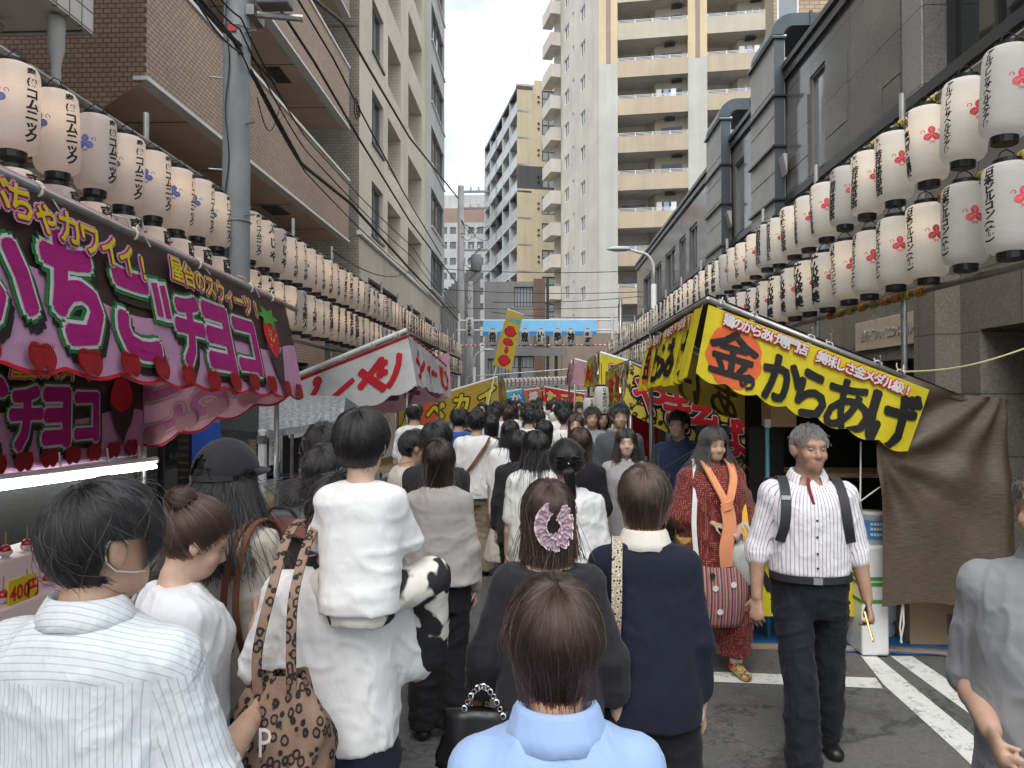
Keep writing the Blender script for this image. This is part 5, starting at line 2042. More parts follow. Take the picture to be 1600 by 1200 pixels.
 MB().tube([onY(1411, 938, Y - .02), onY(1406, 980, Y - .03), onY(1409, 1005, Y - .03)], .006, 5).tube([onY(1411, 938, Y - .02), onY(1412, 975, Y - .04), onY(1407, 1003, Y - .03)], .006, 5).build('tie_cord', 'tie_white', r)
 tp = onY(1199, 700, Y + .5)
 MB().tube([(tp.x, tp.y, 0), (tp.x, tp.y, onY(1199, 668, Y + .5).z)], .016, 8).build('teal_pole', 'teal', r, True)
 MB().box(tp.x - .02, tp.x + .02, tp.y - .02, tp.y + .02, onY(1199, 668, Y + .5).z, onY(1199, 655, Y + .5).z).build('pole_cap', 'gas_grey', r)
 MB().quad(onY(1170, 668, Y + .9), onY(1225, 668, Y + .9), onY(1225, 800, Y + .9), onY(1170, 800, Y + .9)).build('dark_panel', 'ban_black', r)
 pb = onY(1218, 645, Y + .8)
 o = MB().box(pb.x - .1, pb.x + .1, pb.y - .1, pb.y + .15, pb.z - .11, pb.z + .12).build('cardboard_box', 'cardboard', None, bevel=.004)
 # things round the tarp
 def box_carton():
  p0, p1 = onZ(1422, 1008, .008), onZ(1508, 1010, .008)
  h = 1.85 - (1.85 / onZ(1422, 1008, .008).y * 0) - 0
  zt = onY(1440, 949, p0.y).z
  o2 = thing('cardboard_box', 'brown cardboard carton standing under the tarp hem', 'box', (p0.x, p0.y, 0))
  MB().box(p0.x, p1.x + .1, p0.y, p0.y + .4, .012, zt + .06).build('carton', 'cardboard', o2, bevel=.004)
  MB().box(p1.x - .12, p1.x - .02, p0.y - .002, p0.y, .08, .24).build('print_mark', 'cardboard_dark', o2)
  MB().box(p0.x, p1.x + .1, p0.y + .19, p0.y + .21, zt + .06, zt + .062).build('tape', 'twine', o2)
 box_carton()
 tag(o, 'small cardboard box hanging high inside the fried chicken stall', 'box')
 g = onZ(1383, 997, .01)
 gt = thing('gas_cylinder', 'grey gas cylinder standing at the corner of the brown tarp', 'gas cylinder', (g.x, g.y + .12, .012))
 link('body', MB().lathe([(0, .0), (.115, .0), (.12, .012), (.12, .07), (.108, .085), (.108, .1), (.135, .13), (.138, .3), (.12, .36), (.06, .39), (.0, .395)], 24).mesh('body', True), 'gas_grey', gt)
 link('collar', MB().lathe([(.09, .36), (.095, .365), (.095, .5), (.088, .5), (.088, .37)], 20).mesh('collar', True), 'gas_grey', gt)
 link('valve', MB().tube([(0, 0, .38), (0, 0, .47)], .02, 8).tube([(0, 0, .45), (.06, -.05, .45)], .012, 6).mesh('valve'), 'chrome', gt)
 # white styrofoam boxes with a green band and a blue-labelled tub
 pb = onY(1352, 930, Y + .25)
 sb = thing('foam_box', 'white foam box with a green stripe behind the striped-shirt man', 'box', (pb.x, pb.y, .01))
 MB().box(pb.x - .09, pb.x + .1, pb.y - .15, pb.y + .2, .012, .78).build('box_body', 'pvc_white', sb, bevel=.015)
 for z in (.38, .5, .54):
  MB().box(pb.x - .093, pb.x + .103, pb.y - .153, pb.y + .203, z, z + .025).build('green_stripe', 'ban_leaf', sb)
 tb = thing('plastic_tub', 'white tub with a blue label on top of the foam box', 'tub', (pb.x + .05, pb.y, .782))
 link('tub', MB().lathe([(0, 0), (.085, 0), (.095, .2), (.1, .205), (.1, .225), (.0, .225)], 20).mesh('tub', True), 'pvc_white', tb)
 link('label', MB().lathe([(.0885, .03), (.096, .17)], 20).mesh('label', True), 'gate_blue_dark', tb)
 mm = MB()
 for zz in (.06, .1, .135):
  for k in range(4):
   a = -math.pi / 2 - .5 + k * .22
   mm.add([((.095 + .003) * math.cos(a), (.095 + .003) * math.sin(a), zz), (.098 * math.cos(a + .16), .098 * math.sin(a + .16), zz), (.099 * math.cos(a + .16), .099 * math.sin(a + .16), zz + .02), (.099 * math.cos(a), .099 * math.sin(a), zz + .02)], [(0, 1, 2, 3)])
 link('label_print', mm.mesh('label_print'), 'pvc_white', tb)
 # ground sheet
 n = 26
 vs, fs = [], []
 cn = [onZ(1139, 1012), onZ(1560, 1030), Vector((3.25, 7.9, 0)), Vector((1.33, 7.9, 0))]
 for j in range(n + 1):
  for i in range(n + 1):
   a, c2 = cn[0].lerp(cn[1], i / n), cn[3].lerp(cn[2], i / n)
   p = a.lerp(c2, j / n)
   vs.append((p.x, p.y, .010 + .005 * math.sin(p.x * 21 + p.y * 7) * math.sin(p.y * 17 - p.x * 5)))
 fs = [(j * (n + 1) + i, j * (n + 1) + i + 1, (j + 1) * (n + 1) + i + 1, (j + 1) * (n + 1) + i) for j in range(n) for i in range(n)]
 tag(MB().add(vs, fs).build('ground_sheet', 'blue_sheet', None, True), 'bright blue plastic sheet laid on the road under the fried chicken stall', 'ground sheet')
 for k, (pa, pb2, w) in enumerate((((1105, 961), (1128, 1011), .07), ((1128, 1012), (1400, 1019), .05), ((1395, 1018), (1560, 1030), .05))):
  a, c2 = onZ(*pa), onZ(*pb2)
  d = (c2 - a).normalized(); nn = Vector((-d.y, d.x, 0))
  o = MB().add([a + nn * w + Vector((0, 0, .022)), c2 + nn * w + Vector((0, 0, .022)), c2 - nn * w * .2 + Vector((0, 0, .022)), a - nn * w * .2 + Vector((0, 0, .022)),
      a + nn * w, c2 + nn * w, c2 - nn * w * .2, a - nn * w * .2], [(0, 1, 2, 3), (3, 2, 6, 7), (0, 3, 7, 4), (1, 0, 4, 5), (2, 1, 5, 6)]).build('cardboard_strip', 'cardboard', None)
  tag(o, ['short cardboard strip on the road behind the patterned clogs', 'long cardboard strip along the near edge of the blue sheet', 'cardboard strip at the right end of the blue sheet'][k], 'cardboard')
 # yellow-black cover with print hanging low at the street corner
 b5 = Banner(r, 'counter_skirt', (1.25, 5.6, .74), (1.25, 7.7, .74), (1.22, 5.6, .2), (1.22, 7.7, .22), 'ban_yellow', .01, 3, (0, 0), 20, 6, 5)
 A2, B2 = onY(1180, 890, 5.5), onY(1165, 960, 5.5)
 b6 = Banner(r, 'counter_skirt', (1.28, 5.45, .72), (2.3, 5.45, .72), (1.26, 5.42, .25), (2.3, 5.42, .25), 'ban_yellow', .012, 3, (0, 0), 20, 6, 5)
 b6.put('print', 'ban_black', b6.chars('から', .05, .25, .4, .36, .03), 2)

fabric('tie_white', (.75, .74, .70), .2, .8)
plain('teal', (.10, .32, .36), .5, .1, 4)
stall_karaage()

plain('rope_pale', (.68, .64, .34), .9, .25, 60)
# guy rope from the stall to the stone front
A, B = onY(1395, 581, 5.25), onX(1600, 545, 3.6)
pts = [A.lerp(B, t_) + Vector((0, 0, -.05 * math.sin(math.pi * t_))) for t_ in np.linspace(0, 1.25, 16)]
tag(MB().tube(pts, .007, 6).build('guy_rope', 'rope_pale'), 'pale yellow and white rope tied to the fried chicken stall', 'rope')

# ---------------------------------------------------------------- the other stalls

def tinsel(r, A, B, n, L, mats, seed=0):
 """hanging foil fringe"""
 rr = random.Random(seed)
 A, B = Vector(A), Vector(B)
 m = MB()
 for i in range(n):
  p = A.lerp(B, rr.random()) + Vector((rr.uniform(-.02, .02), rr.uniform(-.04, .02), 0))
  l = L * rr.uniform(.6, 1.1)
  pts = [p]
  for k in range(1, 5):
   pts.append(p + Vector((rr.uniform(-.025, .025), rr.uniform(-.025, .025), -l * k / 4)))
  w = rr.uniform(.006, .014)
  vs = []
  for q in pts:
   a = rr.uniform(0, 3.1)
   vs += [q + Vector((w * math.cos(a), w * math.sin(a), 0)), q - Vector((w * math.cos(a), w * math.sin(a), 0))]
  m.add(vs, [(2 * k, 2 * k + 1, 2 * k + 3, 2 * k + 2) for k in range(4)], rr.randrange(len(mats)))
 o = m.build('tinsel_fringe', [MATS[x] for x in mats], r)
 o['kind'] = 'stuff'

plain('foil_gold', (.42, .34, .22), .3, .2, 20, metal=.6)
plain('foil_pink', (.60, .38, .42), .3, .2, 20, metal=.5)
plain('foil_silver', (.5, .48, .45), .3, .2, 20, metal=.7)

def leopard_mat():
 t = newmat('ban_leopard')
 v = t.n('ShaderNodeTexVoronoi')
 v.feature = 'F1'
 v.inputs['Scale'].default_value = 13
 w = t.noise(7, 3)
 add = t.n('ShaderNodeVectorMath', operation='ADD')
 mp = t.mapping((1, 1, 1))
 t.l(mp, add.inputs[0])
 c3 = t.comb(t.math('MULTIPLY', w, .1), t.math('MULTIPLY', w, .1), t.math('MULTIPLY', w, .1))
 t.l(c3, add.inputs[1])
 t.l(add.outputs[0], v.inputs['Vector'])
 c = t.ramp(v.outputs['Distance'], [(.0, (.58, .44, .06)), (.26, (.58, .44, .06)), (.30, (.015, .014, .012)), (.47, (.015, .014, .012)), (.52, (.66, .54, .06)), (1, (.68, .56, .07))])
 t.bsdf(c, .6, None, 0, .2)

leopard_mat()

def stall_yakisoba():
 Y = 8.45
 A = onY(985, 566, Y)
 r = thing('festival_stall', 'fried noodle stall with a leopard-print banner and big red letters', 'stall', (1.9, 9.7, 0))
 xf, xb = A.x, 3.0
 zf, zb = A.z, A.z - .85
 stall_frame(r, xf, xb, Y, 10.9, zf, zb)
 S = lambda px, py, dy=0.0: onY(px, py, Y - .02 + dy)
 b = Banner(r, 'side_banner', S(985, 568), S(1180, 668), S(972, 640, -.02), S(1172, 742), 'ban_leopard', .008, 3.0, (0, 0), 40, 10, 3)
 for ch, u, v, s in (('や', .10, .24, .46), ('き', .44, .26, .46), ('そ', .76, .24, .46), ('ば', 1.08, .24, .46)):
  outlined(b, ch, u, v, s, s * .85, 1.0, 'ban_red', 'ban_white', 'ban_black', (.045, .075, .14), 3, rots=[.28])
 q = lambda y, z: Vector((xf - .02, y, z))
 b2 = Banner(r, 'front_banner', q(11.3, zf - .02), q(Y, zf - .02), q(11.3, zf - .5), q(Y, zf - .52), 'ban_leopard', .015, 2.0, (.03, 8), 40, 8, 2, fold=.03)
 b2.put('lettering', 'ban_red', b2.chars('やきそば', .5, .26, .36, .5, .075), 3)
 tinsel(r, (xf - .05, Y - .02, zf - .02), (xf - .05, Y + .5, zf - .02), 90, .55, ['foil_gold', 'foil_silver', 'foil_pink'], 3)
 # lit inside: counter goods and menu board
 for k in range(5):
  x = 1.25 + k * .3
  MB().box(x, x + .2, Y + .25, Y + .5, .762, .9).build('food_tray', 'cardboard', r)
 MB().box(xf + .25, xf + .29, Y + .1, Y + .14, 0, 1.75).build('wood_post', 'wood', r)
 MB().box(xf + .5, xb, Y + .35, Y + .38, 1.25, 1.29).box(xf + .5, xb, Y + .35, Y + .38, .95, .99).build('wood_rail', 'wood', r)
 MB().box(xf + .1, xf + .5, Y + 1.2, Y + 1.23, 1.05, 1.65).build('red_board', 'ban_red', r)
 MB().box(onY(1088, 680, Y - .1).x, onY(1140, 680, Y - .1).x, Y - .1, Y - .08, onY(1100, 712, Y).z, onY(1100, 664, Y).z).build('menu_board', 'tent_green', r)

stall_yakisoba()

def stall_generic(label, side, Yn, px, py, depth, drop, W, H, ground, text, tcol, ocol, length, slope, tin=None, front=True, disc=None, bcol='ban_black', tsize=.4):
 """gabled stall: side banner facing the camera and a front banner facing the street"""
 A = onY(px, py, Yn)
 s = 1 if side == 'right' else -1
 xf = A.x; xb = xf + s * depth
 r = thing('festival_stall', label, 'stall', ((xf + xb) / 2, Yn + length / 2, 0))
 zf = A.z; zb = zf - drop
 stall_frame(r, xf, xb, Yn, Yn + length, zf, zb, side=-s)
 if s > 0:
  c = ((xf, Yn - .02, zf - .02), (xb, Yn - .02, zb - .02), (xf - .03, Yn - .04, zf - H), (xb - .03, Yn - .04, zb - H))
 else:
  c = ((xb, Yn - .02, zb - .02), (xf, Yn - .02, zf - .02), (xb + .03, Yn - .04, zb - H), (xf + .06, Yn - .04, zf - H))
 b = Banner(r, 'side_banner', *c, ground, .012, 2.4, (.04, 7), 44, 10, int(Yn))
 if disc:
  b.put('disc', disc, [ell2d(b.W * (.25 if s > 0 else .3), H * .5, H * .42, H * .42, 24)], 1)
 n = len(text)
 rot = math.atan(drop / depth) * (1 if s > 0 else -1)
 for i, ch in enumerate(text):
  outlined(b, ch, b.W * (i + .08) / n, H * .5, tsize, b.W / n * .95, 1.0, tcol, ocol, bcol, (.06, .10, .14), 3, rots=[rot * .6])
 if front:
  xx = xf - s * .02
  if s > 0:
   c = ((xx, Yn + length, zf - .02), (xx, Yn, zf - .02), (xx - .04, Yn + length, zf - H), (xx - .04, Yn, zf - H))
  else:
   c = ((xx, Yn, zf - .02), (xx, Yn + length, zf - .02), (xx + .04, Yn, zf - H), (xx + .04, Yn + length, zf - H))
  b2 = Banner(r, 'front_banner', *c, ground, .02, 2.2, (.04, 8), 44, 8, int(Yn) + 1, fold=.03)
  b2.put('lettering', tcol, b2.chars(text if s > 0 else text[::-1], .3, H * .5, tsize, (length - .5) / n, .075), 3)
 if tin:
  tinsel(r, (xf - s * .06, Yn - .03, zf - .02), (xf - s * .06, Yn + .6, zf - .02), 70, H * 1.1, tin, int(Yn))
 MB().tube([(xf, Yn, zf), (xb, Yn, zb)], .028, 8).build('roof_edge_pipe', 'pvc_white', r)
 return r

# white flatbread stall on the left: text runs right to left on the near side
def stall_white():
 Y = 10.55
 A = onY(636, 519, Y)
 Bk = onY(440, 600, Y)
 r = thing('festival_stall', 'white flatbread stall with big red letters behind the shoulder-riding child', 'stall', (-2.7, 12, 0))
 xf, zf, xb, zb = A.x, A.z, Bk.x, Bk.z
 stall_frame(r, xf, xb, Y, 14.0, zf, zb, side=1)
 MB().tube([(xf, Y - .02, zf + .03), (xb, Y - .02, zb + .03)], .035, 8).build('roof_edge_pipe', 'pvc_white', r)
 S = lambda px, py, dy=0.0: onY(px, py, Y - .04 + dy)
 b = Banner(r, 'side_banner', S(440, 601), S(637, 522), S(452, 690), S(652, 606, -.05), 'ban_white', .012, 2.2, (.05, 5), 50, 12, 5)
 b.put('red_hem', 'ban_darkred', [poly2d([(0, .005), (b.W, .005), (b.W, .055), (0, .055)])], 1)
 for ch, u, v, s, rot in (('シ', 1.38, .38, .52, .42), ('ャ', 1.02, .36, .66, .42), ('ー', .68, .40, .44, .38), ('ピ', .22, .36, .48, .42)):
  b.put('lettering', 'ban_red', b.chars(ch, u, v, s, s, .06, 1.0, 0, rot), 3)
 end = onY(698, 572, 14.0)
 e2 = Vector((end.x, 14.0, end.z))
 b2 = Banner(r, 'front_banner', (xf + .02, Y, zf - .01), e2, (xf + .08, Y - .03, zf - .78), e2 + Vector((.06, 0, -.62)), 'ban_white', .02, 2.0, (.04, 9), 60, 10, 3, fold=.05)
 b2.put('red_hem', 'ban_darkred', [poly2d([(0, .005), (b2.W, .005), (b2.W, .04), (0, .04)])], 1)
 b2.put('lettering', 'ban_red', b2.chars('シャーピン', .3, .36, .50, .62, .045), 3)
 b3 = Banner(r, 'side_banner', (xb, 13.9, zb), (xf + .2, 13.9, zf - .1), (xb, 13.9, zb - .75), (xf + .25, 13.9, zf - .98), 'ban_palepink', .02, 2.0, (.05, 5), 30, 8, 4)
 b3.put('lettering', 'ban_mauve', b3.chars('シャーピ', b3.W * .95, .5, .5, .45, .06, 1, 0, .3, True), 2)
 ties(r, (xf, Y - .05, zf), (xb, Y - .05, zb), 5, 'tie_white', 8)

stall_white()
stall_generic('yellow and orange stall banner on the left beyond the white flatbread stall', 'left', 18.0, 777, 589, 2.5, .75, 0, .72, 'ban_yellow_old', 'ルベカイ', 'ban_yellow', 'ban_black', 3.0, 0, ['foil_gold', 'foil_pink'], True, 'ban_orange', 'ban_black', .5)
stall_generic('yellow potato stall on the right behind the leopard-print one', 'right', 12.2, 938, 551, 2.2, .7, 0, .55, 'ban_yellow', 'じゃがバ', 'ban_red', 'ban_white', 3.0, 0, ['foil_gold', 'foil_silver'])
stall_generic('pink-fringed stall at the far right of the street', 'right', 17.5, 898, 561, 2.2, .6, 0, .6, 'ban_palepink', 'りんご', 'ban_red', 'ban_yellow', 3.2, 0, ['foil_pink', 'foil_pink', 'foil_silver'])
stall_generic('small red and yellow stall at the far end of the street, right of centre', 'right', 29.0, 850, 604, 1.6, .3, 0, .6, 'ban_red', 'たこ焼', 'ban_yellow', 'ban_white', 2.5, 0)
stall_generic('small pale blue stall at the far end, left of centre', 'left', 26.0, 815, 608, 1.6, .3, 0, .5, 'ban_cyan', '氷きか', 'ban_white', 'ban_blue', 2.5, 0)
stall_generic('orange stall at the far end under the tiny lantern row', 'left', 31.5, 843, 606, 1.3, .2, 0, .55, 'ban_orange', '鳥焼', 'ban_white', 'ban_red', 2.0, 0)

def tent_grey():
 r = thing('small_tent', 'low dark green tent under clear plastic left of the child', 'tent', (-2.3, 6.6, 0))
 Y = 6.3
 P = lambda px, py, y: onY(px, py, y)
 pk0, pk1 = P(405, 616, 6.9), P(500, 616, 7.6)
 e0, e1 = P(404, 676, 6.1), P(536, 655, 6.6)
 l0 = P(330, 668, 6.9)
 # plastic-covered street face with gathered folds
 n = 40
 vs, fs = [], []
 for j in range(9):
  for i in range(n + 1):
   a = pk0.lerp(pk1 + Vector((.35, -.3, -.02)), i / n); c = e0.lerp(e1, i / n)
   p = a.lerp(c, j / 8)
   f = .005 * math.sin(i * 1.7 + .7 * math.sin(i * .9)) * (.3 + j / 8)
   vs.append(p + Vector((0, -f, f * .8 + .02 * math.sin(math.pi * j / 8))))
 fs = [(j * (n + 1) + i, j * (n + 1) + i + 1, (j + 1) * (n + 1) + i + 1, (j + 1) * (n + 1) + i) for j in range(8) for i in range(n)]
 MB().add(vs, fs).build('plastic_cover', 'clear_plastic', r, True)
 MB().add([pk0, e0, l0], [(0, 1, 2)]).build('roof_panel', 'tent_green', r)
 MB().add([e1, pk1 + Vector((.35, -.3, -.03)), e1 + Vector((.15, .5, .02))], [(0, 1, 2)]).build('roof_panel', 'tent_green', r)
 MB().add([e0, e0 + Vector((0, 0, -.06)), l0 + Vector((0, 0, -.06)), l0], [(0, 1, 2, 3)]).build('valance', 'tent_green', r)
 v2 = [e0 + Vector((0, -.01, .0)), e1 + Vector((0, -.01, 0)), e1 + Vector((0, -.01, -.06)), e0 + Vector((0, -.01, -.06))]
 MB().add(v2, [(0, 1, 2, 3)]).build('valance', 'clear_plastic', r)
 q = P(408, 690, 6.1)
 MB().box(q.x - .028, q.x + .028, q.y, q.y + .056, 0, q.z + .1).build('leg', 'pvc_white', r, bevel=.005)
 q2 = e1
 MB().box(q2.x - .03, q2.x + .02, q2.y + .02, q2.y + .07, 0, q2.z).build('leg', 'pvc_white', r)
 MB().box(q.x - .034, q.x + .034, q.y - .006, q.y + .06, q.z - .02, q.z + .05).build('bracket', 'dark_frame', r)
 # paper menu
 m0 = P(428, 700, 6.4)
 mn = thing('paper_menu', 'white hanging paper slip with brushed characters beside the tent leg', 'sign', m0)
 MB().add([P(421, 676, 6.4), P(438, 676, 6.4), P(437, 722, 6.38), P(420, 728, 6.38)], [(0, 1, 2, 3)]).build('paper', 'pvc_white', mn)
 mb = MB()
 for i, ch in enumerate('焼かき氷'):
  v, fs = GLYPHS[(ch, .0)]
  c = P(429.5, 682 + i * 11, 6.39)
  mb.add([(c.x + x * .05, 6.37, c.z + z * .055) for x, z in v], fs)
 mb.build('lettering', 'ink', mn)
 # table with goods
 MB().box(-2.9, -1.9, 6.6, 7.9, .74, .78).build('table_top', 'wood', r)
 for k in range(4):
  MB().box(-2.85 + (k % 2) * .88, -2.81 + (k % 2) * .88, 6.65 + (k // 2) * 1.15, 6.69 + (k // 2) * 1.15, 0, .74).build('table_leg', 'steel_pipe', r)
 return r

tent_grey()
q = onY(438, 735, 6.9)
bt = thing('bottle', 'bottle with a blue cap on the tent table', 'bottle', (q.x, q.y, .78))
link('body', MB().lathe([(0, 0), (.04, 0), (.042, .02), (.042, .2), (.02, .27), (.018, .3), (0, .3)], 14).mesh('body', True), 'low_grey', bt)
link('cap', MB().lathe([(.023, .295), (.023, .33), (0, .332)], 12).mesh('cap', True), 'ban_blue', bt)

# blue upright cloth at the back of the strawberry stall
bb = thing('blue_cloth', 'dark blue cloth hanging between the strawberry stall and the tent', 'cloth', (-2.75, 5.9, 0))
Banner(bb, 'cloth', onY(300, 660, 5.9), onY(345, 660, 5.9), onY(300, 900, 5.9), onY(345, 900, 5.9), 'ban_blue', .02, 4, (0, 0), 12, 10, 2)

def nobori():
 Y = 16.0
 r = thing('nobori_flag', 'tall yellow upright flag with red print on a leaning pole', 'flag', onY(765, 617, Y))
 r.location.z = 0
 T = lambda px, py, d=0.0: onY(px, py, Y + d)
 b = Banner(r, 'cloth', T(793, 484), T(817, 493), T(770, 570), T(799, 579), 'ban_yellow_old', .015, 3, (0, 0), 16, 26, 2)
 W, H = b.W, b.H
 for v0, v1, w in ((.26, .44, .62), (.47, .60, .55), (.62, .74, .22), (.77, .96, .6)):
  rr = random.Random(int(v0 * 100))
  pts = [(W * .5 + W * w / 2 * math.cos(a) * rr.uniform(.8, 1.05), H * ((v0 + v1) / 2 + (v1 - v0) / 2 * math.sin(a) * rr.uniform(.85, 1.05))) for a in np.linspace(0, 6.28, 18)[:-1]]
  b.put('print_outline', 'ban_black', [poly2d([(W * .5 + (x - W * .5) * 1.15, H * (v0 + v1) / 2 + (y - H * (v0 + v1) / 2) * 1.1) for x, y in pts])], 1)
  b.put('print', 'ban_red', [poly2d(pts)], 2)
 b.put('lettering', 'ban_cyan', b.chars('いか焼', W * .12, H * .13, W * .3, W * .26, .06), 2)
 MB().tube([T(761, 640, .05), T(795, 482, .05)], .014, 8).build('pole', 'pvc_white', r)
 MB().tube([T(793, 483, .05), T(819, 492, .05)], .01, 6).build('crossbar', 'pvc_white', r)

nobori()

def potato_lanterns():
 for i, (px, py, Y, lab) in enumerate(((940, 625, 8.9, 'long white lantern with black characters hanging beside the leopard-print banner'),
          (921, 640, 10.2, 'smaller white lantern with black characters behind the long one'))):
  c = onY(px, py, Y)
  g = thing('food_lantern', lab, 'lantern', c, 'potato stall lanterns')
  link('paper_shade', MB().lathe([(.05, -.165), (.075, -.15), (.085, -.1), (.088, 0), (.085, .1), (.075, .15), (.05, .165)], 18).mesh('paper_shade', True), 'lantern_paper', g)
  link('bottom_ring', MB().lathe([(0, -.185), (.05, -.185), (.052, -.162)], 12).mesh('bottom_ring'), 'black_lacquer', g)
  link('top_ring', MB().lathe([(.052, .162), (.05, .185), (0, .185)], 12).mesh('top_ring'), 'black_lacquer', g)
  mb = MB()
  for k, ch in enumerate('じゃがバター'):
   v, fs = GLYPHS[(ch, HEAVY)]
   if ch == 'ー': v = np.stack([v[:, 1], -v[:, 0]], 1)
   mb.add([(.09 * math.sin(x * .055 / .088 + .35), -.092 * math.cos(x * .055 / .088 + .35), z * .052 + .125 - k * .05) for x, z in v], fs)
  link('lettering', mb.mesh('lettering'), 'ink', g)
  MB().tube([c + Vector((0, 0, .18)), c + Vector((0, 0, .45))], .004, 5).build('cord', 'black_cable', g)

potato_lanterns()

# ================================================================ people: bodies grown from smooth distance fields

def surfnet(f, xs, ys, zs):
 ins = f < 0
 c = np.zeros(tuple(n - 1 for n in f.shape), np.int8)
 sl = (slice(0, -1), slice(1, None))
 for i in (0, 1):
  for j in (0, 1):
   for k in (0, 1):
    c += ins[sl[i], sl[j], sl[k]]
 act = (c > 0) & (c < 8)
 I, J, K = np.nonzero(act)
 n = len(I)
 idx = np.full(act.shape, -1, np.int64)
 idx[I, J, K] = np.arange(n)
 acc = np.zeros((n, 3)); cnt = np.zeros(n)
 cs = [(i, j, k) for i in (0, 1) for j in (0, 1) for k in (0, 1)]
 val = {q: f[I + q[0], J + q[1], K + q[2]] for q in cs}
 pos = {q: np.stack([xs[I + q[0]], ys[J + q[1]], zs[K + q[2]]], 1) for q in cs}
 for a in cs:
  for ax in range(3):
   if a[ax]: continue
   b = list(a); b[ax] = 1; b = tuple(b)
   va, vb = val[a], val[b]
   m = (va < 0) != (vb < 0)
   t = va[m] / (va[m] - vb[m])
   acc[m] += pos[a][m] + (pos[b][m] - pos[a][m]) * t[:, None]
   cnt[m] += 1
 V = acc / cnt[:, None]
 Q = []
 for ax in range(3):
  o = [(1, 0, 0), (0, 1, 0), (0, 0, 1)]
  s0 = [slice(None)] * 3; s1 = [slice(None)] * 3
  s0[ax] = slice(0, -1); s1[ax] = slice(1, None)
  A, B = ins[tuple(s0)], ins[tuple(s1)]
  ch = A != B
  u, w = [(1, 2), (2, 0), (0, 1)][ax]
  E = np.array(np.nonzero(ch)).T
  ok = (E[:, u] > 0) & (E[:, w] > 0) & (E[:, u] < f.shape[u] - 1) & (E[:, w] < f.shape[w] - 1)
  E = E[ok]
  if not len(E): continue
  def g(du, dw):
   e = E.copy(); e[:, u] -= du; e[:, w] -= dw
   return idx[e[:, 0], e[:, 1], e[:, 2]]
  q = np.stack([g(1, 1), g(0, 1), g(0, 0), g(1, 0)], 1)
  fl = A[E[:, 0], E[:, 1], E[:, 2]]
  q[~fl] = q[~fl][:, ::-1]
  Q.append(q)
 Q = np.concatenate(Q)
 Q = Q[(Q >= 0).all(1)]
 return V, Q

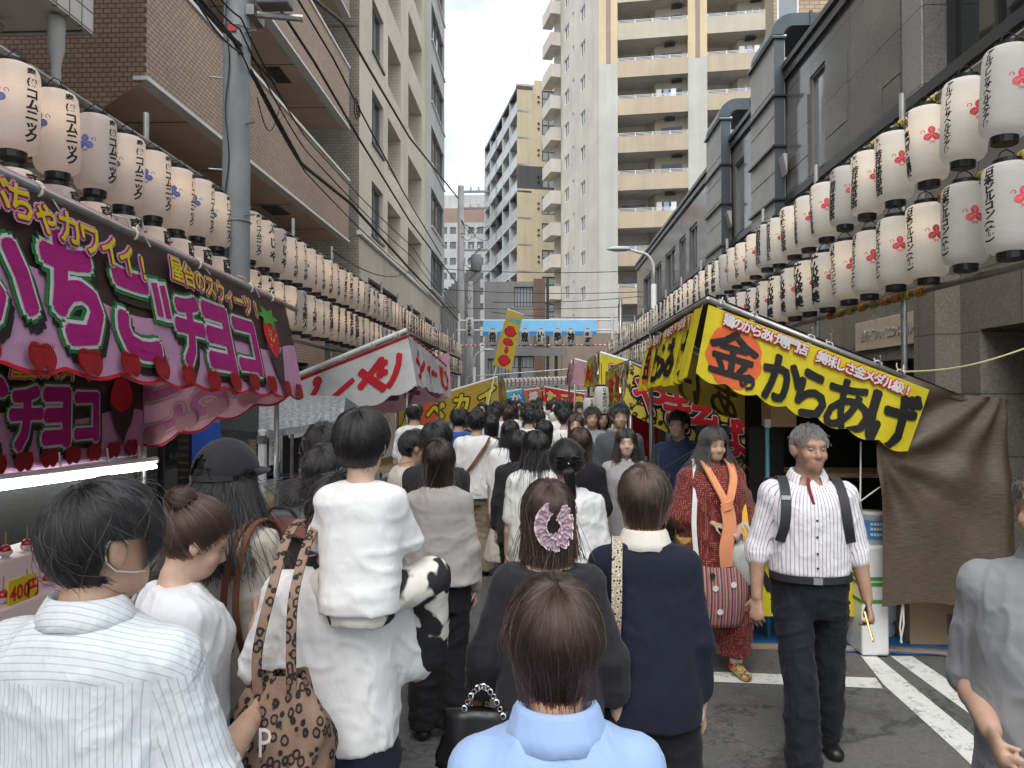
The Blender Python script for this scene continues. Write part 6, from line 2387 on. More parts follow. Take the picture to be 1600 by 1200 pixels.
class Field:
 def __init__(self, lo, hi, h):
  self.x = np.arange(lo[0], hi[0] + h, h); self.y = np.arange(lo[1], hi[1] + h, h); self.z = np.arange(lo[2], hi[2] + h, h)
  self.f = np.full((len(self.x), len(self.y), len(self.z)), .25, np.float32)
  self.h = h

 def _sub(self, lo, hi):
  s = []
  for a, l, u in zip((self.x, self.y, self.z), lo, hi):
   i0 = max(0, np.searchsorted(a, l) - 1); i1 = min(len(a), np.searchsorted(a, u) + 1)
   s.append(slice(i0, max(i1, i0)))
  g = np.meshgrid(self.x[s[0]], self.y[s[1]], self.z[s[2]], indexing='ij', sparse=True)
  return tuple(s), g

 def _join(self, s, d, k, op='u'):
  a = self.f[s]
  if a.size == 0: return
  d = np.broadcast_to(d, a.shape)
  if op == 's':
   d2 = -d
   hh = np.clip(.5 - .5 * (d2 - a) / k, 0, 1) if k else (d2 < a)
   self.f[s] = np.maximum(a, d2) if not k else d2 * (1 - hh) + a * hh + k * hh * (1 - hh)
  elif k:
   hh = np.clip(.5 + .5 * (a - d) / k, 0, 1)
   self.f[s] = a * (1 - hh) + d * hh - k * hh * (1 - hh)
  else:
   self.f[s] = np.minimum(a, d)

 def cone(self, a, b, ra, rb, k=.02, flat=None, ff=1.0, op='u'):
  a, b = np.array(a, float), np.array(b, float)
  R = max(ra, rb) * max(1, 1 / ff if flat is not None and ff < 1 else 1) + k + 2.5 * self.h
  R = max(ra, rb) + k + 2.5 * self.h
  s, (X, Y, Z) = self._sub(np.minimum(a, b) - R, np.maximum(a, b) + R)
  ab = b - a; L2 = max(ab @ ab, 1e-9)
  px, py, pz = X - a[0], Y - a[1], Z - a[2]
  t = np.clip((px * ab[0] + py * ab[1] + pz * ab[2]) / L2, 0, 1)
  qx, qy, qz = px - ab[0] * t, py - ab[1] * t, pz - ab[2] * t
  d2 = qx * qx + qy * qy + qz * qz
  if flat is not None:
   n = np.array(flat, float); n /= np.linalg.norm(n)
   dn = qx * n[0] + qy * n[1] + qz * n[2]
   d2 = d2 + dn * dn * (1 / ff ** 2 - 1)
  d = np.sqrt(d2) - (ra + (rb - ra) * t)
  self._join(s, d, k, op)

 def ell(self, c, r, k=.02, M=None, op='u'):
  c, r = np.array(c, float), np.array(r, float)
  R = max(r) + k + 2.5 * self.h
  s, (X, Y, Z) = self._sub(c - R, c + R)
  px, py, pz = X - c[0], Y - c[1], Z - c[2]
  if M is not None:
   px, py, pz = (px * M[0][i] + py * M[1][i] + pz * M[2][i] for i in range(3))
  q = np.sqrt((px / r[0]) ** 2 + (py / r[1]) ** 2 + (pz / r[2]) ** 2)
  self._join(s, (q - 1) * min(r), k, op)

 def prof(self, T, k=.02, p=2.3, cx=0.0):
  """cross-sections (z, half width, half depth, centre y)"""
  T = np.array(sorted(T))
  z0, z1 = T[0, 0], T[-1, 0]
  w = T[:, 1].max() + k + .05; dmx = (T[:, 2] + np.abs(T[:, 3])).max() + k + .05
  s, (X, Y, Z) = self._sub((cx - w, -dmx, z0 - k - .03), (cx + w, dmx, z1 + k + .03))
  zz = np.clip(Z.ravel(), z0, z1)
  W = np.interp(zz, T[:, 0], T[:, 1]); D = np.interp(zz, T[:, 0], T[:, 2]); C = np.interp(zz, T[:, 0], T[:, 3])
  ker = np.ones(5) / 5
  if len(W) > 12:
   for arr in (W, D, C):
    pad = np.pad(arr, 2, mode='edge'); arr[:] = np.convolve(pad, ker, 'valid')
  W, D, C = (a.reshape(1, 1, -1) for a in (W, D, C))
  q = (np.abs((X - cx) / W) ** p + np.abs((Y - C) / D) ** p) ** (1 / p)
  d = (q - 1) * np.minimum(W, D) * .95
  d = np.maximum(d, np.maximum(Z - z1, z0 - Z))
  self._join(s, d, k)

 def below(self, z, sel=None):
  """cut away everything under z"""
  m = self.z < z
  self.f[:, :, m] = np.maximum(self.f[:, :, m], (z - self.z[m])[None, None, :])

 def mesh(self):
  return surfnet(self.f, self.x, self.y, self.z)

def vnormals(V, Q):
 n = np.cross(V[Q[:, 2]] - V[Q[:, 0]], V[Q[:, 3]] - V[Q[:, 1]])
 N = np.zeros_like(V)
 for i in range(4):
  np.add.at(N, Q[:, i], n)
 return N / (np.linalg.norm(N, axis=1)[:, None] + 1e-12)

def smooth(V, Q, it=2, lam=.5):
 e = np.concatenate([Q[:, [0, 1]], Q[:, [1, 2]], Q[:, [2, 3]], Q[:, [3, 0]]])
 for _ in range(it):
  A = np.zeros_like(V); c = np.zeros(len(V))
  np.add.at(A, e[:, 0], V[e[:, 1]]); np.add.at(c, e[:, 0], 1)
  np.add.at(A, e[:, 1], V[e[:, 0]]); np.add.at(c, e[:, 1], 1)
  V = V + lam * (A / np.maximum(c, 1)[:, None] - V)
 return V

def qmesh(name, V, Q, mat):
 me = bpy.data.meshes.new(name)
 me.from_pydata(V.tolist(), [], Q.tolist())
 me.polygons.foreach_set('use_smooth', np.ones(len(Q), bool))
 setmat(me, mat)
 return me

def folds(V, Q, amp, seed, dirn='v', sc=1.0):
 """displace cloth along its normals: long soft folds plus small creases"""
 N = vnormals(V, Q)
 P = V * sc
 w = vnoise(P * 3.1 + seed, seed)[:, None] * .16
 if dirn == 'v':
  S = np.array((11, 11, 2.6))
 elif dirn == 'd':
  S = np.array((7, 7, 9))
 else:
  S = np.array((4.5, 4.5, 13))
 S = S * 1.45
 a = vnoise((P + w) * S + seed, seed + 1)
 r = np.clip(1 - np.abs(a) * 1.6, 0, 1) ** 2.2
 b = vnoise((P + w * .6) * S * 2.1 + 5, seed + 2)
 r2 = np.clip(1 - np.abs(b) * 1.8, 0, 1) ** 2
 d = amp * (.85 * (r - .35) + .38 * (r2 - .3)) + amp * .45 * vnoise(P * 4.2, seed + 3)
 return V + N * d[:, None]

# ---------------------------------------------------------------- skin, hair and cloth

def skin_mat(name, col):
 t = newmat(name)
 n = t.noise(22, 5)
 c = t.ramp(n, [(.3, tuple(x * .86 for x in col)), (.7, tuple(min(1, x * 1.07) for x in col))])
 p = t.bsdf(c, .48, t.bump(t.noise(160, 3), .12, .002), spec=.4)
 p.inputs['Subsurface Weight'].default_value = .12
 p.inputs['Subsurface Radius'].default_value = (.012, .005, .003)

skin_mat('skin', (.50, .315, .225))
skin_mat('skin_fair', (.58, .385, .285))
skin_mat('skin_tan', (.42, .245, .165))
plain('eye_white', (.28, .26, .25), .6, .05, 20)
plain('eye_dark', (.02, .014, .01), .15, .1, 20)
plain('lip', (.36, .185, .14), .45, .1, 30)

def hair_mats(name, col, rough=.3):
 m = bpy.data.materials.new(name + '_strands'); m.use_nodes = True
 MATS[name + '_strands'] = m
 t = NT(m)
 h = t.n('ShaderNodeBsdfHairPrincipled')
 h.parametrization = 'COLOR'
 hi = t.n('ShaderNodeHairInfo')
 c = t.ramp(hi.outputs['Random'], [(0, tuple(x * .6 for x in col)), (.7, col), (1, tuple(min(1, x * 1.9 + .004) for x in col))])
 t.l(c, h.inputs['Color'])
 h.inputs['Roughness'].default_value = rough
 h.inputs['Radial Roughness'].default_value = .45
 t.l(h.outputs[0], t.out.inputs[0])
 t = newmat(name)
 n = t.noise(70, 5, t.mapping((1, 1, .12)))
 c = t.ramp(n, [(.3, tuple(x * .45 for x in col)), (.7, tuple(x * 1.1 for x in col))])
 t.bsdf(c, .6, t.bump(n, .5, .006), spec=.2)

hair_mats('hair_black', (.0085, .0080, .0082), .3)
hair_mats('hair_dark', (.018, .012, .010), .3)
hair_mats('hair_brown', (.060, .036, .025), .3)
hair_mats('hair_warm', (.034, .017, .013), .3)
hair_mats('hair_grey', (.11, .105, .10), .4)

def cloth(name, col, rough=.85, stripes=None, weave=.15, check=None, sheen=.15, wr=.28, wsc=9.0):
 """stripes = (colour, period m, width share, axis)"""
 t = newmat(name)
 n = t.noise(5, 5)
 c = t.ramp(n, [(.3, tuple(x * .93 for x in col)), (.7, tuple(min(1, x * 1.04) for x in col))])
 s = t.sep()
 if stripes:
  sc, per, wd, ax = stripes[:4]
  wob = t.math('MULTIPLY', t.noise(4, 2), .008)
  if ax == 'xv':      # stripes along the cloth, measured round the trunk or the arm
   at = t.n('ShaderNodeAttribute'); at.attribute_name = 'stripe'
   co = at.outputs['Fac']
  else:
   co = s['xyz'.index(ax)]
  co = t.math('ADD', co, wob)
  ph = t.math('FRACT', t.math('DIVIDE', t.math('ADD', co, 10.0), per))
  m = t.math('LESS_THAN', ph, wd)
  if len(stripes) > 4:        # yoke: above z the stripes run across
   zy = stripes[4]
   ph2 = t.math('FRACT', t.math('DIVIDE', t.math('ADD', t.math('ADD', s[2], t.math('MULTIPLY', s[1], .9)), 10.0), per * 1.35))
   m2 = t.math('LESS_THAN', ph2, wd)
   up = t.math('GREATER_THAN', s[2], zy)
   m = t.math('ADD', t.math('MULTIPLY', m, t.math('SUBTRACT', 1.0, up)), t.math('MULTIPLY', m2, up))
  c = t.mix(m, c, sc)
 if check:
  cc, per, wd = check
  v = t.n('ShaderNodeTexVoronoi'); v.feature = 'F1'; v.distance = 'CHEBYCHEV'
  v.inputs['Scale'].default_value = 1 / per; v.inputs['Randomness'].default_value = .25
  t.l(t.tc.outputs['Object'], v.inputs['Vector'])
  m = t.math('LESS_THAN', v.outputs['Distance'], wd)
  c = t.mix(m, c, cc)
 fine = t.noise(420, 2)
 def ridge(sc, rot, st):
  n_ = t.n('ShaderNodeTexNoise')
  n_.inputs['Scale'].default_value = sc
  n_.inputs['Detail'].default_value = 3
  n_.inputs['Distortion'].default_value = .6
  t.l(t.mapping(st, rot), n_.inputs['Vector'])
  return t.math('POWER', t.math('SUBTRACT', 1.0, t.math('MULTIPLY', t.math('ABSOLUTE', t.math('SUBTRACT', n_.outputs[0], .5)), 3.2)), 3.0)
 r1 = ridge(wsc * .55, (.5, .6, .3), (1, 1, .45))
 r2 = ridge(wsc * .9, (-.6, .3, -.4), (1, 1, .7))
 crease = t.noise(wsc * .6, 4, t.mapping((1, 1, .6), (.3, .4, 0)), rough=.55)
 h = t.math('ADD', t.math('ADD', t.math('MULTIPLY', fine, .03), crease), t.math('ADD', t.math('MULTIPLY', r1, .38), t.math('MULTIPLY', r2, .16)))
 t.bsdf(c, rough, t.bump(h, min(1, wr * 1.25), .02), spec=.25, sheen=sheen)

cloth('c_white', (.76, .75, .735))
cloth('c_white_cool', (.74, .75, .77))
cloth('c_white_blouse', (.70, .70, .68), wr=.5)
cloth('c_black', (.014, .014, .016), sheen=.05)
cloth('c_black2', (.022, .022, .025), sheen=.1)
cloth('c_navy', (.012, .014, .028), sheen=.05)
cloth('c_navy_polo', (.018, .028, .07))
cloth('c_beige', (.50, .45, .38))
cloth('c_greybeige', (.36, .335, .315), wr=.3)
cloth('c_grey', (.26, .265, .275))
cloth('c_greytop', (.33, .31, .31))
cloth('c_darkgrey', (.075, .082, .088))
cloth('c_khaki', (.26, .215, .16), wr=.5)
cloth('c_blue', (.33, .46, .74), wr=.3)
cloth('c_royal', (.03, .09, .32))
cloth('c_linen_stripe', (.66, .69, .71), .85, ((.44, .475, .50), .0125, .16, 'xv', 1.30), wr=.38, wsc=11)
cloth('c_purple_stripe', (.78, .76, .78), .8, ((.33, .27, .34), .017, .2, 'xv'), wr=.5)
cloth('c_cream_stripe', (.58, .53, .46), .85, ((.42, .37, .31), .02, .2, 'xv'))
cloth('c_red_check', (.15, .022, .02), .85, None, .15, ((.42, .17, .12), .013, .25), wr=.6)
cloth('c_zebra', (.74, .71, .66))
cloth('c_orange', (.80, .32, .16))
cloth('c_trouser', (.012, .013, .018), .8, sheen=.06, wr=.45)
cloth('c_burgundy', (.18, .02, .035))
plain('shoe_black', (.012, .012, .013), .4, .2, 20)
plain('leather_brown', (.16, .055, .03), .5, .2, 12)
plain('strap_black', (.02, .02, .022), .6, .2, 20)
plain('gold', (.7, .5, .2), .25, .1, 20, metal=.9)

# ---------------------------------------------------------------- hair

def hair_geo(style, hc, HM, hs, seed, dens=1.0, keys=9, thick=1.0, p=None):
 """returns strands (n, keys, 3) in body space; hc head centre, HM head rotation, hs head scale"""
 p = p or {}
 rng = np.random.default_rng(seed)
 c0 = np.array((0, -.012, .028)); R = np.array((.080, .100, .097)) + p.get('vol', .006)
 n = int(p.get('n', 3200) * dens)
 a = np.array(p.get('crown', (0, -.45, .9)), float); a /= np.linalg.norm(a)
 f = np.array((0, 1., 0)) - a * a[1]; f /= np.linalg.norm(f)
 x = np.cross(f, a)
 d = rng.normal(size=(n * 3, 3)); d /= np.linalg.norm(d, axis=1)[:, None]
 P = c0 + R * d
 zmin = np.interp(P[:, 1], [-.11, -.06, 0, .04, .07, .1], np.array([-.085, -.08, -.045, .0, .055, .07]) + p.get('nape', 0) * np.array((1, 1, 1, .3, 0, 0)) + p.get('hairline', 0) * np.array((0, 0, 0, .5, 1, 1)))
 ok = (P[:, 2] > zmin)
 if style == 'short':
  ok &= ~((np.abs(P[:, 0]) > .06) & (P[:, 1] > -.036) & (P[:, 1] < .06) & (P[:, 2] < .022))
 if 'under' in p:
  ok &= P[:, 2] < p['under']
 if p.get('bald'):
  ok &= ~((d[:, 2] > p['bald']) & (d[:, 1] > -.75))
 d = d[ok][:n]
 n = len(d)
 th = np.arccos(np.clip(d @ a, -1, 1)); ph = np.arctan2(d @ x, d @ f)
 th = np.maximum(th, .02)
 L = p.get('L', .06) * rng.uniform(.75, 1.15, n)
 S = np.zeros((n, keys, 3))
 pos = c0 + R * d
 lift = rng.uniform(.0, 1.0, n)
 vol = p.get('lift', .012)
 zend = p.get('zend', -9) + rng.normal(0, p.get('zj', .01), n)
 wave = rng.normal(0, 1, (n, 3)) * np.where(rng.random(n) < .05, 2.2, .8)[:, None]
 cell = (np.floor(ph * 7) * 131 + np.floor(th * 4.5) * 17 + 999).astype(int)
 lk = rng.normal(0, 1, (3000, 2))[cell % 3000]
 phj = rng.normal(0, p.get('jit', .12), n) * .6 + lk[:, 0] * p.get('jit', .12) * .9
 lift = np.clip(lift * .7 + .3 + lk[:, 1] * .28, 0, 1.6)
 fly = rng.random(n) < p.get('fly', .015)
 lift = np.where(fly, lift * 2.6 + .5, lift)
 phj = np.where(fly, phj * 2.5, phj)
 part = p.get('part', 0)
 ds = L / (keys - 1)
 frozen = np.zeros(n, bool)
 G = np.array(p.get('gather', (0, -.125, -.01)))
 if style == 'up':
  gd = (G - c0) / R; gd /= np.linalg.norm(gd)
  for k in range(keys):
   t = k / (keys - 1)
   om = np.arccos(np.clip(d @ gd, -1, 1)) + 1e-4
   q = (np.sin((1 - t) * om) / np.sin(om))[:, None] * d + (np.sin(t * om) / np.sin(om))[:, None] * gd
   off = (.004 + .008 * lift) * (1 + .4 * math.sin(math.pi * t))
   S[:, k] = c0 + (R + off[:, None]) * q + wave * .0012
 else:
  S[:, 0] = pos
  for k in range(1, keys):
   thn = th + ds / .092
   phn = ph + phj * ds / .06
   if part:
    fr = np.abs(ph) < 1.3
    phn = phn + np.where(fr, np.sign(np.sin(ph - p.get('partat', 0.0)) + 1e-6) * part * ds / .05, 0)
   dd = a * np.cos(thn)[:, None] + np.sin(thn)[:, None] * (f * np.cos(phn)[:, None] + x * np.sin(phn)[:, None])
   off = (.002 + vol * lift * min(1, k * 1.6 / keys + .2))
   q = c0 + (R + off[:, None]) * dd
   zeq = c0[2] - .012
   hang = (S[:, k - 1, 2] < zeq) & (p.get('zend', -9) > -5)
   curl = p.get('curl', -.15)
   rad_ = S[:, k - 1, :2].copy(); rn = np.linalg.norm(rad_, axis=1)[:, None] + 1e-6
   dirn = np.concatenate([rad_ / rn * curl, -np.ones((n, 1))], 1) + wave * np.array((.10, .10, 0)) * p.get('messy', 1)
   dirn /= np.linalg.norm(dirn, axis=1)[:, None]
   q2 = S[:, k - 1] + dirn * ds[:, None]
   q = np.where(hang[:, None], q2, q)
   q = q + wave * .0012 * p.get('messy', 1)
   stop = (q[:, 2] < zend)
   if 'bang' in p:
    stop |= (q[:, 1] > .055) & (q[:, 2] < p['bang'] + .004 * wave[:, 0]) & (np.abs(q[:, 0]) < p.get('bangw', .06))
   if style == 'short':
    stop |= (np.abs(q[:, 0]) > .066) & (q[:, 1] > -.036) & (q[:, 1] < .05) & (q[:, 2] < .024)
   frozen |= stop
   S[:, k] = np.where(frozen[:, None], S[:, k - 1] + (q - S[:, k - 1]) * .02, q)
   th = np.where(hang | frozen, th, thn); ph = np.where(hang | frozen, ph, phn)
 return S

def add_strands(par, S, mat, r, name='hair_strands'):
 n, k, _ = S.shape
 hc = bpy.data.hair_curves.new(name)
 hc.add_curves([k] * n)
 hc.attributes['position'].data.foreach_set('vector', S.astype(np.float32).ravel())
 ra = hc.attributes.get('radius') or hc.attributes.new('radius', 'FLOAT', 'POINT')
 prof = np.interp(np.linspace(0, 1, k), [0, .75, 1], [1, .9, .25])
 ra.data.foreach_set('value', (np.tile(prof, n) * r).astype(np.float32))
 hc.materials.append(MATS[mat])
 o = bpy.data.objects.new(name, hc)
 COL.objects.link(o)
 o.parent = par
 return o

def to_body(S, hc, HM, hs):
 return (S.reshape(-1, 3) * hs) @ np.array(HM).T + np.array(hc)

def tubebunch(path, rad0, rad1, n, keys, seed, flat=1.0):
 """strands following a path inside a tapering bundle"""
 rng = np.random.default_rng(seed)
 path = np.array(path, float)
 t = np.linspace(0, 1, len(path)); tk = np.linspace(0, 1, keys)
 C = np.stack([np.interp(tk, t, path[:, i]) for i in range(3)], 1)
 a = rng.uniform(0, 2 * np.pi, n); r = np.sqrt(rng.uniform(.1, 1, n))
 S = np.zeros((n, keys, 3))
 rr = np.interp(tk, [0, .3, 1], [rad0 * .6, rad0, rad1])
 for k in range(keys):
  S[:, k] = C[k] + np.stack([np.cos(a + k * .15) * r * rr[k], np.sin(a + k * .15) * r * rr[k] * flat, rng.normal(0, .002, n)], 1)
 return S

# ---------------------------------------------------------------- one person
PEOPLE = {}

def person(label, X, Y, H, yaw=0, sex='m', skin='skin', top=None, bottom=None, hair=None, head=(0, 0), arms=None, legs=None, res=.012, shoes='shoe_black',
   wide=1.0, seed=1, group=None, bodyshape=1.0, lean=0.0, z0=0.0, name='person', collar=None, face=False, fold=1.0, headscale=1.0, hands=True, sit=None, cat='person'):
 s = H / 1.70
 root = thing(name, label, cat, (X, Y, z0), group, rad(yaw))
 fem = sex == 'f'
 sw = (.150 if fem else .172) * wide          # shoulder joint half width
 tor = [(.80, .155, .105, -.01), (.90, .168, .118, -.012), (.98, .160, .112, -.005), (1.07, .140, .098, .0), (1.18, .148, .105, .002), (1.29, .160, .112, .0), (1.36, .158, .098, -.012), (1.405, .130, .080, -.022), (1.44, .075, .062, -.022), (1.47, .055, .055, -.018)]
 if fem:
  tor = [(z, w * (.93 if z > 1.2 else .86 if 1.0 < z <= 1.2 else 1.0), d * (1.02 if 1.2 < z < 1.34 else .93), c + (.008 if 1.2 < z < 1.34 else 0)) for z, w, d, c in tor]
 tor = [(z * s, w * s * wide, d * s * bodyshape, c * s) for z, w, d, c in tor]
 hs = s * headscale * (.98 if fem else 1.0)
 neck0 = np.array((0, -.02, 1.42)) * s
 headc = np.array((0, .012, 1.58)) * s
 if headscale != 1: headc[2] += .115 * s * (headscale - 1)
 HM = np.array(Euler((rad(head[1]), 0, rad(head[0]))).to_matrix())
 piv = np.array((0, -.01, 1.49)) * s
 headc = piv + HM @ (headc - piv)
 hl = lambda v: headc + HM @ (np.array(v, float) * hs)
 # ---- joints
 J = {}
 arms = arms or {}
 for sd in (1, -1):
  sh = np.array((sd * sw * .97, -.012, 1.352)) * s
  A = arms.get(sd, {})
  u = np.array(A.get('u', (.17, -.03, -1)), float); f_ = np.array(A.get('f', (.06, .16, -1)), float)
  u[0] *= sd; f_[0] *= sd
  u /= np.linalg.norm(u); f_ /= np.linalg.norm(f_)
  el = sh + u * .285 * s * (.96 if fem else 1); wr = el + f_ * .245 * s * (.96 if fem else 1)
  hd = np.array(A.get('h', f_ * np.array((sd, 1, 1)) if 'h' not in A else A['h']), float)
  hd[0] *= sd
  hd /= np.linalg.norm(hd)
  nrm = np.array(A.get('n', (-1, 0, 0)), float); nrm[0] *= sd     # palm normal
  nrm -= hd * (nrm @ hd); nrm /= np.linalg.norm(nrm)
  J[sd] = dict(sh=sh, el=el, wr=wr, u=u, f=f_, hd=hd, n=nrm, curl=A.get('curl', .45))
 legs = legs or {}
 for sd in (1, -1):
  hip = np.array((sd * .088, -.005, .90)) * s
  fo = np.array(legs.get(sd, (.085 * sd, 0, 0)), float)
  an = np.array((fo[0], fo[1] - .02, .085 + (fo[2] if len(fo) > 2 else 0))) * np.array((s, s, s))
  kn = (hip * .47 + an * .53) + np.array((0, .025 + .03 * abs(fo[1]), 0)) * s
  if sit:
   kn, an = [np.array(v) * np.array((sd, 1, 1)) for v in sit]
  J[sd].update(hip=hip, kn=kn, an=an, fo=fo)
 # ---- bare body, one skin
 pts = np.array([J[q][k] for q in (1, -1) for k in ('sh', 'el', 'wr', 'kn', 'an')])
 lo = np.minimum(pts.min(0) - .24 * s, (-.24 * s, -.22 * s, -.01)); hi = np.maximum(pts.max(0) + .24 * s, (.24 * s, .24 * s, headc[2] + .17 * hs))
 lo[2] = max(lo[2], -.02) if not sit else lo[2]
 F = Field(lo, hi, res)
 F.prof([(z, max(.02, w - .018), max(.02, d - .018), c) for z, w, d, c in tor], .03)
 nr = (.047 if fem else .056) * s
 F.cone(neck0 + np.array((0, .0, .0)), piv + HM @ (np.array((0, -.012, 1.515)) * s - piv), nr * 1.08, nr * .95, .03)
 # head
 F.ell(hl((0, -.012, .028)), np.array((.074, .094, .090)) * hs, .02, HM)
 F.ell(hl((0, .022, -.045)), np.array((.056, .066, .066)) * hs, .03, HM)
 F.ell(hl((0, .055, -.082)), np.array((.028, .026, .022)) * hs, .03, HM)
 if face:
  F.cone(hl((0, .084, .012)), hl((0, .102, -.028)), .008 * hs, .013 * hs, .012)
  F.cone(hl((-.012, .091, -.033)), hl((.012, .091, -.033)), .0085 * hs, .0085 * hs, .008)
  F.cone(hl((-.034, .074, .028)), hl((.034, .074, .028)), .013 * hs, .013 * hs, .02)
  for q in (-1, 1):
   F.ell(hl((q * .030, .096, .006)), np.array((.017, .014, .011)) * hs, .012, HM, 's')
   F.ell(hl((q * .040, .062, -.028)), np.array((.022, .022, .022)) * hs, .02, HM)
  F.cone(hl((-.018, .080, -.058)), hl((.018, .080, -.058)), .0095 * hs, .0095 * hs, .01)
 for q in (-1, 1):
  F.ell(hl((q * .079, -.004, -.010)), np.array((.011, .017, .030)) * hs, .006, HM)
  F.ell(hl((q * .086, -.014, .000)), np.array((.009, .017, .030)) * hs, .004, HM)
  F.ell(hl((q * .094, -.004, -.002)), np.array((.007, .009, .016)) * hs, .004, HM, 's')
 tk = .008
 for sd in (1, -1):
  j = J[sd]
  au = (.040 if fem else .046) * s * wide; ae = (.034 if fem else .039) * s; aw = (.0235 if fem else .027) * s
  F.cone(j['sh'], j['el'], au, ae, .03)
  fm = j['el'] + (j['wr'] - j['el']) * .3
  F.cone(j['el'], fm, ae, ae * 1.03, .015)
  F.cone(fm, j['wr'], ae * 1.03, aw, .015)
  if hands:
   hd, n_ = j['hd'], j['n']
   t_ = np.cross(n_, hd) * (1 if sd > 0 else -1)      # towards the thumb
   t_ = -t_ if arms.get(sd, {}).get('tflip') else t_
   hz = s * (.92 if fem else 1.0)
   k0 = j['wr'] + hd * .012 * hz; k1 = j['wr'] + hd * .085 * hz
   F.cone(k0, k1, .028 * hz, .038 * hz, .012, n_, .42)
   c = j['curl']
   for i, (o_, l_) in enumerate(((1.45, .068), (.48, .078), (-.48, .073), (-1.4, .056))):
    b0 = k1 + t_ * o_ * .0195 * hz - hd * (.004 if i in (0, 3) else 0)
    d1 = hd * math.cos(c * .7 + i * .05) + n_ * math.sin(c * .7 + i * .05) + t_ * o_ * .05
    d2 = hd * math.cos(c * 1.9 + i * .08) + n_ * math.sin(c * 1.9 + i * .08)
    d3 = hd * math.cos(c * 2.7) + n_ * math.sin(c * 2.7)
    p1 = b0 + d1 * l_ * .45 * hz; p2 = p1 + d2 * l_ * .33 * hz; p3 = p2 + d3 * l_ * .25 * hz
    rf = max(.0088 * hz, res * .85)
    F.cone(b0, p1, rf * 1.05, rf, .003); F.cone(p1, p2, rf, rf * .92, .002); F.cone(p2, p3, rf * .92, rf * .75, .002)
   b0 = j['wr'] + hd * .028 * hz + t_ * .026 * hz
   p1 = b0 + (hd * .55 + t_ * .75 + n_ * .35) * .042 * hz; p2 = p1 + (hd * .85 + t_ * .2 + n_ * .45) * .038 * hz
   F.cone(b0, p1, .0135 * hz, .0115 * hz, .008); F.cone(p1, p2, .0110 * hz, .0085 * hz, .003)
  F.cone(j['hip'], j['kn'], .070 * s, .046 * s, .03)
  F.cone(j['kn'], j['kn'] * .6 + j['an'] * .4, .046 * s, .047 * s, .02)
  F.cone(j['kn'] * .6 + j['an'] * .4, j['an'], .047 * s, .030 * s, .02)
  F.cone(j['an'] + np.array((0, -.02, -.04)) * s, j['an'] + np.array((0, .13, -.055)) * s, .03 * s, .024 * s, .02)
 V, Q = F.mesh()
 V = smooth(V, Q, 1 if res < .009 else 2, .4)
 link('body', qmesh('body', V, Q, skin), None, root)
 # ---- face details on the skin
 if face:
  m = MB()
  def blob(c, r, mi, n=10):
   vs, fs = [], []
   for i in range(n // 2 + 1):
    a = math.pi * i / (n // 2)
    for k in range(n):
     b = 2 * math.pi * k / n
     vs.append(hl((c[0] + r[0] * math.sin(a) * math.cos(b), c[1] + r[1] * math.cos(a), c[2] + r[2] * math.sin(a) * math.sin(b))))
   for i in range(n // 2):
    for k in range(n):
     fs.append((i * n + k, i * n + (k + 1) % n, (i + 1) * n + (k + 1) % n, (i + 1) * n + k))
   m.add(vs, fs, mi)
  for q in (-1, 1):
   blob((q * .030, .0795, .006), (.0135, .0075, .0055), 0)
   blob((q * .030, .0858, .006), (.0068, .0042, .0058), 1)
   m.tube([hl((q * (.017 + .0075 * k / 2), .0865 - .0016 * (k - 2) ** 2 * .5, .0105 + .0022 * math.sin(k / 4 * math.pi))) for k in range(5)], .0016 * hs, 5, 1)
   m.tube([hl((q * (.014 + .034 * k / 4), .0885 - .0022 * k, .0265 + .004 * math.sin(k / 4 * 2.4))) for k in range(5)], [.0022 * hs, .0034 * hs, .0034 * hs, .003 * hs, .0012 * hs], 5, 3)
  blob((0, .0865, -.0545), (.021, .004, .0045), 2); blob((0, .0862, -.0625), (.018, .005, .005), 2)
  m.tube([hl((x, .0905 - abs(x) * .12, -.0585)) for x in (-.016, -.008, 0, .008, .016)], .0008 * hs, 5, 2)
  me = m.mesh('face', True)
  hm = (hair or {}).get('mat', 'hair_black')
  setmat(me, ['eye_white', 'eye_dark', 'lip', hm])
  link('face', me, None, root)
 # ---- top
 top = top or {}
 if top.get('mat'):
  ease = top.get('ease', .022) * s
  hem = top.get('hem', .84) * s
  fl = top.get('flare', 0.0)
  zc = 1.2 * s
  wch = max(w for z, w, d, c in tor if z > 1.2 * s)
  dch = max(d for z, w, d, c in tor if z > 1.2 * s)
  T = []
  loose = top.get('loose', .92)
  for z, w, d, c in tor:
   if z < hem - .02: continue
   e = ease if z < 1.37 * s else ease * .75 if z < 1.42 * s else ease * .45
   if z < 1.25 * s:
    w = max(w, wch * loose); d = max(d, dch * loose)
    w += fl * (zc - z) if z < zc else 0; d += fl * (zc - z) * .7 if z < zc else 0
   if z > top.get('necktop', 1.445 if collar else 1.448) * s: continue
   T.append((z, w + e, d + e, c))
  zl = min(T)[0]
  if zl > hem:
   w0 = max(min(T)[1], wch * loose + ease) + fl * (zc - hem) * (1 if hem < zc else 0)
   T.append((hem, w0, max(min(T)[2], dch * loose + ease) + fl * (zc - hem) * .7, min(T)[3]))
  rt = top.get('res', res)
  lo2 = np.array((-.34 * s, -.28 * s, hem - .03)); hi2 = np.array((.34 * s, .30 * s, 1.50 * s))
  sl = top.get('sleeve', .5)
  P_ = np.array([J[q][k] for q in (1, -1) for k in ('sh', 'el', 'wr')])
  lo2 = np.minimum(lo2, P_.min(0) - .1); hi2 = np.maximum(hi2, P_.max(0) + .1)
  lo2[2] = max(lo2[2], hem - .03) if sl < .9 else lo2[2]
  G = Field(lo2, hi2, rt)
  G.prof(T, .02, 2.35)
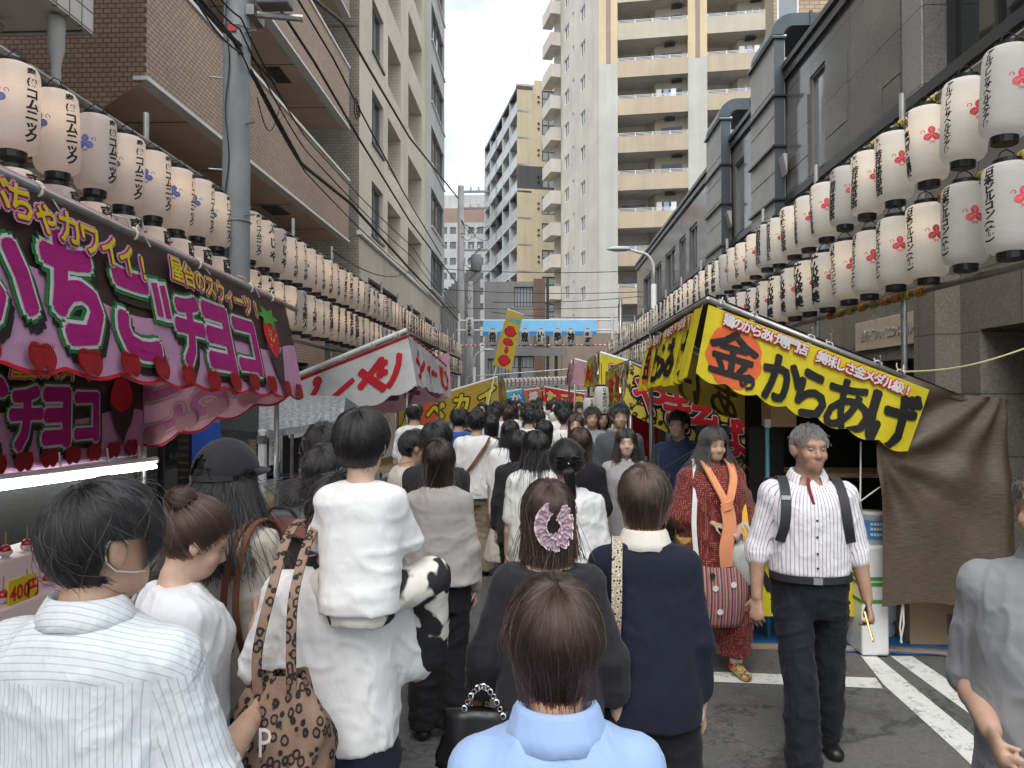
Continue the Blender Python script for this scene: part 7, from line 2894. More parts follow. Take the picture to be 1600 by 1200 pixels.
  if fem and top.get('bust', True):
   for q in (-1, 1):
    G.ell((q * .07 * s, .085 * s, 1.27 * s), (.062 * s, .055 * s, .06 * s), .05)
  G.below(hem)
  tot = .53
  for sd in (1, -1):
   j = J[sd]
   r1 = top.get('sr', .060) * s * (.95 if fem else 1) * wide
   r0 = (.047 if fem else .053) * s * wide + ease * .4
   G.cone(j['sh'] * np.array((.45, 1, 1.018)), j['sh'], r0 * .72, r0 * .92, .04)
   if sl > 0:
    fu = min(1, sl * tot / .285)
    e1 = j['sh'] + (j['el'] - j['sh']) * fu
    G.cone(j['sh'], e1, r0 * .92, r1, .03)
    if sl * tot > .285:
     ff_ = min(1, (sl * tot - .285) / .245)
     e2 = j['el'] + (j['wr'] - j['el']) * ff_
     G.cone(j['el'], e2, r1, top.get('cuff', r1 / s * .86) * s, .02)
     if top.get('roll'):
      dirf = j['f']
      G.cone(e2 - dirf * .035, e2 + dirf * .012, r1 * 1.04, r1 * 1.0, .006)
  V, Q = G.mesh()
  V = smooth(V, Q, 2, .5)
  dn = top.get('fold', 'v')
  V = folds(V, Q, top.get('amp', .010) * s * fold, seed, dn)
  if top.get('seam_smooth', True): V = smooth(V, Q, 1, .4)
  tm = qmesh('top', V, Q, top['mat'])
  if 'stripe' in top['mat']:
   sg_ = 1 if top.get('wrap') == 'front' else -1
   st = np.arctan2(V[:, 0], sg_ * (V[:, 1] + .01)) * .155 * s
   dt = np.maximum(np.abs(V[:, 0]) - np.interp(V[:, 2], [t_[0] for t_ in sorted(T)], [t_[1] for t_ in sorted(T)]) * .93, 0)
   for sd in (1, -1):
    j = J[sd]
    for a_, b_ in ((j['sh'], j['el']), (j['el'], j['wr'])):
     ab = b_ - a_
     tt = np.clip((V - a_) @ ab / (ab @ ab), 0, 1)
     q_ = V - a_ - tt[:, None] * ab
     ex = np.array((sd, 0, 0.)); ex = ex - ab * (ex @ ab) / (ab @ ab); ex /= np.linalg.norm(ex)
     ey = np.cross(ab / np.linalg.norm(ab), ex)
     m_ = (np.linalg.norm(q_, axis=1) < .1 * s) & (dt > 0) & (tt > .02)
     st = np.where(m_, np.arctan2(q_ @ ey, q_ @ ex) * .058 * s, st)
   tm.attributes.new('stripe', 'FLOAT', 'POINT').data.foreach_set('value', st.astype(np.float32))
  link(top.get('name', 'shirt'), tm, None, root)
 # ---- bottom
 bottom = bottom or {}
 if bottom.get('mat'):
  hem = bottom.get('hem', .06) * s
  rb = bottom.get('res', max(res, .012))
  kind = bottom.get('kind', 'pants')
  wz = bottom.get('waist', 1.02) * s
  P_ = np.array([J[q][k] for q in (1, -1) for k in ('kn', 'an')])
  lo3 = np.minimum(P_.min(0) - .14 * s, (-.30 * s, -.26 * s, hem - .02)); hi3 = np.maximum(P_.max(0) + .14 * s, (.30 * s, .26 * s, wz + .03))
  if not sit: lo3[2] = hem - .03
  G = Field(lo3, hi3, rb)
  T = [(z, w + .014 * s, d + .014 * s, c) for z, w, d, c in tor if z < wz + .01]
  T.append((.74 * s, .165 * s * wide, .112 * s, -.01))
  if kind == 'skirt':
   fl = bottom.get('flare', .10)
   T.append((hem, (.17 + fl) * s * wide, (.12 + fl * .7) * s, 0))
   T = [t_ for t_ in T if t_[0] > hem - .01]
  G.prof(T, .02)
  if kind != 'skirt':
   w_ = bottom.get('w', 1.0)
   for sd in (1, -1):
    j = J[sd]
    rk = bottom.get('knee', .070) * s * w_; rh = bottom.get('cuff', .068) * s * w_
    G.cone(j['hip'] + np.array((0, 0, -.02)), j['kn'], .096 * s * min(w_, 1.1), rk, .025)
    e = j['an'] + (j['an'] - j['kn']) / np.linalg.norm(j['an'] - j['kn']) * .06 * s
    G.cone(j['kn'], e, rk, rh, .015)
  if not sit: G.below(hem)
  V, Q = G.mesh()
  V = smooth(V, Q, 2, .5)
  V = folds(V, Q, bottom.get('amp', .011) * s * fold, seed + 5, 'v' if kind != 'pants' else 'd')
  link('skirt' if kind == 'skirt' else 'trousers', qmesh('bottom', V, Q, bottom['mat']), None, root)
 # ---- shoes
 if shoes:
  for sd in (1, -1):
   j = J[sd]
   a = j['an'].copy()
   G = Field(a + np.array((-.08, -.10, -.11)) * s, a + np.array((.08, .22, .06)) * s, max(.008, res * .8))
   base = a[2] - .085 * s
   G.cone((a[0], a[1] - .03 * s, base + .04 * s), (a[0] + sd * .01, a[1] + .135 * s, base + .03 * s), .042 * s, .042 * s, .01, (0, 0, 1), .85)
   G.cone((a[0], a[1], a[2] - .02 * s), (a[0], a[1] + .05 * s, base + .05 * s), .042 * s, .036 * s, .02)
   G.below(base + .004)
   V, Q = G.mesh()
   V = smooth(V, Q, 2, .5)
   link('shoe', qmesh('shoe', V, Q, shoes), None, root)
 # ---- collar
 if collar:
  n = 40
  op = collar.get('open', 0)
  vs, fs = [], []
  dr = collar.get('drop', 0)
  rows = [(.060, 1.425), (.062, 1.456), (.0635, 1.478), (.064, 1.479), (.071, 1.468), (.080, 1.448 - dr), (.090, 1.424 - dr)]
  for ri, (r_, z_) in enumerate(rows):
   for k in range(n + 1):
    a = math.pi / 2 + op + (2 * math.pi - 2 * op) * k / n
    fs_ = max(0, math.sin(a))
    fz = .040 * fs_ - .004
    spread = 1 + (.22 * fs_ ** 4 if ri >= 4 else 0)
    wv = .002 * math.sin(k * 1.3 + ri) * (ri > 4)
    vs.append(((r_ * 1.12 * wide * math.cos(a) * spread) * s, (r_ * 1.02 * math.sin(a) - .020) * s, (z_ - fz - .012 * (ri > 4) * fs_ + wv) * s))
  fs = [(i * (n + 1) + k, i * (n + 1) + k + 1, (i + 1) * (n + 1) + k + 1, (i + 1) * (n + 1) + k) for i in (0, 1, 3, 4, 5) for k in range(n)]
  me = MB().add(vs, fs).mesh('collar', True)
  me.attributes.new('stripe', 'FLOAT', 'POINT').data.foreach_set('value', np.array([(i % (n + 1)) * .0105 for i in range(len(vs))], np.float32))
  o = link('collar', me, collar['mat'], root)
  sm = o.modifiers.new('thickness', 'SOLIDIFY'); sm.thickness = .003
 # ---- hair
 hair = hair or {}
 if hair.get('mat'):
  hp = dict(hair)
  style = hair.get('style', 'short')
  G = Field(headc - np.array((.2, .2, .33)) * hs, headc + .2 * hs, max(res, .008))
  Rv = np.array((.080, .100, .097)) + hp.get('vol', .006) - .003
  G.ell(hl((0, -.012, .028)), Rv * hs, .0, HM)
  ze = hp.get('zend', -9)
  if ze > -5:
   for q in np.linspace(-1, 1, 7):
    a = q * 1.9
    w_ = .052 + hp.get('vol', .006); d_ = .064 + hp.get('vol', .006)
    st = np.array((w_ * math.sin(a), -d_ * math.cos(a) - .012, .0))
    en = np.array((st[0] * (1 + hp.get('curl', -.15)), st[1] * (1 + hp.get('curl', -.15) * .6), ze + .03))
    zz = max(ze + .03, -.27)
    en[2] = zz
    G.cone(hl(st), hl(en), .024 * hs, .014 * hs, .02)
  # keep the face free
  M_ = HM
  X_, Y_, Z_ = np.meshgrid(G.x, G.y, G.z, indexing='ij', sparse=True)
  dx, dy, dz = X_ - headc[0], Y_ - headc[1], Z_ - headc[2]
  ly = (dx * M_[0][1] + dy * M_[1][1] + dz * M_[2][1]) / hs
  lz = (dx * M_[0][2] + dy * M_[1][2] + dz * M_[2][2]) / hs
  lim = np.interp(ly, [-.12, -.06, 0, .035, .06, .11], np.array([-.085, -.08, -.045 if ze < -5 else -.09, .01 if ze < -5 else -.05, .05, .062]) + hp.get('nape', 0) * np.array((1, 1, 1, .3, 0, 0)) + hp.get('hairline', 0) * np.array((0, 0, 0, .5, 1, 1)))
  lx = (dx * M_[0][0] + dy * M_[1][0] + dz * M_[2][0]) / hs
  if ze > -5:
   lim = np.where(ly < .03, -9, lim)
  elif style == 'short':
   lim = np.where((np.abs(lx) > .05) & (ly > -.036) & (ly < .06), np.maximum(lim, .018), lim)
  G.f = np.maximum(G.f, (lim - lz) * hs * .8)
  if hp.get('bald'):
   rr = np.sqrt(lx ** 2 + (ly - .0) ** 2)
   G.f = np.maximum(G.f, np.where(lz > .05, (.072 - rr) * hs, -1))
  V, Q = G.mesh()
  if len(V):
   V = smooth(V, Q, 3, .5)
   V = V + vnormals(V, Q) * (vnoise(V * 60, seed)[:, None] * .0035)
   link('hair', qmesh('hair', V, Q, hair['mat']), None, root)
  if hair.get('n', 3200) > 0:
   S = hair_geo(style, headc, HM, hs, seed, 1.0, hair.get('keys', 10), 1, hp)
   sh = S.shape
   S = to_body(S, headc, HM, hs).reshape(sh)
   extra = []
   if 'tail' in hp:
    T_ = to_body(np.array(hp['tail']['path'], float), headc, HM, hs)
    extra.append(tubebunch(T_, hp['tail'].get('r0', .03), hp['tail'].get('r1', .02), hp['tail'].get('n', 700), sh[1], seed + 9))
   if 'bun' in hp:
    rng = np.random.default_rng(seed)
    c = hl(hp['bun']); br = hp.get('bunr', .038) * hs
    nb = 900
    B_ = np.zeros((nb, sh[1], 3))
    ax = HM @ np.array((0, -.5, .85)); ax /= np.linalg.norm(ax)
    e1 = np.cross(ax, (1, 0, 0)); e1 /= np.linalg.norm(e1); e2 = np.cross(ax, e1)
    la = rng.uniform(-1.2, 1.3, nb); ph = rng.uniform(0, 6.28, nb)
    for k in range(sh[1]):
     a = ph + k * .28; l2 = la + .12 * math.sin(k * .5)
     rr = br * (1 + .1 * rng.normal(size=nb) * .3)
     B_[:, k] = c + rr[:, None] * (np.cos(l2)[:, None] * (np.cos(a)[:, None] * e1 + np.sin(a)[:, None] * e2) + np.sin(l2)[:, None] * ax * .85)
    extra.append(B_)
    G = Field(c - br * 1.3, c + br * 1.3, .006)
    G.ell(c, (br * .93,) * 3, 0)
    V, Q = G.mesh()
    link('hair_bun', qmesh('hair_bun', V, Q, hair['mat']), None, root)
   if extra: S = np.concatenate([S] + extra)
   add_strands(root, S, hair['mat'] + '_strands', hair.get('r', .0011) * hs)
 root['_h'] = 0
 del root['_h']
 return dict(root=root, J=J, hl=hl, s=s, tor=tor, headc=headc, HM=HM)

def strap(par, pts, w, th, mat, name='strap', flat=(0, 0, 1)):
 """a ribbon with thickness through points; flat = direction across its width hint"""
 P = [Vector(p) for p in pts]
 # refine with Catmull-Rom
 out = []
 for i in range(len(P) - 1):
  p0, p1, p2, p3 = P[max(i - 1, 0)], P[i], P[i + 1], P[min(i + 2, len(P) - 1)]
  for k in range(6):
   t = k / 6
   out.append(.5 * ((2 * p1) + (p2 - p0) * t + (2 * p0 - 5 * p1 + 4 * p2 - p3) * t * t + (3 * p1 - p0 - 3 * p2 + p3) * t ** 3))
 out.append(P[-1])
 vs, fs = [], []
 fl = Vector(flat).normalized()
 for i, p in enumerate(out):
  d = (out[min(i + 1, len(out) - 1)] - out[max(i - 1, 0)]).normalized()
  a = (fl - d * fl.dot(d))
  a = a.normalized() if a.length > 1e-4 else d.orthogonal().normalized()
  b = d.cross(a)
  for u, v in ((-1, -1), (1, -1), (1, 1), (-1, 1)):
   vs.append(p + a * u * w / 2 + b * v * th / 2)
 for i in range(len(out) - 1):
  for k in range(4):
   fs.append((i * 4 + k, i * 4 + (k + 1) % 4, i * 4 + 4 + (k + 1) % 4, i * 4 + 4 + k))
 fs += [(0, 1, 2, 3), tuple(range(len(vs) - 4, len(vs)))]
 me = MB().add(vs, fs).mesh(name, False)
 return link(name, me, mat, par)
cloth('c_cream', (.70, .66, .58))
hair_mats('hair_darkgrey', (.030, .028, .027), .4)
t = newmat('clog')
v = t.n('ShaderNodeTexVoronoi'); v.inputs['Scale'].default_value = 60
t.l(t.tc.outputs['Object'], v.inputs['Vector'])
c = t.ramp(t.sep(v.outputs['Color'])[0], [(0, (.45, .32, .10)), (.4, (.55, .42, .16)), (.6, (.10, .10, .04)), (.8, (.35, .06, .03)), (1, (.6, .5, .25))])
t.bsdf(c, .5)
t = newmat('patchwork')
v = t.n('ShaderNodeTexVoronoi'); v.inputs['Scale'].default_value = 22
t.l(t.tc.outputs['Object'], v.inputs['Vector'])
c = t.ramp(t.sep(v.outputs['Color'])[0], [(0, (.20, .03, .02)), (.3, (.05, .08, .02)), (.5, (.50, .35, .06)), (.7, (.30, .05, .04)), (1, (.05, .1, .12))])
t.bsdf(c, .8)
t = newmat('bag_stripe')
s = t.sep()
f_ = t.math('FRACT', t.math('MULTIPLY', t.math('ADD', s[0], 5.0), 15.0))
c = t.ramp(f_, [(0, (.38, .13, .13)), (.18, (.12, .05, .06)), (.3, (.45, .25, .2)), (.45, (.20, .10, .12)), (.6, (.5, .16, .18)), (.75, (.06, .05, .07)), (.9, (.42, .28, .22))])
t.t.nodes[-1].color_ramp.interpolation = 'CONSTANT'
t.bsdf(c, .85, t.bump(t.noise(40, 4), .3, .01))
t = newmat('strap_pattern')
v = t.n('ShaderNodeTexVoronoi'); v.inputs['Scale'].default_value = 75
t.l(t.tc.outputs['Object'], v.inputs['Vector'])
c = t.ramp(v.outputs['Distance'], [(.25, (.02, .02, .02)), (.4, (.62, .56, .44)), (.6, (.35, .28, .2))])
t.bsdf(c, .8)
plain('strap_yellow', (.75, .42, .04), .7, .1, 10)
plain('carrier', (.72, .74, .73), .4, .08, 20, .3, 20, trans=.45)
plain('satin', (.01, .01, .011), .3, .2, 20)
plain('pack_grey', (.075, .078, .082), .7, .15, 10)
plain('pack_red', (.20, .07, .055), .7, .15, 10)
t = newmat('phone_screen'); t.bsdf((.5, .5, .52), .2, emit=(.7, .72, .78), estr=.35)

# ================================================================ the people in the photograph
px2x = lambda px, Y: onY(px, 617, Y).x
HB = dict(mat='hair_black', style='short', L=.065, lift=.011, n=4500, vol=.010, jit=.2, messy=1.4, r=.0012)
BOB = dict(mat='hair_warm', style='long', L=.42, zend=-.135, zj=.008, lift=.010, n=4500, vol=.010, curl=-.25, keys=15, r=.0011, messy=.7)
LONG = dict(mat='hair_black', style='long', L=.56, zend=-.27, zj=.02, lift=.010, n=4500, vol=.010, curl=-.05, keys=15, r=.0011)

def H_(base, **kw):
 d = dict(base); d.update(kw)
 return d

HANG = {1: dict(u=(.16, -.02, -1), f=(.05, .15, -1)), -1: dict(u=(.16, -.02, -1), f=(.05, .15, -1))}

# man in the striped linen shirt, near left
A_ = person('black-haired man in a white striped linen shirt seen from behind at the lower left', px2x(152, 1.5), 1.5, 1.655, -6, 'm', 'skin', wide=1.05, seed=3,
   top=dict(mat='c_linen_stripe', hem=.80, sleeve=.54, ease=.030, sr=.075, fold='d', amp=.0055, loose=1.0, res=.008), bottom=dict(mat='c_black'),
   hair=H_(HB, L=.07, n=15000, vol=.012, lift=.010, r=.00065, messy=.7, jit=.16, fly=.006), head=(-34, -4), res=.008, collar=dict(mat='c_linen_stripe', open=.35),
   arms={1: dict(u=(.22, .16, -1), f=(-.1, .9, .1)), -1: dict(u=(.2, .1, -1), f=(.0, .9, 0))})
R_ = A_['root']
m = MB()
m.tube([A_['hl'](v) for v in ((.082, .012, .012), (.086, .0, .026), (.090, -.018, .031), (.092, -.032, .018), (.090, -.036, 0), (.087, -.030, -.022), (.080, -.008, -.042), (.070, .03, -.05), (.06, .06, -.052))], .0016, 6)
link('mask_loop', m.mesh('mask_loop', True), 'pvc_white', R_)

# young woman with a bun
B_ = person('woman with a high brown bun and white tee looking down beside the striped linen shirt', px2x(285, 2.15), 2.15, 1.535, -48, 'f', 'skin_fair', seed=5,
   top=dict(mat='c_white_cool', hem=.85, sleeve=.42, ease=.03, loose=1.0), bottom=dict(mat='c_black'),
   hair=H_(BOB, style='up', mat='hair_warm', zend=-9, L=.2, gather=(0, -.075, .075), n=4500, vol=.003, bun=(0, -.105, .112), bunr=.052), head=(-14, -24), res=.009, face=True)
s_ = thing('backpack_strap', 'black webbing strap over the white tee shoulder of the bun-haired woman', 'strap', B_['root'].location, None, B_['root'].rotation_euler.z)
strap(s_, [(-.06, -.15, 1.12), (-.078, -.135, 1.24), (-.085, -.075, 1.295), (-.085, .02, 1.29), (-.08, .1, 1.2)], .042, .008, 'strap_black', 'webbing', (1, 0, 0))
strap(s_, [(-.083, -.092, 1.292), (-.085, -.06, 1.306), (-.085, -.03, 1.309)], .056, .012, 'strap_black', 'buckle', (1, 0, 0))

# woman with the black cap
C_ = person('long-haired woman in a black cap and beige shirt left of the shoulder-riding child', px2x(352, 2.5), 2.5, 1.68, -12, 'f', 'skin_fair', seed=7,
   top=dict(mat='c_beige', hem=.82, sleeve=.5, ease=.04, loose=1.02, sr=.07, fold='d', amp=.012), bottom=dict(mat='c_black'),
   hair=H_(LONG, mat='hair_black', zend=-.30, L=.52, n=9000, curl=.16, vol=.012, lift=.010, under=.045, r=.0012), head=(-16, 0), res=.009)
# cap: dome with the rear opening and strap
n1, n2 = 30, 12
vs, fs = [], []
for i in range(n2 + 1):
 th = (math.pi / 2) * i / n2 * 1.0
 for k in range(n1):
  a = 2 * math.pi * k / n1
  r = (.098, .118, .112)
  sq = 1 + .02 * math.cos(6 * a) * math.sin(th)
  y = r[1] * math.sin(th) * math.sin(a) * sq - .012
  vs.append(C_['hl']((r[0] * math.sin(th) * math.cos(a) * sq, y, .030 + r[2] * math.cos(th) - .02 * (i / n2) ** 2 * (1 if math.sin(a) < 0 else .2))))
keep = lambda i, k: not (i >= n2 - 5 and abs(((k + .5) / n1 * 2 * math.pi) - 1.5 * math.pi) < .42 * math.sqrt(max(0, 1 - ((n2 - .5 - i) / 5) ** 2)) + .02)
for i in range(n2):
 for k in range(n1):
  if keep(i, k): fs.append((i * n1 + k, i * n1 + (k + 1) % n1, (i + 1) * n1 + (k + 1) % n1, (i + 1) * n1 + k))
cap = thing('baseball_cap', 'black baseball cap with an open arch at the back', 'cap', C_['root'].location, None, C_['root'].rotation_euler.z)
o = link('crown', MB().add(vs, fs).mesh('crown', True), 'c_black2', cap)
o.modifiers.new('thickness', 'SOLIDIFY').thickness = .004
strap(cap, [C_['hl']((.1 * math.cos(a), .122 * math.sin(a) - .012, .012)) for a in np.linspace(math.pi * 1.12, math.pi * 1.88, 7)], .018, .004, 'strap_black', 'rear_strap', (0, 0, 1))
vs, fs = [], []
for i in range(5):
 for k in range(13):
  a = math.pi * (.12 + .76 * k / 12)
  r = 1 + .62 * i / 4 * math.sin(a) ** .8
  vs.append(C_['hl']((.098 * math.cos(a) * (1 + .06 * i / 4), (.116 * math.sin(a)) * r - .012, .032 - .012 * (i / 4) ** 2 + .012 * math.cos(a) ** 2 * -1 * i / 4)))
fs = [(i * 13 + k, i * 13 + k + 1, (i + 1) * 13 + k + 1, (i + 1) * 13 + k) for i in range(4) for k in range(12)]
o = link('brim', MB().add(vs, fs).mesh('brim', True), 'c_black2', cap)
o.modifiers.new('thickness', 'SOLIDIFY').thickness = .004
bg = thing('shoulder_bag', 'shoulder bag with two brown leather straps on the beige shirt', 'bag', C_['root'].location, None, C_['root'].rotation_euler.z)
for dx in (0, .045):
 strap(bg, [(.12 + dx, -.10, .95), (.115 + dx, -.165, 1.15), (.12 + dx * .8, -.135, 1.33), (.125 + dx * .8, -.06, 1.425), (.13 + dx * .8, .05, 1.40), (.15 + dx * .5, .14, 1.2)], .021, .007, 'leather_brown', 'handle', (1, 0, 0))
link('bag_body', MB().box(.19, .3, -.12, .2, .66, .96).mesh('bag_body'), 'leather_brown', bg)

# father with the child on his shoulders
D_ = person('person in a white T-shirt carrying a child on the shoulders', px2x(532, 2.08), 2.08, 1.62, -3, 'm', 'skin', wide=.97, seed=11,
   top=dict(mat='c_white', hem=.925, sleeve=.46, ease=.024, sr=.072, loose=1.0, fold='d', amp=.009, res=.008), bottom=dict(mat='c_navy', cuff=.075, waist=.98),
   hair=H_(HB, n=1500), head=(0, -10), res=.009,
   arms={-1: dict(u=(.36, .10, -1), f=(.35, .75, .35)), 1: dict(u=(.16, .42, -.9), f=(-.3, .8, .6))})
E_ = person('small child in a white tee riding on shoulders in the middle of the crowd', px2x(565, 1.95), 1.95, .91, -2, 'm', 'skin_fair', seed=13, wide=.94, z0=.848,
   top=dict(mat='c_white', hem=.805, sleeve=.5, ease=.034, sr=.070, loose=1.12, fold='d', amp=.013, res=.008, flare=.02), bottom=dict(mat='c_zebra', knee=.10, cuff=.10, w=1.05),
   hair=H_(HB, L=.095, n=10000, vol=.012, lift=.008, nape=.025, jit=.08, messy=.5, r=.0008, fly=.004), head=(-4, -3), res=.008, headscale=1.36, shoes=None,
   sit=((.165, .12, .49), (.145, .20, .28)), arms={1: dict(u=(.30, .45, -.85), f=(-.35, .9, -.1)), -1: dict(u=(.36, .40, -.85), f=(-.3, .9, .0))}, cat='child', name='person')
# black patches on the child's trousers
tr = [c for c in E_['root'].children if c.name.startswith('trousers')][0]
t = MATS['c_zebra'].node_tree

# leopard tote bag with white letters
def tote():
 g = thing('tote_bag', 'leopard-print tote bag with white letters on the white T-shirt shoulder', 'bag', (px2x(432, 1.82), 1.82, .60))
 n = 28
 vs, fs = [], []
 rows = 18
 for j in range(rows + 1):
  t_ = j / rows
  w = .085 + .040 * math.sin(math.pi * min(1, t_ * .8 + .1)); d = .05 + .035 * math.sin(math.pi * (1 - t_) * .8)
  if t_ > .8:
   w *= 1 - (t_ - .8) * 2.1; d *= 1 - (t_ - .8) * 2.5
  for k in range(n):
   a = 2 * math.pi * k / n
   cx = math.copysign(abs(math.cos(a)) ** .7, math.cos(a)); sy = math.copysign(abs(math.sin(a)) ** .7, math.sin(a))
   wob = .012 * math.sin(3 * a + j * .6) + .008 * math.sin(7 * a - j)
   vs.append(((w + wob) * cx + .02 * t_, (d + wob) * sy, .56 * t_))
 for j in range(rows):
  for k in range(n):
   fs.append((j * n + k, j * n + (k + 1) % n, (j + 1) * n + (k + 1) % n, (j + 1) * n + k))
 fs.append(tuple(range(n))[::-1])
 link('bag_body', MB().add(vs, fs).mesh('bag_body', True), 'leopard_bag', g)
 for k, ((x0, x1), dy) in enumerate((((-.03, -.005), -.03), ((.055, .055), -.035))):
  strap(g, [(x0, dy, .50), (x0 + .0, dy - .01, .62), (x1 + .0, dy + .01, .76), (x1 + .0, .10, .875), (x1 + .01, .22, .90), (x1 + .02, .36, .8)], .024, .006, 'leopard_bag', 'handle', (1, 0, 0))
 for r_, s in enumerate(('OPP', 'OPP', 'OPP')):
  for i, ch in enumerate(s):
   v, fs2 = GLYPHS[(ch, .0)]
   mb = MB().add([(-.085 + i * .05 + x * .07, -.098 - .012 * math.cos((i - 1) * .9), .40 - r_ * .095 + z * .10 + i * .018) for x, z in v], fs2)
   link('letter', mb.mesh('letter'), 'c_white', g)

t = newmat('leopard_bag')
v = t.n('ShaderNodeTexVoronoi'); v.inputs['Scale'].default_value = 46
t.l(t.mapping((1, 1, .7)), v.inputs['Vector'])
nz = t.noise(50, 3)
q = t.math('ADD', v.outputs['Distance'], t.math('MULTIPLY', nz, .35))
c = t.ramp(q, [(.0, (.20, .115, .075)), (.40, (.20, .115, .075)), (.44, (.012, .008, .007)), (.60, (.012, .008, .007)), (.66, (.24, .15, .105)), (1, (.27, .17, .12))])
t.bsdf(c, .8, t.bump(t.noise(12, 5), .4, .02))
tote()

# zebra patches by noise
t = newmat('c_zebra')
nz = t.noise(9, 2)
c = t.ramp(nz, [(.44, (.012, .012, .014)), (.47, (.70, .67, .60)), (1, (.74, .71, .64))])
t.bsdf(c, .85, t.bump(t.noise(14, 5), .4, .02))
setmat(tr.data, 'c_zebra')

# woman in the grey jacket
F_ = person('woman with dark bob in a grey-beige jacket and black trousers seen from behind', px2x(686, 4.0), 4.0, 1.60, 2, 'f', 'skin_fair', seed=17,
   top=dict(mat='c_greybeige', hem=.89, sleeve=.98, ease=.022, sr=.054, loose=.98, flare=.10, fold='d', amp=.008, name='jacket'), bottom=dict(mat='c_black', kind='pants', cuff=.085, knee=.085, w=1.0),
   hair=H_(BOB, mat='hair_dark', zend=-.165, n=3500), head=(0, 0), res=.011)
# man with the diagonal strap
G_ = person('man in a loose white shirt and khaki trousers with a dark diagonal strap', px2x(745, 7.6), 7.6, 1.68, 0, 'm', 'skin', seed=19,
   top=dict(mat='c_white', hem=.80, sleeve=.55, ease=.045, loose=1.02, amp=.014), bottom=dict(mat='c_khaki', w=1.25, cuff=.085), hair=H_(HB, n=1500, r=.0018), res=.016)
g = thing('crossbody_bag', 'dark crossbody strap and bag over the loose white shirt', 'bag', G_['root'].location)
strap(g, [(.14, -.10, 1.42), (.10, -.165, 1.33), (-.02, -.185, 1.15), (-.14, -.17, 1.0), (-.2, -.1, .92)], .035, .006, 'leather_brown', 'strap', (.6, 0, .6))
link('bag_body', MB().box(-.30, -.2, -.14, .1, .78, .96).mesh('bag_body'), 'leather_brown', g)
sb = thing('shopping_bag', 'white paper shopping bag hanging beside the khaki trousers', 'bag', (px2x(777, 7.5), 7.5, .62))
link('bag_body', MB().box(-.07, .07, -.03, .03, 0, .30).mesh('bag_body'), 'pvc_white', sb)
link('handle', MB().tube([(-.03, 0, .3), (-.02, 0, .38), (.02, 0, .38), (.03, 0, .3)], .004, 5).mesh('handle'), 'pvc_white', sb)

# woman with the pink scrunchie clip
Hh = person('woman in black with a pink frilly hair clip, seen from behind at the centre', px2x(857, 2.4), 2.4, 1.565, 2, 'f', 'skin_fair', seed=23, wide=.97,
   top=dict(mat='c_black2', hem=.72, sleeve=.80, ease=.026, sr=.062, loose=1.02, cuff=.055, necktop=1.42, fold='d', amp=.007), bottom=dict(mat='c_black', kind='skirt', hem=.2, flare=.06),
   hair=H_(BOB, mat='hair_warm', zend=-.165, n=6000, vol=.010, curl=-.12, r=.0010), head=(6, -3), res=.009,
   arms={1: dict(u=(.30, -.02, -1), f=(.12, .22, -1), curl=.35), -1: dict(u=(.34, -.02, -1), f=(.1, .5, -1), curl=.6)})
plain('organza', (.60, .44, .50), .45, .15, 40, trans=.45)
plain('organza_edge', (.78, .66, .70), .5, .1, 40)
sc = thing('hair_clip', 'frilly pale pink organza scrunchie clipped in brown hair', 'hair clip', Hh['root'].location, None, Hh['root'].rotation_euler.z)
rr = random.Random(4)
for k in range(2):
 vs, fs = [], []
 N1, N2 = 120, 7
 for i in range(N1 + 1):
  a = math.pi * (.62 + 1.72 * i / N1)
  cx, cz = .045 * math.cos(a) * 1.02, -.018 + .056 * math.sin(a)
  for j in range(N2):
   w = (j - 3) / 3
   ru = .017 * math.sin(i * .55 + k * 2 + .8 * math.sin(i * .13)) * abs(w)
   rad_ = .020 * w
   vs.append(Hh['hl']((cx + rad_ * math.cos(a) + .4 * ru * math.sin(a), -.128 - .010 * (1 - abs(w)) - abs(ru) * 1.1 - k * .007, cz + rad_ * math.sin(a) + ru * .6)))
 fs = [(i * N2 + j, i * N2 + j + 1, (i + 1) * N2 + j + 1, (i + 1) * N2 + j) for i in range(N1) for j in range(N2 - 1)]
 link('ruffle', MB().add(vs, fs).mesh('ruffle', True), 'organza', sc)
 for e in (0, N2 - 1):
  link('ruffle_edge', MB().tube([vs[i * N2 + e] for i in range(N1 + 1)], .0016, 4).mesh('ruffle_edge'), 'organza_edge', sc)
hb = thing('handbag', 'black handbag with a chain held by the woman with the pink clip', 'bag', (px2x(745, 2.25), 2.3, .70))
n = 20
vs, fs = [], []
for j in range(9):
 t_ = j / 8
 for k in range(n):
  a = 2 * math.pi * k / n
  w = .13 * (1 - .25 * t_) + .01 * math.sin(4 * a + j); d = .05 * (1 - .5 * t_) + .008 * math.sin(5 * a)
  vs.append((w * math.cos(a), d * math.sin(a), .17 * t_))
fs = [(j * n + k, j * n + (k + 1) % n, (j + 1) * n + (k + 1) % n, (j + 1) * n + k) for j in range(8) for k in range(n)] + [tuple(range(n))[::-1], tuple(range(8 * n, 9 * n))]
link('bag_body', MB().add(vs, fs).mesh('bag_body', True), 'shoe_black', hb)
for i in range(14):
 a = i / 13
 c = Vector((-.05 + .13 * a, -.02, .16 + .09 * math.sin(math.pi * a)))
 link('chain_link', MB().tube([c + Vector((.0075 * math.cos(q), .004 * math.sin(q) * (i % 2), .0075 * math.sin(q))) for q in np.linspace(0, 6.28, 9)], .002, 4).mesh('chain_link'), 'chrome', hb)
br = thing('bracelet', 'pale bead bracelet on the wrist of the woman with the pink clip', 'bracelet', Hh['root'].location, None, Hh['root'].rotation_euler.z)
jw = Hh['J'][-1]
e1 = np.cross(jw['f'], (1, 0, 0)); e1 /= np.linalg.norm(e1); e2 = np.cross(jw['f'], e1)
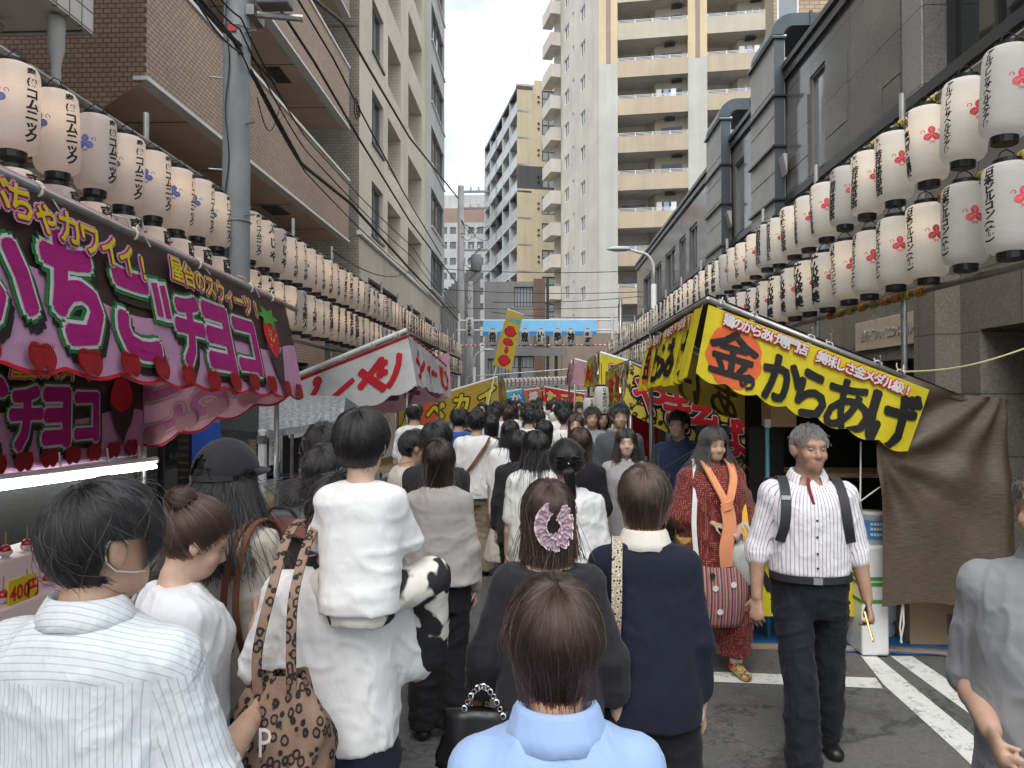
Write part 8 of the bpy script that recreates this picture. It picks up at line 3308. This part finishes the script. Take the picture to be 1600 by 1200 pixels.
for i in range(16):
 a = 2 * math.pi * i / 16
 c = jw['wr'] - jw['f'] * .02 + (e1 * math.cos(a) + e2 * math.sin(a)) * .031
 link('bead', MB().lathe([(0, -.006), (.0045, -.004), (.006, 0), (.0045, .004), (0, .006)], 8, c).mesh('bead', True), 'gold', br)

# woman in the light blue shirt, nearest
I_ = person('woman with a short dark brown bob and light blue collared shirt, nearest at the bottom', px2x(868, 1.28), 1.28, 1.525, 3, 'f', 'skin', seed=29,
   top=dict(mat='c_blue', hem=.8, sleeve=.95, ease=.026, sr=.062, loose=1.0, res=.008, amp=.007), bottom=dict(mat='c_navy'),
   hair=H_(BOB, mat='hair_warm', zend=-.118, n=15000, curl=-.62, vol=.012, r=.0007, zj=.014, lift=.008, jit=.06, messy=.5, fly=.008), head=(4, -6), res=.008,
   collar=dict(mat='c_blue', open=.2, drop=.012))
# woman in the black tunic with a white collar
J_ = person('brown-haired woman in a long black tunic with a cream collar right of the pink clip', px2x(1006, 2.55), 2.55, 1.60, -4, 'f', 'skin_fair', seed=31,
   top=dict(mat='c_navy', hem=.80, sleeve=.9, ease=.024, sr=.056, loose=1.02, flare=.05, amp=.005, name='tunic'), bottom=dict(mat='c_black', w=1.2, cuff=.10, knee=.10),
   hair=H_(BOB, mat='hair_brown', zend=-.098, n=6500, curl=-.55, vol=.012, r=.0010, zj=.014), head=(-8, -2), res=.009, collar=dict(mat='c_cream', open=.2, drop=.012))
g = thing('embroidered_strap', 'patterned cream and black bag strap on the black tunic', 'bag strap', J_['root'].location, None, J_['root'].rotation_euler.z)
pp = [(-.105, -.12, 1.02), (-.10, -.150, 1.15), (-.098, -.137, 1.26), (-.095, -.085, 1.345), (-.095, .03, 1.35), (-.1, .12, 1.2)]
strap(g, pp, .034, .006, 'strap_pattern', 'webbing', (1, 0, 0))
link('bag_body', MB().box(-.27, -.19, -.1, .1, .72, .95).mesh('bag_body'), 'strap_black', g)

# walking man in the purple-striped shirt
K_ = person('grey-haired man in a purple-striped white shirt and black trousers walking towards the camera', px2x(1262, 3.78), 3.78, 1.695, 176, 'm', 'skin_tan', seed=37, wide=1.06, face=True,
   top=dict(mat='c_purple_stripe', hem=.962, sleeve=.60, ease=.026, sr=.053, cuff=.053, loose=1.0, roll=True, amp=.006, fold='d', wrap='front', necktop=1.43, res=.009),
   bottom=dict(mat='c_trouser', knee=.082, cuff=.085, amp=.012, res=.011), hair=H_(HB, mat='hair_grey', L=.026, n=5000, lift=.006, vol=-.001, hairline=.016, nape=.02, r=.0010), head=(10, 0), res=.008,
   collar=dict(mat='c_purple_stripe', open=.55), legs={1: (.075, .20, 0), -1: (-.13, -.16, 0)}, shoes='shoe_black', bodyshape=1.12,
   arms={1: dict(u=(.26, -.04, -1), f=(.06, .22, -1), n=(-.5, -.8, 0), curl=.35), -1: dict(u=(.24, -.05, -1), f=(.12, .24, -1), n=(-.8, -.3, 0), curl=.7)})
kr = K_['root']
strap(kr, [(-.196, .02, .952), (-.175, .093, .951), (-.10, .136, .949), (0, .148, .947), (.10, .136, .949), (.175, .093, .951), (.196, .02, .952)], .034, .006, 'strap_black', 'belt', (0, 0, 1))
link('belt_buckle', MB().box(-.022, .022, .150, .157, .931, .963).mesh('belt_buckle'), 'chrome', kr)
# placket with lining and buttons
strap(kr, [(.020, .066, 1.438), (.026, .104, 1.395), (.018, .128, 1.34), (.004, .141, 1.29)], .015, .005, 'c_burgundy', 'placket_lining', (1, 0, 0))
for i, z in enumerate((1.24, 1.16, 1.08, 1.01)):
 a = [(0.002 + .006 * math.cos(q), .152 + (.004 if z < 1.1 else 0), z + .006 * math.sin(q)) for q in np.linspace(0, 6.28, 9)[:-1]]
 link('button', MB().add([(x, y + .002, zz) for x, y, zz in a], [tuple(range(8))]).mesh('button'), 'ink', kr)
link('undershirt', MB().add([(.0, .075, 1.43), (.03, .088, 1.40), (.016, .118, 1.345), (-.012, .118, 1.345), (-.03, .088, 1.40)], [(0, 1, 2, 3, 4)]).mesh('undershirt'), 'c_white', kr)
bp = thing('backpack', 'dark backpack worn by the purple-striped shirt man, only its straps in front', 'backpack', kr.location, None, kr.rotation_euler.z)
for q in (-1, 1):
 strap(bp, [(q * .115, -.15, 1.32), (q * .122, -.10, 1.405), (q * .128, -.02, 1.432), (q * .132, .06, 1.40), (q * .138, .118, 1.32), (q * .148, .132, 1.22), (q * .168, .11, 1.13)], .046, .012, 'strap_black', 'shoulder_strap', (1, 0, 0))
link('pack', MB().box(-.15, .15, -.3, -.15, .98, 1.40).mesh('pack'), 'strap_black', bp)
strap(bp, [(.118, .115, 1.345), (.16, .115, 1.345)], .018, .018, 'gas_grey', 'strap_clip', (0, 0, 1))
lac = [c for c in kr.children if c.name.startswith('shoe')]
jk = K_['J'][1]
for k in range(4):
 a = jk['an']
 y0 = a[1] + .045 + k * .02; z0 = a[2] - .005 - k * .012
 link('shoe_lace', MB().tube([(a[0] - .024, y0, z0 - .006), (a[0], y0 + .008, z0 + .006), (a[0] + .026, y0 + .004, z0 - .006)], .0026, 5).mesh('shoe_lace'), 'c_white', kr)
# phone held at his side
jh = K_['J'][-1]
ph = thing('mobile_phone', 'gold-edged dark phone in the hand of the purple-striped shirt man', 'phone', kr.location, None, kr.rotation_euler.z)
c = jh['wr'] + jh['hd'] * .12 + jh['n'] * .022 + np.array((0, .015, 0))
M = np.array([jh['hd'] * .9 + np.array((0, .25, 0)), np.cross(jh['n'], jh['hd']), jh['n']])
M /= np.linalg.norm(M, axis=1)[:, None]

def slab(c, M, l, w, t, r=.01):
 pts = []
 for (sx, sy) in ((1, 1), (-1, 1), (-1, -1), (1, -1)):
  for k in range(4):
   a0 = {(1, 1): 0, (-1, 1): 90, (-1, -1): 180, (1, -1): 270}[(sx, sy)]
   a = rad(a0 + 30 * k)
   pts.append((sx * (l / 2 - r) + r * math.cos(a), sy * (w / 2 - r) + r * math.sin(a)))
 n = len(pts)
 vs = [tuple(c + M[0] * p[0] + M[1] * p[1] + M[2] * q) for q in (-t / 2, t / 2) for p in pts]
 fs = [tuple(range(n))[::-1], tuple(range(n, 2 * n))] + [(i, (i + 1) % n, n + (i + 1) % n, n + i) for i in range(n)]
 return MB().add(vs, fs)

link('case', slab(c, M, .15, .072, .007).mesh('case'), 'gold', ph)
link('screen', slab(c + M[2] * .0042, M, .146, .068, .0014).mesh('screen'), 'shoe_black', ph)

# woman in the red patterned poncho
L_ = person('woman in a red patterned tunic and baggy trousers with an orange scarf, facing the camera', px2x(1113, 5.05), 5.05, 1.625, 188, 'f', 'skin', seed=41, wide=1.16, face=True, bodyshape=1.3,
   top=dict(mat='c_red_check', hem=.58, sleeve=.66, ease=.045, sr=.09, cuff=.10, loose=1.12, flare=.05, amp=.016, name='tunic'), bottom=dict(mat='c_red_check', w=1.45, knee=.105, cuff=.062, hem=.14, amp=.018),
   hair=H_(LONG, mat='hair_darkgrey', zend=-.17, L=.4, n=4500, curl=.12, vol=.014, messy=1.1, bang=.05, part=.3, r=.0012, fly=0), head=(4, -4), res=.009, shoes='clog',
   legs={1: (.14, -.32, 0), -1: (-.12, .13, 0)},
   arms={1: dict(u=(.22, .10, -1), f=(-.62, .72, -.10), h=(-.8, .45, -.25), n=(-.2, -.4, -1), curl=.5), -1: dict(u=(.22, .08, -1), f=(-.45, .75, -.22), h=(-.6, .6, -.4), n=(-.2, -.4, -1), curl=.6)})
lr = L_['root']
for sd in (1, -1):
 a = L_['J'][sd]['an']
 link('sock', MB().lathe([(.040, -.03), (.041, .0), (.039, .05)], 14, tuple(a)).mesh('sock', True), 'c_white_blouse', lr)
 link('clog_strap', MB().lathe([(.046, -.036), (.050, -.02), (.047, -.004)], 16, tuple(a)).mesh('clog_strap', True), 'ban_red', lr)
scf = thing('scarf', 'knotted orange scarf on the red patterned tunic', 'scarf', lr.location, None, lr.rotation_euler.z)
for q in (-1, 1):
 strap(scf, [(q * .05, -.05, 1.405), (q * .085, .05, 1.41), (q * .075, .17, 1.32), (q * .03, .235, 1.2), (q * .0, .24, 1.13)], .05, .014, 'c_orange', 'scarf_band', (1, 0, .4))
strap(scf, [(-.03, .24, 1.15), (.0, .25, 1.135), (.03, .24, 1.12)], .05, .03, 'c_orange', 'knot', (0, 0, 1))
strap(scf, [(.0, .245, 1.13), (-.015, .25, 1.0), (.01, .25, .86), (.0, .24, .74)], .088, .012, 'c_orange', 'scarf_end', (1, 0, 0))
tb = thing('striped_shoulder_bag', 'pink and brown striped cloth bag with badges worn by the woman in red', 'bag', lr.location, None, lr.rotation_euler.z)
n = 26
vs, fs = [], []
for j in range(13):
 t_ = j / 12
 w = (.19 - .06 * (1 - t_) ** 2.2) * (1.0); d = .055 + .03 * math.sin(math.pi * t_)
 for k in range(n):
  a = 2 * math.pi * k / n
  vs.append((-.0 + .03 + w * math.copysign(abs(math.cos(a)) ** .75, math.cos(a)), .215 + d * math.sin(a), .36 + .40 * t_ + .018 * math.cos(2 * a) * t_))
fs = [(j * n + k, j * n + (k + 1) % n, (j + 1) * n + (k + 1) % n, (j + 1) * n + k) for j in range(12) for k in range(n)] + [tuple(range(n))[::-1]]
link('bag_body', MB().add(vs, fs).mesh('bag_body', True), 'bag_stripe', tb)
strap(tb, [(-.12, .25, .74), (-.145, .20, .98), (-.14, .12, 1.22), (-.115, -.02, 1.41), (-.1, -.12, 1.36)], .04, .006, 'strap_yellow', 'strap', (1, 0, 0))
strap(tb, [(.19, .22, .74), (.20, .19, 1.0), (.165, .12, 1.24), (.12, -.02, 1.41), (.1, -.12, 1.36)], .032, .006, 'c_white_blouse', 'strap', (1, 0, 0))
for i, (x, z, mt) in enumerate(((.10, .62, 'pvc_white'), (-.02, .64, 'pvc_white'), (.07, .47, 'organza_edge'), (.12, .70, 'strap_black'))):
 link('badge', MB().add([(x + .02 * math.cos(a), .302, z + .02 * math.sin(a)) for a in np.linspace(0, 6.28, 14)[:-1]], [tuple(range(13))]).mesh('badge'), mt, tb)
sl_ = thing('patchwork_bag', 'multicoloured cloth bag at the hip of the woman in red', 'bag', lr.location, None, lr.rotation_euler.z)
vs = [(x + (.02 * math.sin(z * 30)), y, z) for (x, y, z) in [(.20 + .09 * math.cos(a), .10 + .07 * math.sin(a), .72 + .2 * t_) for t_ in (0, .25, .5, .75, 1) for a in np.linspace(0, 6.28, 17)[:-1]]]
fs = [(j * 16 + k, j * 16 + (k + 1) % 16, (j + 1) * 16 + (k + 1) % 16, (j + 1) * 16 + k) for j in range(4) for k in range(16)] + [tuple(range(16))]
link('bag_body', MB().add(vs, fs).mesh('bag_body', True), 'patchwork', sl_)
pb = thing('plastic_bag', 'white plastic carrier bag hanging from the wrist of the woman in red', 'bag', lr.location, None, lr.rotation_euler.z)
w0 = L_['J'][-1]['wr']
vs, fs = [], []
n = 22
cx, cy = w0[0] - .03, w0[1] + .02
for j in range(11):
 t_ = j / 10
 r_ = .115 * math.sin(math.pi * (.18 + .62 * (1 - t_) ** .8)) if t_ < 1 else .03
 for k in range(n):
  a = 2 * math.pi * k / n
  wob = 1 + .09 * math.sin(5 * a + j * .8) + .05 * math.sin(9 * a - j)
  vs.append((cx + r_ * math.cos(a) * wob, cy + r_ * .62 * math.sin(a) * wob, w0[2] - .36 + .28 * t_))
fs = [(j * n + k, j * n + (k + 1) % n, (j + 1) * n + (k + 1) % n, (j + 1) * n + k) for j in range(10) for k in range(n)] + [tuple(range(n))[::-1]]
link('bag_body', MB().add(vs, fs).mesh('bag_body', True), 'carrier', pb)
for q in (-1, 1):
 strap(pb, [(cx + q * .04, cy, w0[2] - .12), (cx + q * .03, cy, w0[2] - .02), (cx + q * .005, cy - .02, w0[2] + .035)], .02, .004, 'carrier', 'handle', (1, 0, 0))

# man at the right edge in a grey shirt
Z_ = person('balding man in a grey shirt with rolled sleeves, cut off by the right edge', px2x(1648, 1.95), 1.95, 1.675, 140, 'm', 'skin', seed=43, wide=.98, face=True,
   top=dict(mat='c_grey', hem=.76, sleeve=.52, ease=.028, sr=.066, cuff=.064, loose=1.05, roll=True, amp=.008, fold='d', res=.009), bottom=dict(mat='c_darkgrey'),
   hair=H_(HB, mat='hair_black', L=.03, n=2500, bald=.45, lift=.004, vol=.003, hairline=.02), head=(-10, 0), res=.009, collar=dict(mat='c_grey', open=.4),
   arms={1: dict(u=(.16, -.12, -1), f=(-.35, .9, -.18)), -1: dict(u=(.2, 0, -1), f=(-.3, .9, -.2))})

# ---------------------------------------------------------------- middle distance
MID = [
 # label, px, Y, H, yaw, sex, top, bottom, hair, kwargs
 ('woman with a black bow and ponytail in a white blouse', 884, 3.95, 1.60, 4, 'f', dict(mat='c_white_blouse', hem=.78, sleeve=.6, ease=.05, sr=.085, loose=1.08, flare=.1, amp=.016), dict(mat='c_black'),
  H_(BOB, style='up', mat='hair_black', zend=-9, L=.2, gather=(0, -.115, .0), n=3000, vol=.004, r=.0013, tail=dict(path=[(0, -.115, .0), (0, -.15, -.03), (.012, -.145, -.12), (.03, -.12, -.23), (.035, -.11, -.30)], r0=.03, r1=.016, n=800)), {}),
 ('woman with long black hair and a pale top left of the ponytail', 838, 4.9, 1.605, 10, 'f', dict(mat='c_white_blouse', hem=.75, sleeve=.5, ease=.04, loose=1.05), dict(mat='c_beige', w=1.2), H_(LONG, n=2500, r=.0016), {}),
 ('woman with a dark curly bob and black top right of the ponytail', 906, 5.5, 1.60, 0, 'f', dict(mat='c_black', hem=.8, sleeve=.6), dict(mat='c_black'), H_(BOB, mat='hair_warm', n=2500, r=.0016, zend=-.15), {}),
 ('woman in a white lace top with long black hair in the middle of the crowd', 797, 7.0, 1.60, 0, 'f', dict(mat='c_white', hem=.7, sleeve=.5, ease=.045, loose=1.08), dict(mat='c_beige', kind='skirt', hem=.3), H_(LONG, n=1600, r=.002), {}),
 ('woman all in black with a black bob beside the white lace top', 812, 5.8, 1.56, -5, 'f', dict(mat='c_black2', hem=.75, sleeve=.9, ease=.03), dict(mat='c_black', w=1.1), H_(BOB, mat='hair_black', n=2000, r=.0018), {}),
 ('short-haired man in black behind the grey jacket', 682, 4.75, 1.66, -14, 'm', dict(mat='c_black2', hem=.82, sleeve=.55), dict(mat='c_black'), H_(HB, n=3500, r=.0014, vol=.013, L=.07), {}),
 ('balding man in grey beneath the white flatbread banner', 648, 9.0, 1.74, 0, 'm', dict(mat='c_white', hem=.8, sleeve=.5), dict(mat='c_darkgrey'), H_(HB, n=1200, r=.002, bald=.75, L=.03), {}),
 ('man in a royal blue shirt behind the loose white shirt', 716, 8.9, 1.66, 20, 'm', dict(mat='c_royal', hem=.8, sleeve=.5), dict(mat='c_darkgrey'), H_(HB, n=1200, r=.002), {}),
 ('dark-haired person with a grey and red backpack left of the child', 508, 3.15, 1.62, -8, 'm', dict(mat='c_darkgrey', hem=.8, sleeve=.5), dict(mat='c_black'), H_(BOB, mat='hair_black', n=4500, zend=-.10, messy=3, r=.0012, vol=.014), {}),
 ('person with black hair just behind the backpack wearer', 505, 3.9, 1.68, 8, 'm', dict(mat='c_black2', hem=.8, sleeve=.5), dict(mat='c_black'), H_(HB, n=3500, r=.0014, vol=.012), {}),
 ('woman in a grey top with a white collar walking towards the camera', 978, 5.9, 1.575, 178, 'f', dict(mat='c_greytop', hem=.75, sleeve=.85, ease=.04, loose=1.05), dict(mat='c_black', w=1.2), H_(LONG, mat='hair_dark', n=2200, r=.0016, zend=-.20, bang=.04, part=.5), dict(face=True, collar=dict(mat='c_white', open=.15))),
 ('tall man in a dark grey tee facing the camera behind the grey-topped woman', 968, 7.4, 1.755, 184, 'm', dict(mat='c_darkgrey', hem=.8, sleeve=.5), dict(mat='c_black'), H_(HB, n=1500, r=.0018, bang=.05), dict(face=True)),
 ('man in a navy polo with dark hair below the leopard-print banner', 1060, 6.8, 1.69, 150, 'm', dict(mat='c_navy_polo', hem=.8, sleeve=.5), dict(mat='c_black'), H_(HB, n=1500, r=.0018, bang=.05), dict(face=True, collar=dict(mat='c_navy_polo', open=.4))),
 ('person in a striped cream shirt looking at a phone behind the child', 640, 5.1, 1.60, -62, 'm', dict(mat='c_cream_stripe', hem=.8, sleeve=.6, ease=.04), dict(mat='c_khaki'), H_(HB, n=2500, r=.0015),
  dict(face=True, head=(0, -18), arms={1: dict(u=(.2, .35, -1), f=(-.25, .9, .25)), -1: dict(u=(.2, .4, -1), f=(-.3, .9, .35), h=(-.2, .5, .8), n=(0, -1, .3), curl=.6)})),
 ('black-haired woman behind the loose white shirt', 768, 8.6, 1.60, 0, 'f', dict(mat='c_black2', hem=.8, sleeve=.6), dict(mat='c_black'), H_(BOB, mat='hair_black', n=1400, r=.0022), {}),
 ('man in a grey shirt facing the camera left of the long potato lantern', 925, 8.6, 1.70, 178, 'm', dict(mat='c_grey', hem=.8, sleeve=.5), dict(mat='c_black'), H_(HB, n=1200, r=.002, bang=.05), dict(face=True)),
 ('woman in dark grey with brown hair beside the grey-shirted man', 900, 8.0, 1.63, 172, 'f', dict(mat='c_darkgrey', hem=.8, sleeve=.5), dict(mat='c_black'), H_(BOB, mat='hair_warm', n=1300, r=.0022, bang=.04, part=.5), dict(face=True)),
 ('woman with black hair tied low in the middle of the street', 850, 7.2, 1.60, 0, 'f', dict(mat='c_darkgrey', hem=.8, sleeve=.5), dict(mat='c_black'), H_(BOB, mat='hair_black', n=1500, r=.002), {}),
]
MIDP = []
for i, (lab, px, Y, Hh_, yaw, sex, top, bot, hr, kw) in enumerate(MID):
 top = dict(top); top.setdefault('ease', .03)
 MIDP.append(person(lab, px2x(px, Y), Y, Hh_, yaw, sex, 'skin_fair' if sex == 'f' else 'skin', top=top, bottom=bot, hair=hr, seed=50 + i, res=.010 if Y < 4.5 else .013 if Y < 7 else .017, **kw))

# bow of the ponytail
bw = thing('hair_bow', 'black satin bow holding the ponytail', 'bow', MIDP[0]['root'].location, None, MIDP[0]['root'].rotation_euler.z)
hl = MIDP[0]['hl']
for q in (-1, 1):
 for k in range(2):
  pts = [hl((0, -.135, .01)), hl((q * .035, -.15, .035 - k * .04)), hl((q * .062, -.145, .022 - k * .03)), hl((q * .035, -.155, .005 - k * .012)), hl((0, -.14, .005))]
  strap(bw, pts, .03, .006, 'satin', 'loop', (0, -.4, 1))
link('jewel', MB().lathe([(0, -.007), (.007, 0), (0, .007)], 8, tuple(hl((.0, -.16, .008)))).mesh('jewel'), 'chrome', bw)
# phone of the person in the striped cream shirt
u = MIDP[13]
jh = u['J'][-1]
ph2 = thing('mobile_phone', 'phone with a lit pale screen held up behind the child', 'phone', u['root'].location, None, u['root'].rotation_euler.z)
c = jh['wr'] + jh['hd'] * .085 + np.array((.0, .0, .04))
Rz = np.array(Matrix.Rotation(-u['root'].rotation_euler.z, 3, 'Z'))
M = np.array([np.array((0, 0, 1.0)), Rz @ np.array((.95, -.1, .0)), Rz @ np.array((.1, -1, .25))])
M /= np.linalg.norm(M, axis=1)[:, None]
link('case', slab(c, M, .15, .075, .008).mesh('case'), 'shoe_black', ph2)
link('screen', slab(c + M[2] * .0048, M, .14, .068, .0014).mesh('screen'), 'phone_screen', ph2)
# backpack left of the child
Y1 = 2.92
bk = thing('backpack', 'grey and dull red hiking backpack left of the child', 'backpack', (px2x(452, Y1), Y1, 1.0))
n = 24
vs, fs = [], []
for j in range(15):
 t_ = j / 14
 w = .19 * (1 - .12 * t_) * (1 - max(0, t_ - .8) ** 2 * 9); d = .11 * (1 - .2 * t_) * (1 - max(0, t_ - .8) ** 2 * 9)
 for k in range(n):
  a = 2 * math.pi * k / n
  vs.append((w * math.copysign(abs(math.cos(a)) ** .6, math.cos(a)), d * math.copysign(abs(math.sin(a)) ** .6, math.sin(a)), -.12 + .50 * t_))
fs = [(j * n + k, j * n + (k + 1) % n, (j + 1) * n + (k + 1) % n, (j + 1) * n + k) for j in range(14) for k in range(n)] + [tuple(range(n))[::-1], tuple(range(14 * n, 15 * n))]
link('pack', MB().add(vs, fs).mesh('pack', True), 'pack_grey', bk)
strap(bk, [(-.17, -.06, .30), (-.08, -.115, .34), (.06, -.115, .34), (.17, -.06, .30)], .07, .02, 'pack_red', 'top_panel', (0, .3, 1))
strap(bk, [(-.12, -.10, .36), (-.1, -.125, .2), (-.13, -.125, .02)], .035, .01, 'strap_black', 'side_strap', (1, 0, 0))
strap(bk, [(.12, -.10, .36), (.1, -.125, .2), (.13, -.125, .02)], .035, .01, 'strap_black', 'side_strap', (1, 0, 0))
strap(bk, [(-.06, -.08, .37), (-.03, -.1, .41), (.03, -.1, .41), (.06, -.08, .37)], .022, .008, 'strap_black', 'grab_handle', (0, 1, 0))
strap(bk, [(-.08, -.135, .325), (.0, -.145, .33)], .025, .006, 'pvc_white', 'name_tag', (0, 0, 1))

# ---------------------------------------------------------------- the far crowd: a few builds, many copies
protos = []
PV = [('m', 0, 'c_white', 'c_black', H_(HB, n=350, r=.004)), ('f', 0, 'c_black2', 'c_black', H_(BOB, mat='hair_black', n=350, r=.004)), ('m', 0, 'c_white_cool', 'c_khaki', H_(HB, n=350, r=.004)), ('f', 0, 'c_white_blouse', 'c_navy', H_(LONG, n=350, r=.004)),
  ('m', 180, 'c_black2', 'c_black', H_(HB, n=350, r=.004, bang=.05)), ('f', 180, 'c_greytop', 'c_black', H_(BOB, mat='hair_dark', n=350, r=.004, bang=.04, part=.5)), ('m', 180, 'c_white', 'c_navy', H_(HB, n=350, r=.004, bang=.05)), ('f', 0, 'c_beige', 'c_black', H_(BOB, mat='hair_warm', n=350, r=.004))]
rr = random.Random(12)
spots = []
for Yr in (9.6, 10.3, 11.0, 11.8, 12.6, 13.5, 14.5, 15.6, 17.0, 18.5, 20.5, 23.0, 26.0):
 k = 0
 for px in range(690, 985, 8):
  X = px2x(px, Yr)
  if -1.05 < X < 1.0 - .02 * Yr * 0 and abs(X - (-.95 + .46 * k + .1 * math.sin(Yr * 3))) < 0.07:
   spots.append((X, Yr + rr.uniform(-.25, .25))); k += 1
  elif X > -.95 + .46 * k + .1 * math.sin(Yr * 3) + .07:
   k += 1
words = ['white shirt', 'black top', 'pale tee', 'pale blouse', 'black tee facing the camera', 'grey top facing the camera', 'white shirt facing the camera', 'beige top']
cnt = {}
for i, (X, Y) in enumerate(spots):
 v = rr.randrange(4) if rr.random() < .62 else rr.randrange(4, 8)
 if X > .35 and rr.random() < .6: v = rr.choice((4, 5, 6))
 Hq = rr.uniform(1.56, 1.76)
 cnt[v] = cnt.get(v, 0) + 1
 lab = f'distant festival-goer in a {words[v]}, ' + (f'{ORD[cnt[v] - 1]} nearest of that kind' if cnt[v] <= 30 else 'far down the street')
 if v not in [p[0] for p in protos]:
  sx, yw, tm, bm_, hr = PV[v]
  P = person(lab, X, Y, 1.66, yw + rr.uniform(-12, 12), sx, 'skin_fair', top=dict(mat=tm, sleeve=.5, ease=.03), bottom=dict(mat=bm_, res=.02), hair=hr, seed=90 + v, res=.019, hands=False, group='distant festival crowd', face=yw > 0)
  protos.append((v, P['root']))
 else:
  src = [p[1] for p in protos if p[0] == v][0]
  c = src.copy(); COL.objects.link(c)
  c.location = (X, Y, 0)
  c.rotation_euler = (0, 0, rad(PV[v][1] + rr.uniform(-14, 14)))
  c.scale = (1, 1, Hq / 1.66)
  c['label'] = lab
  for ch in list(src.children):
   d = ch.copy(); COL.objects.link(d); d.parent = c
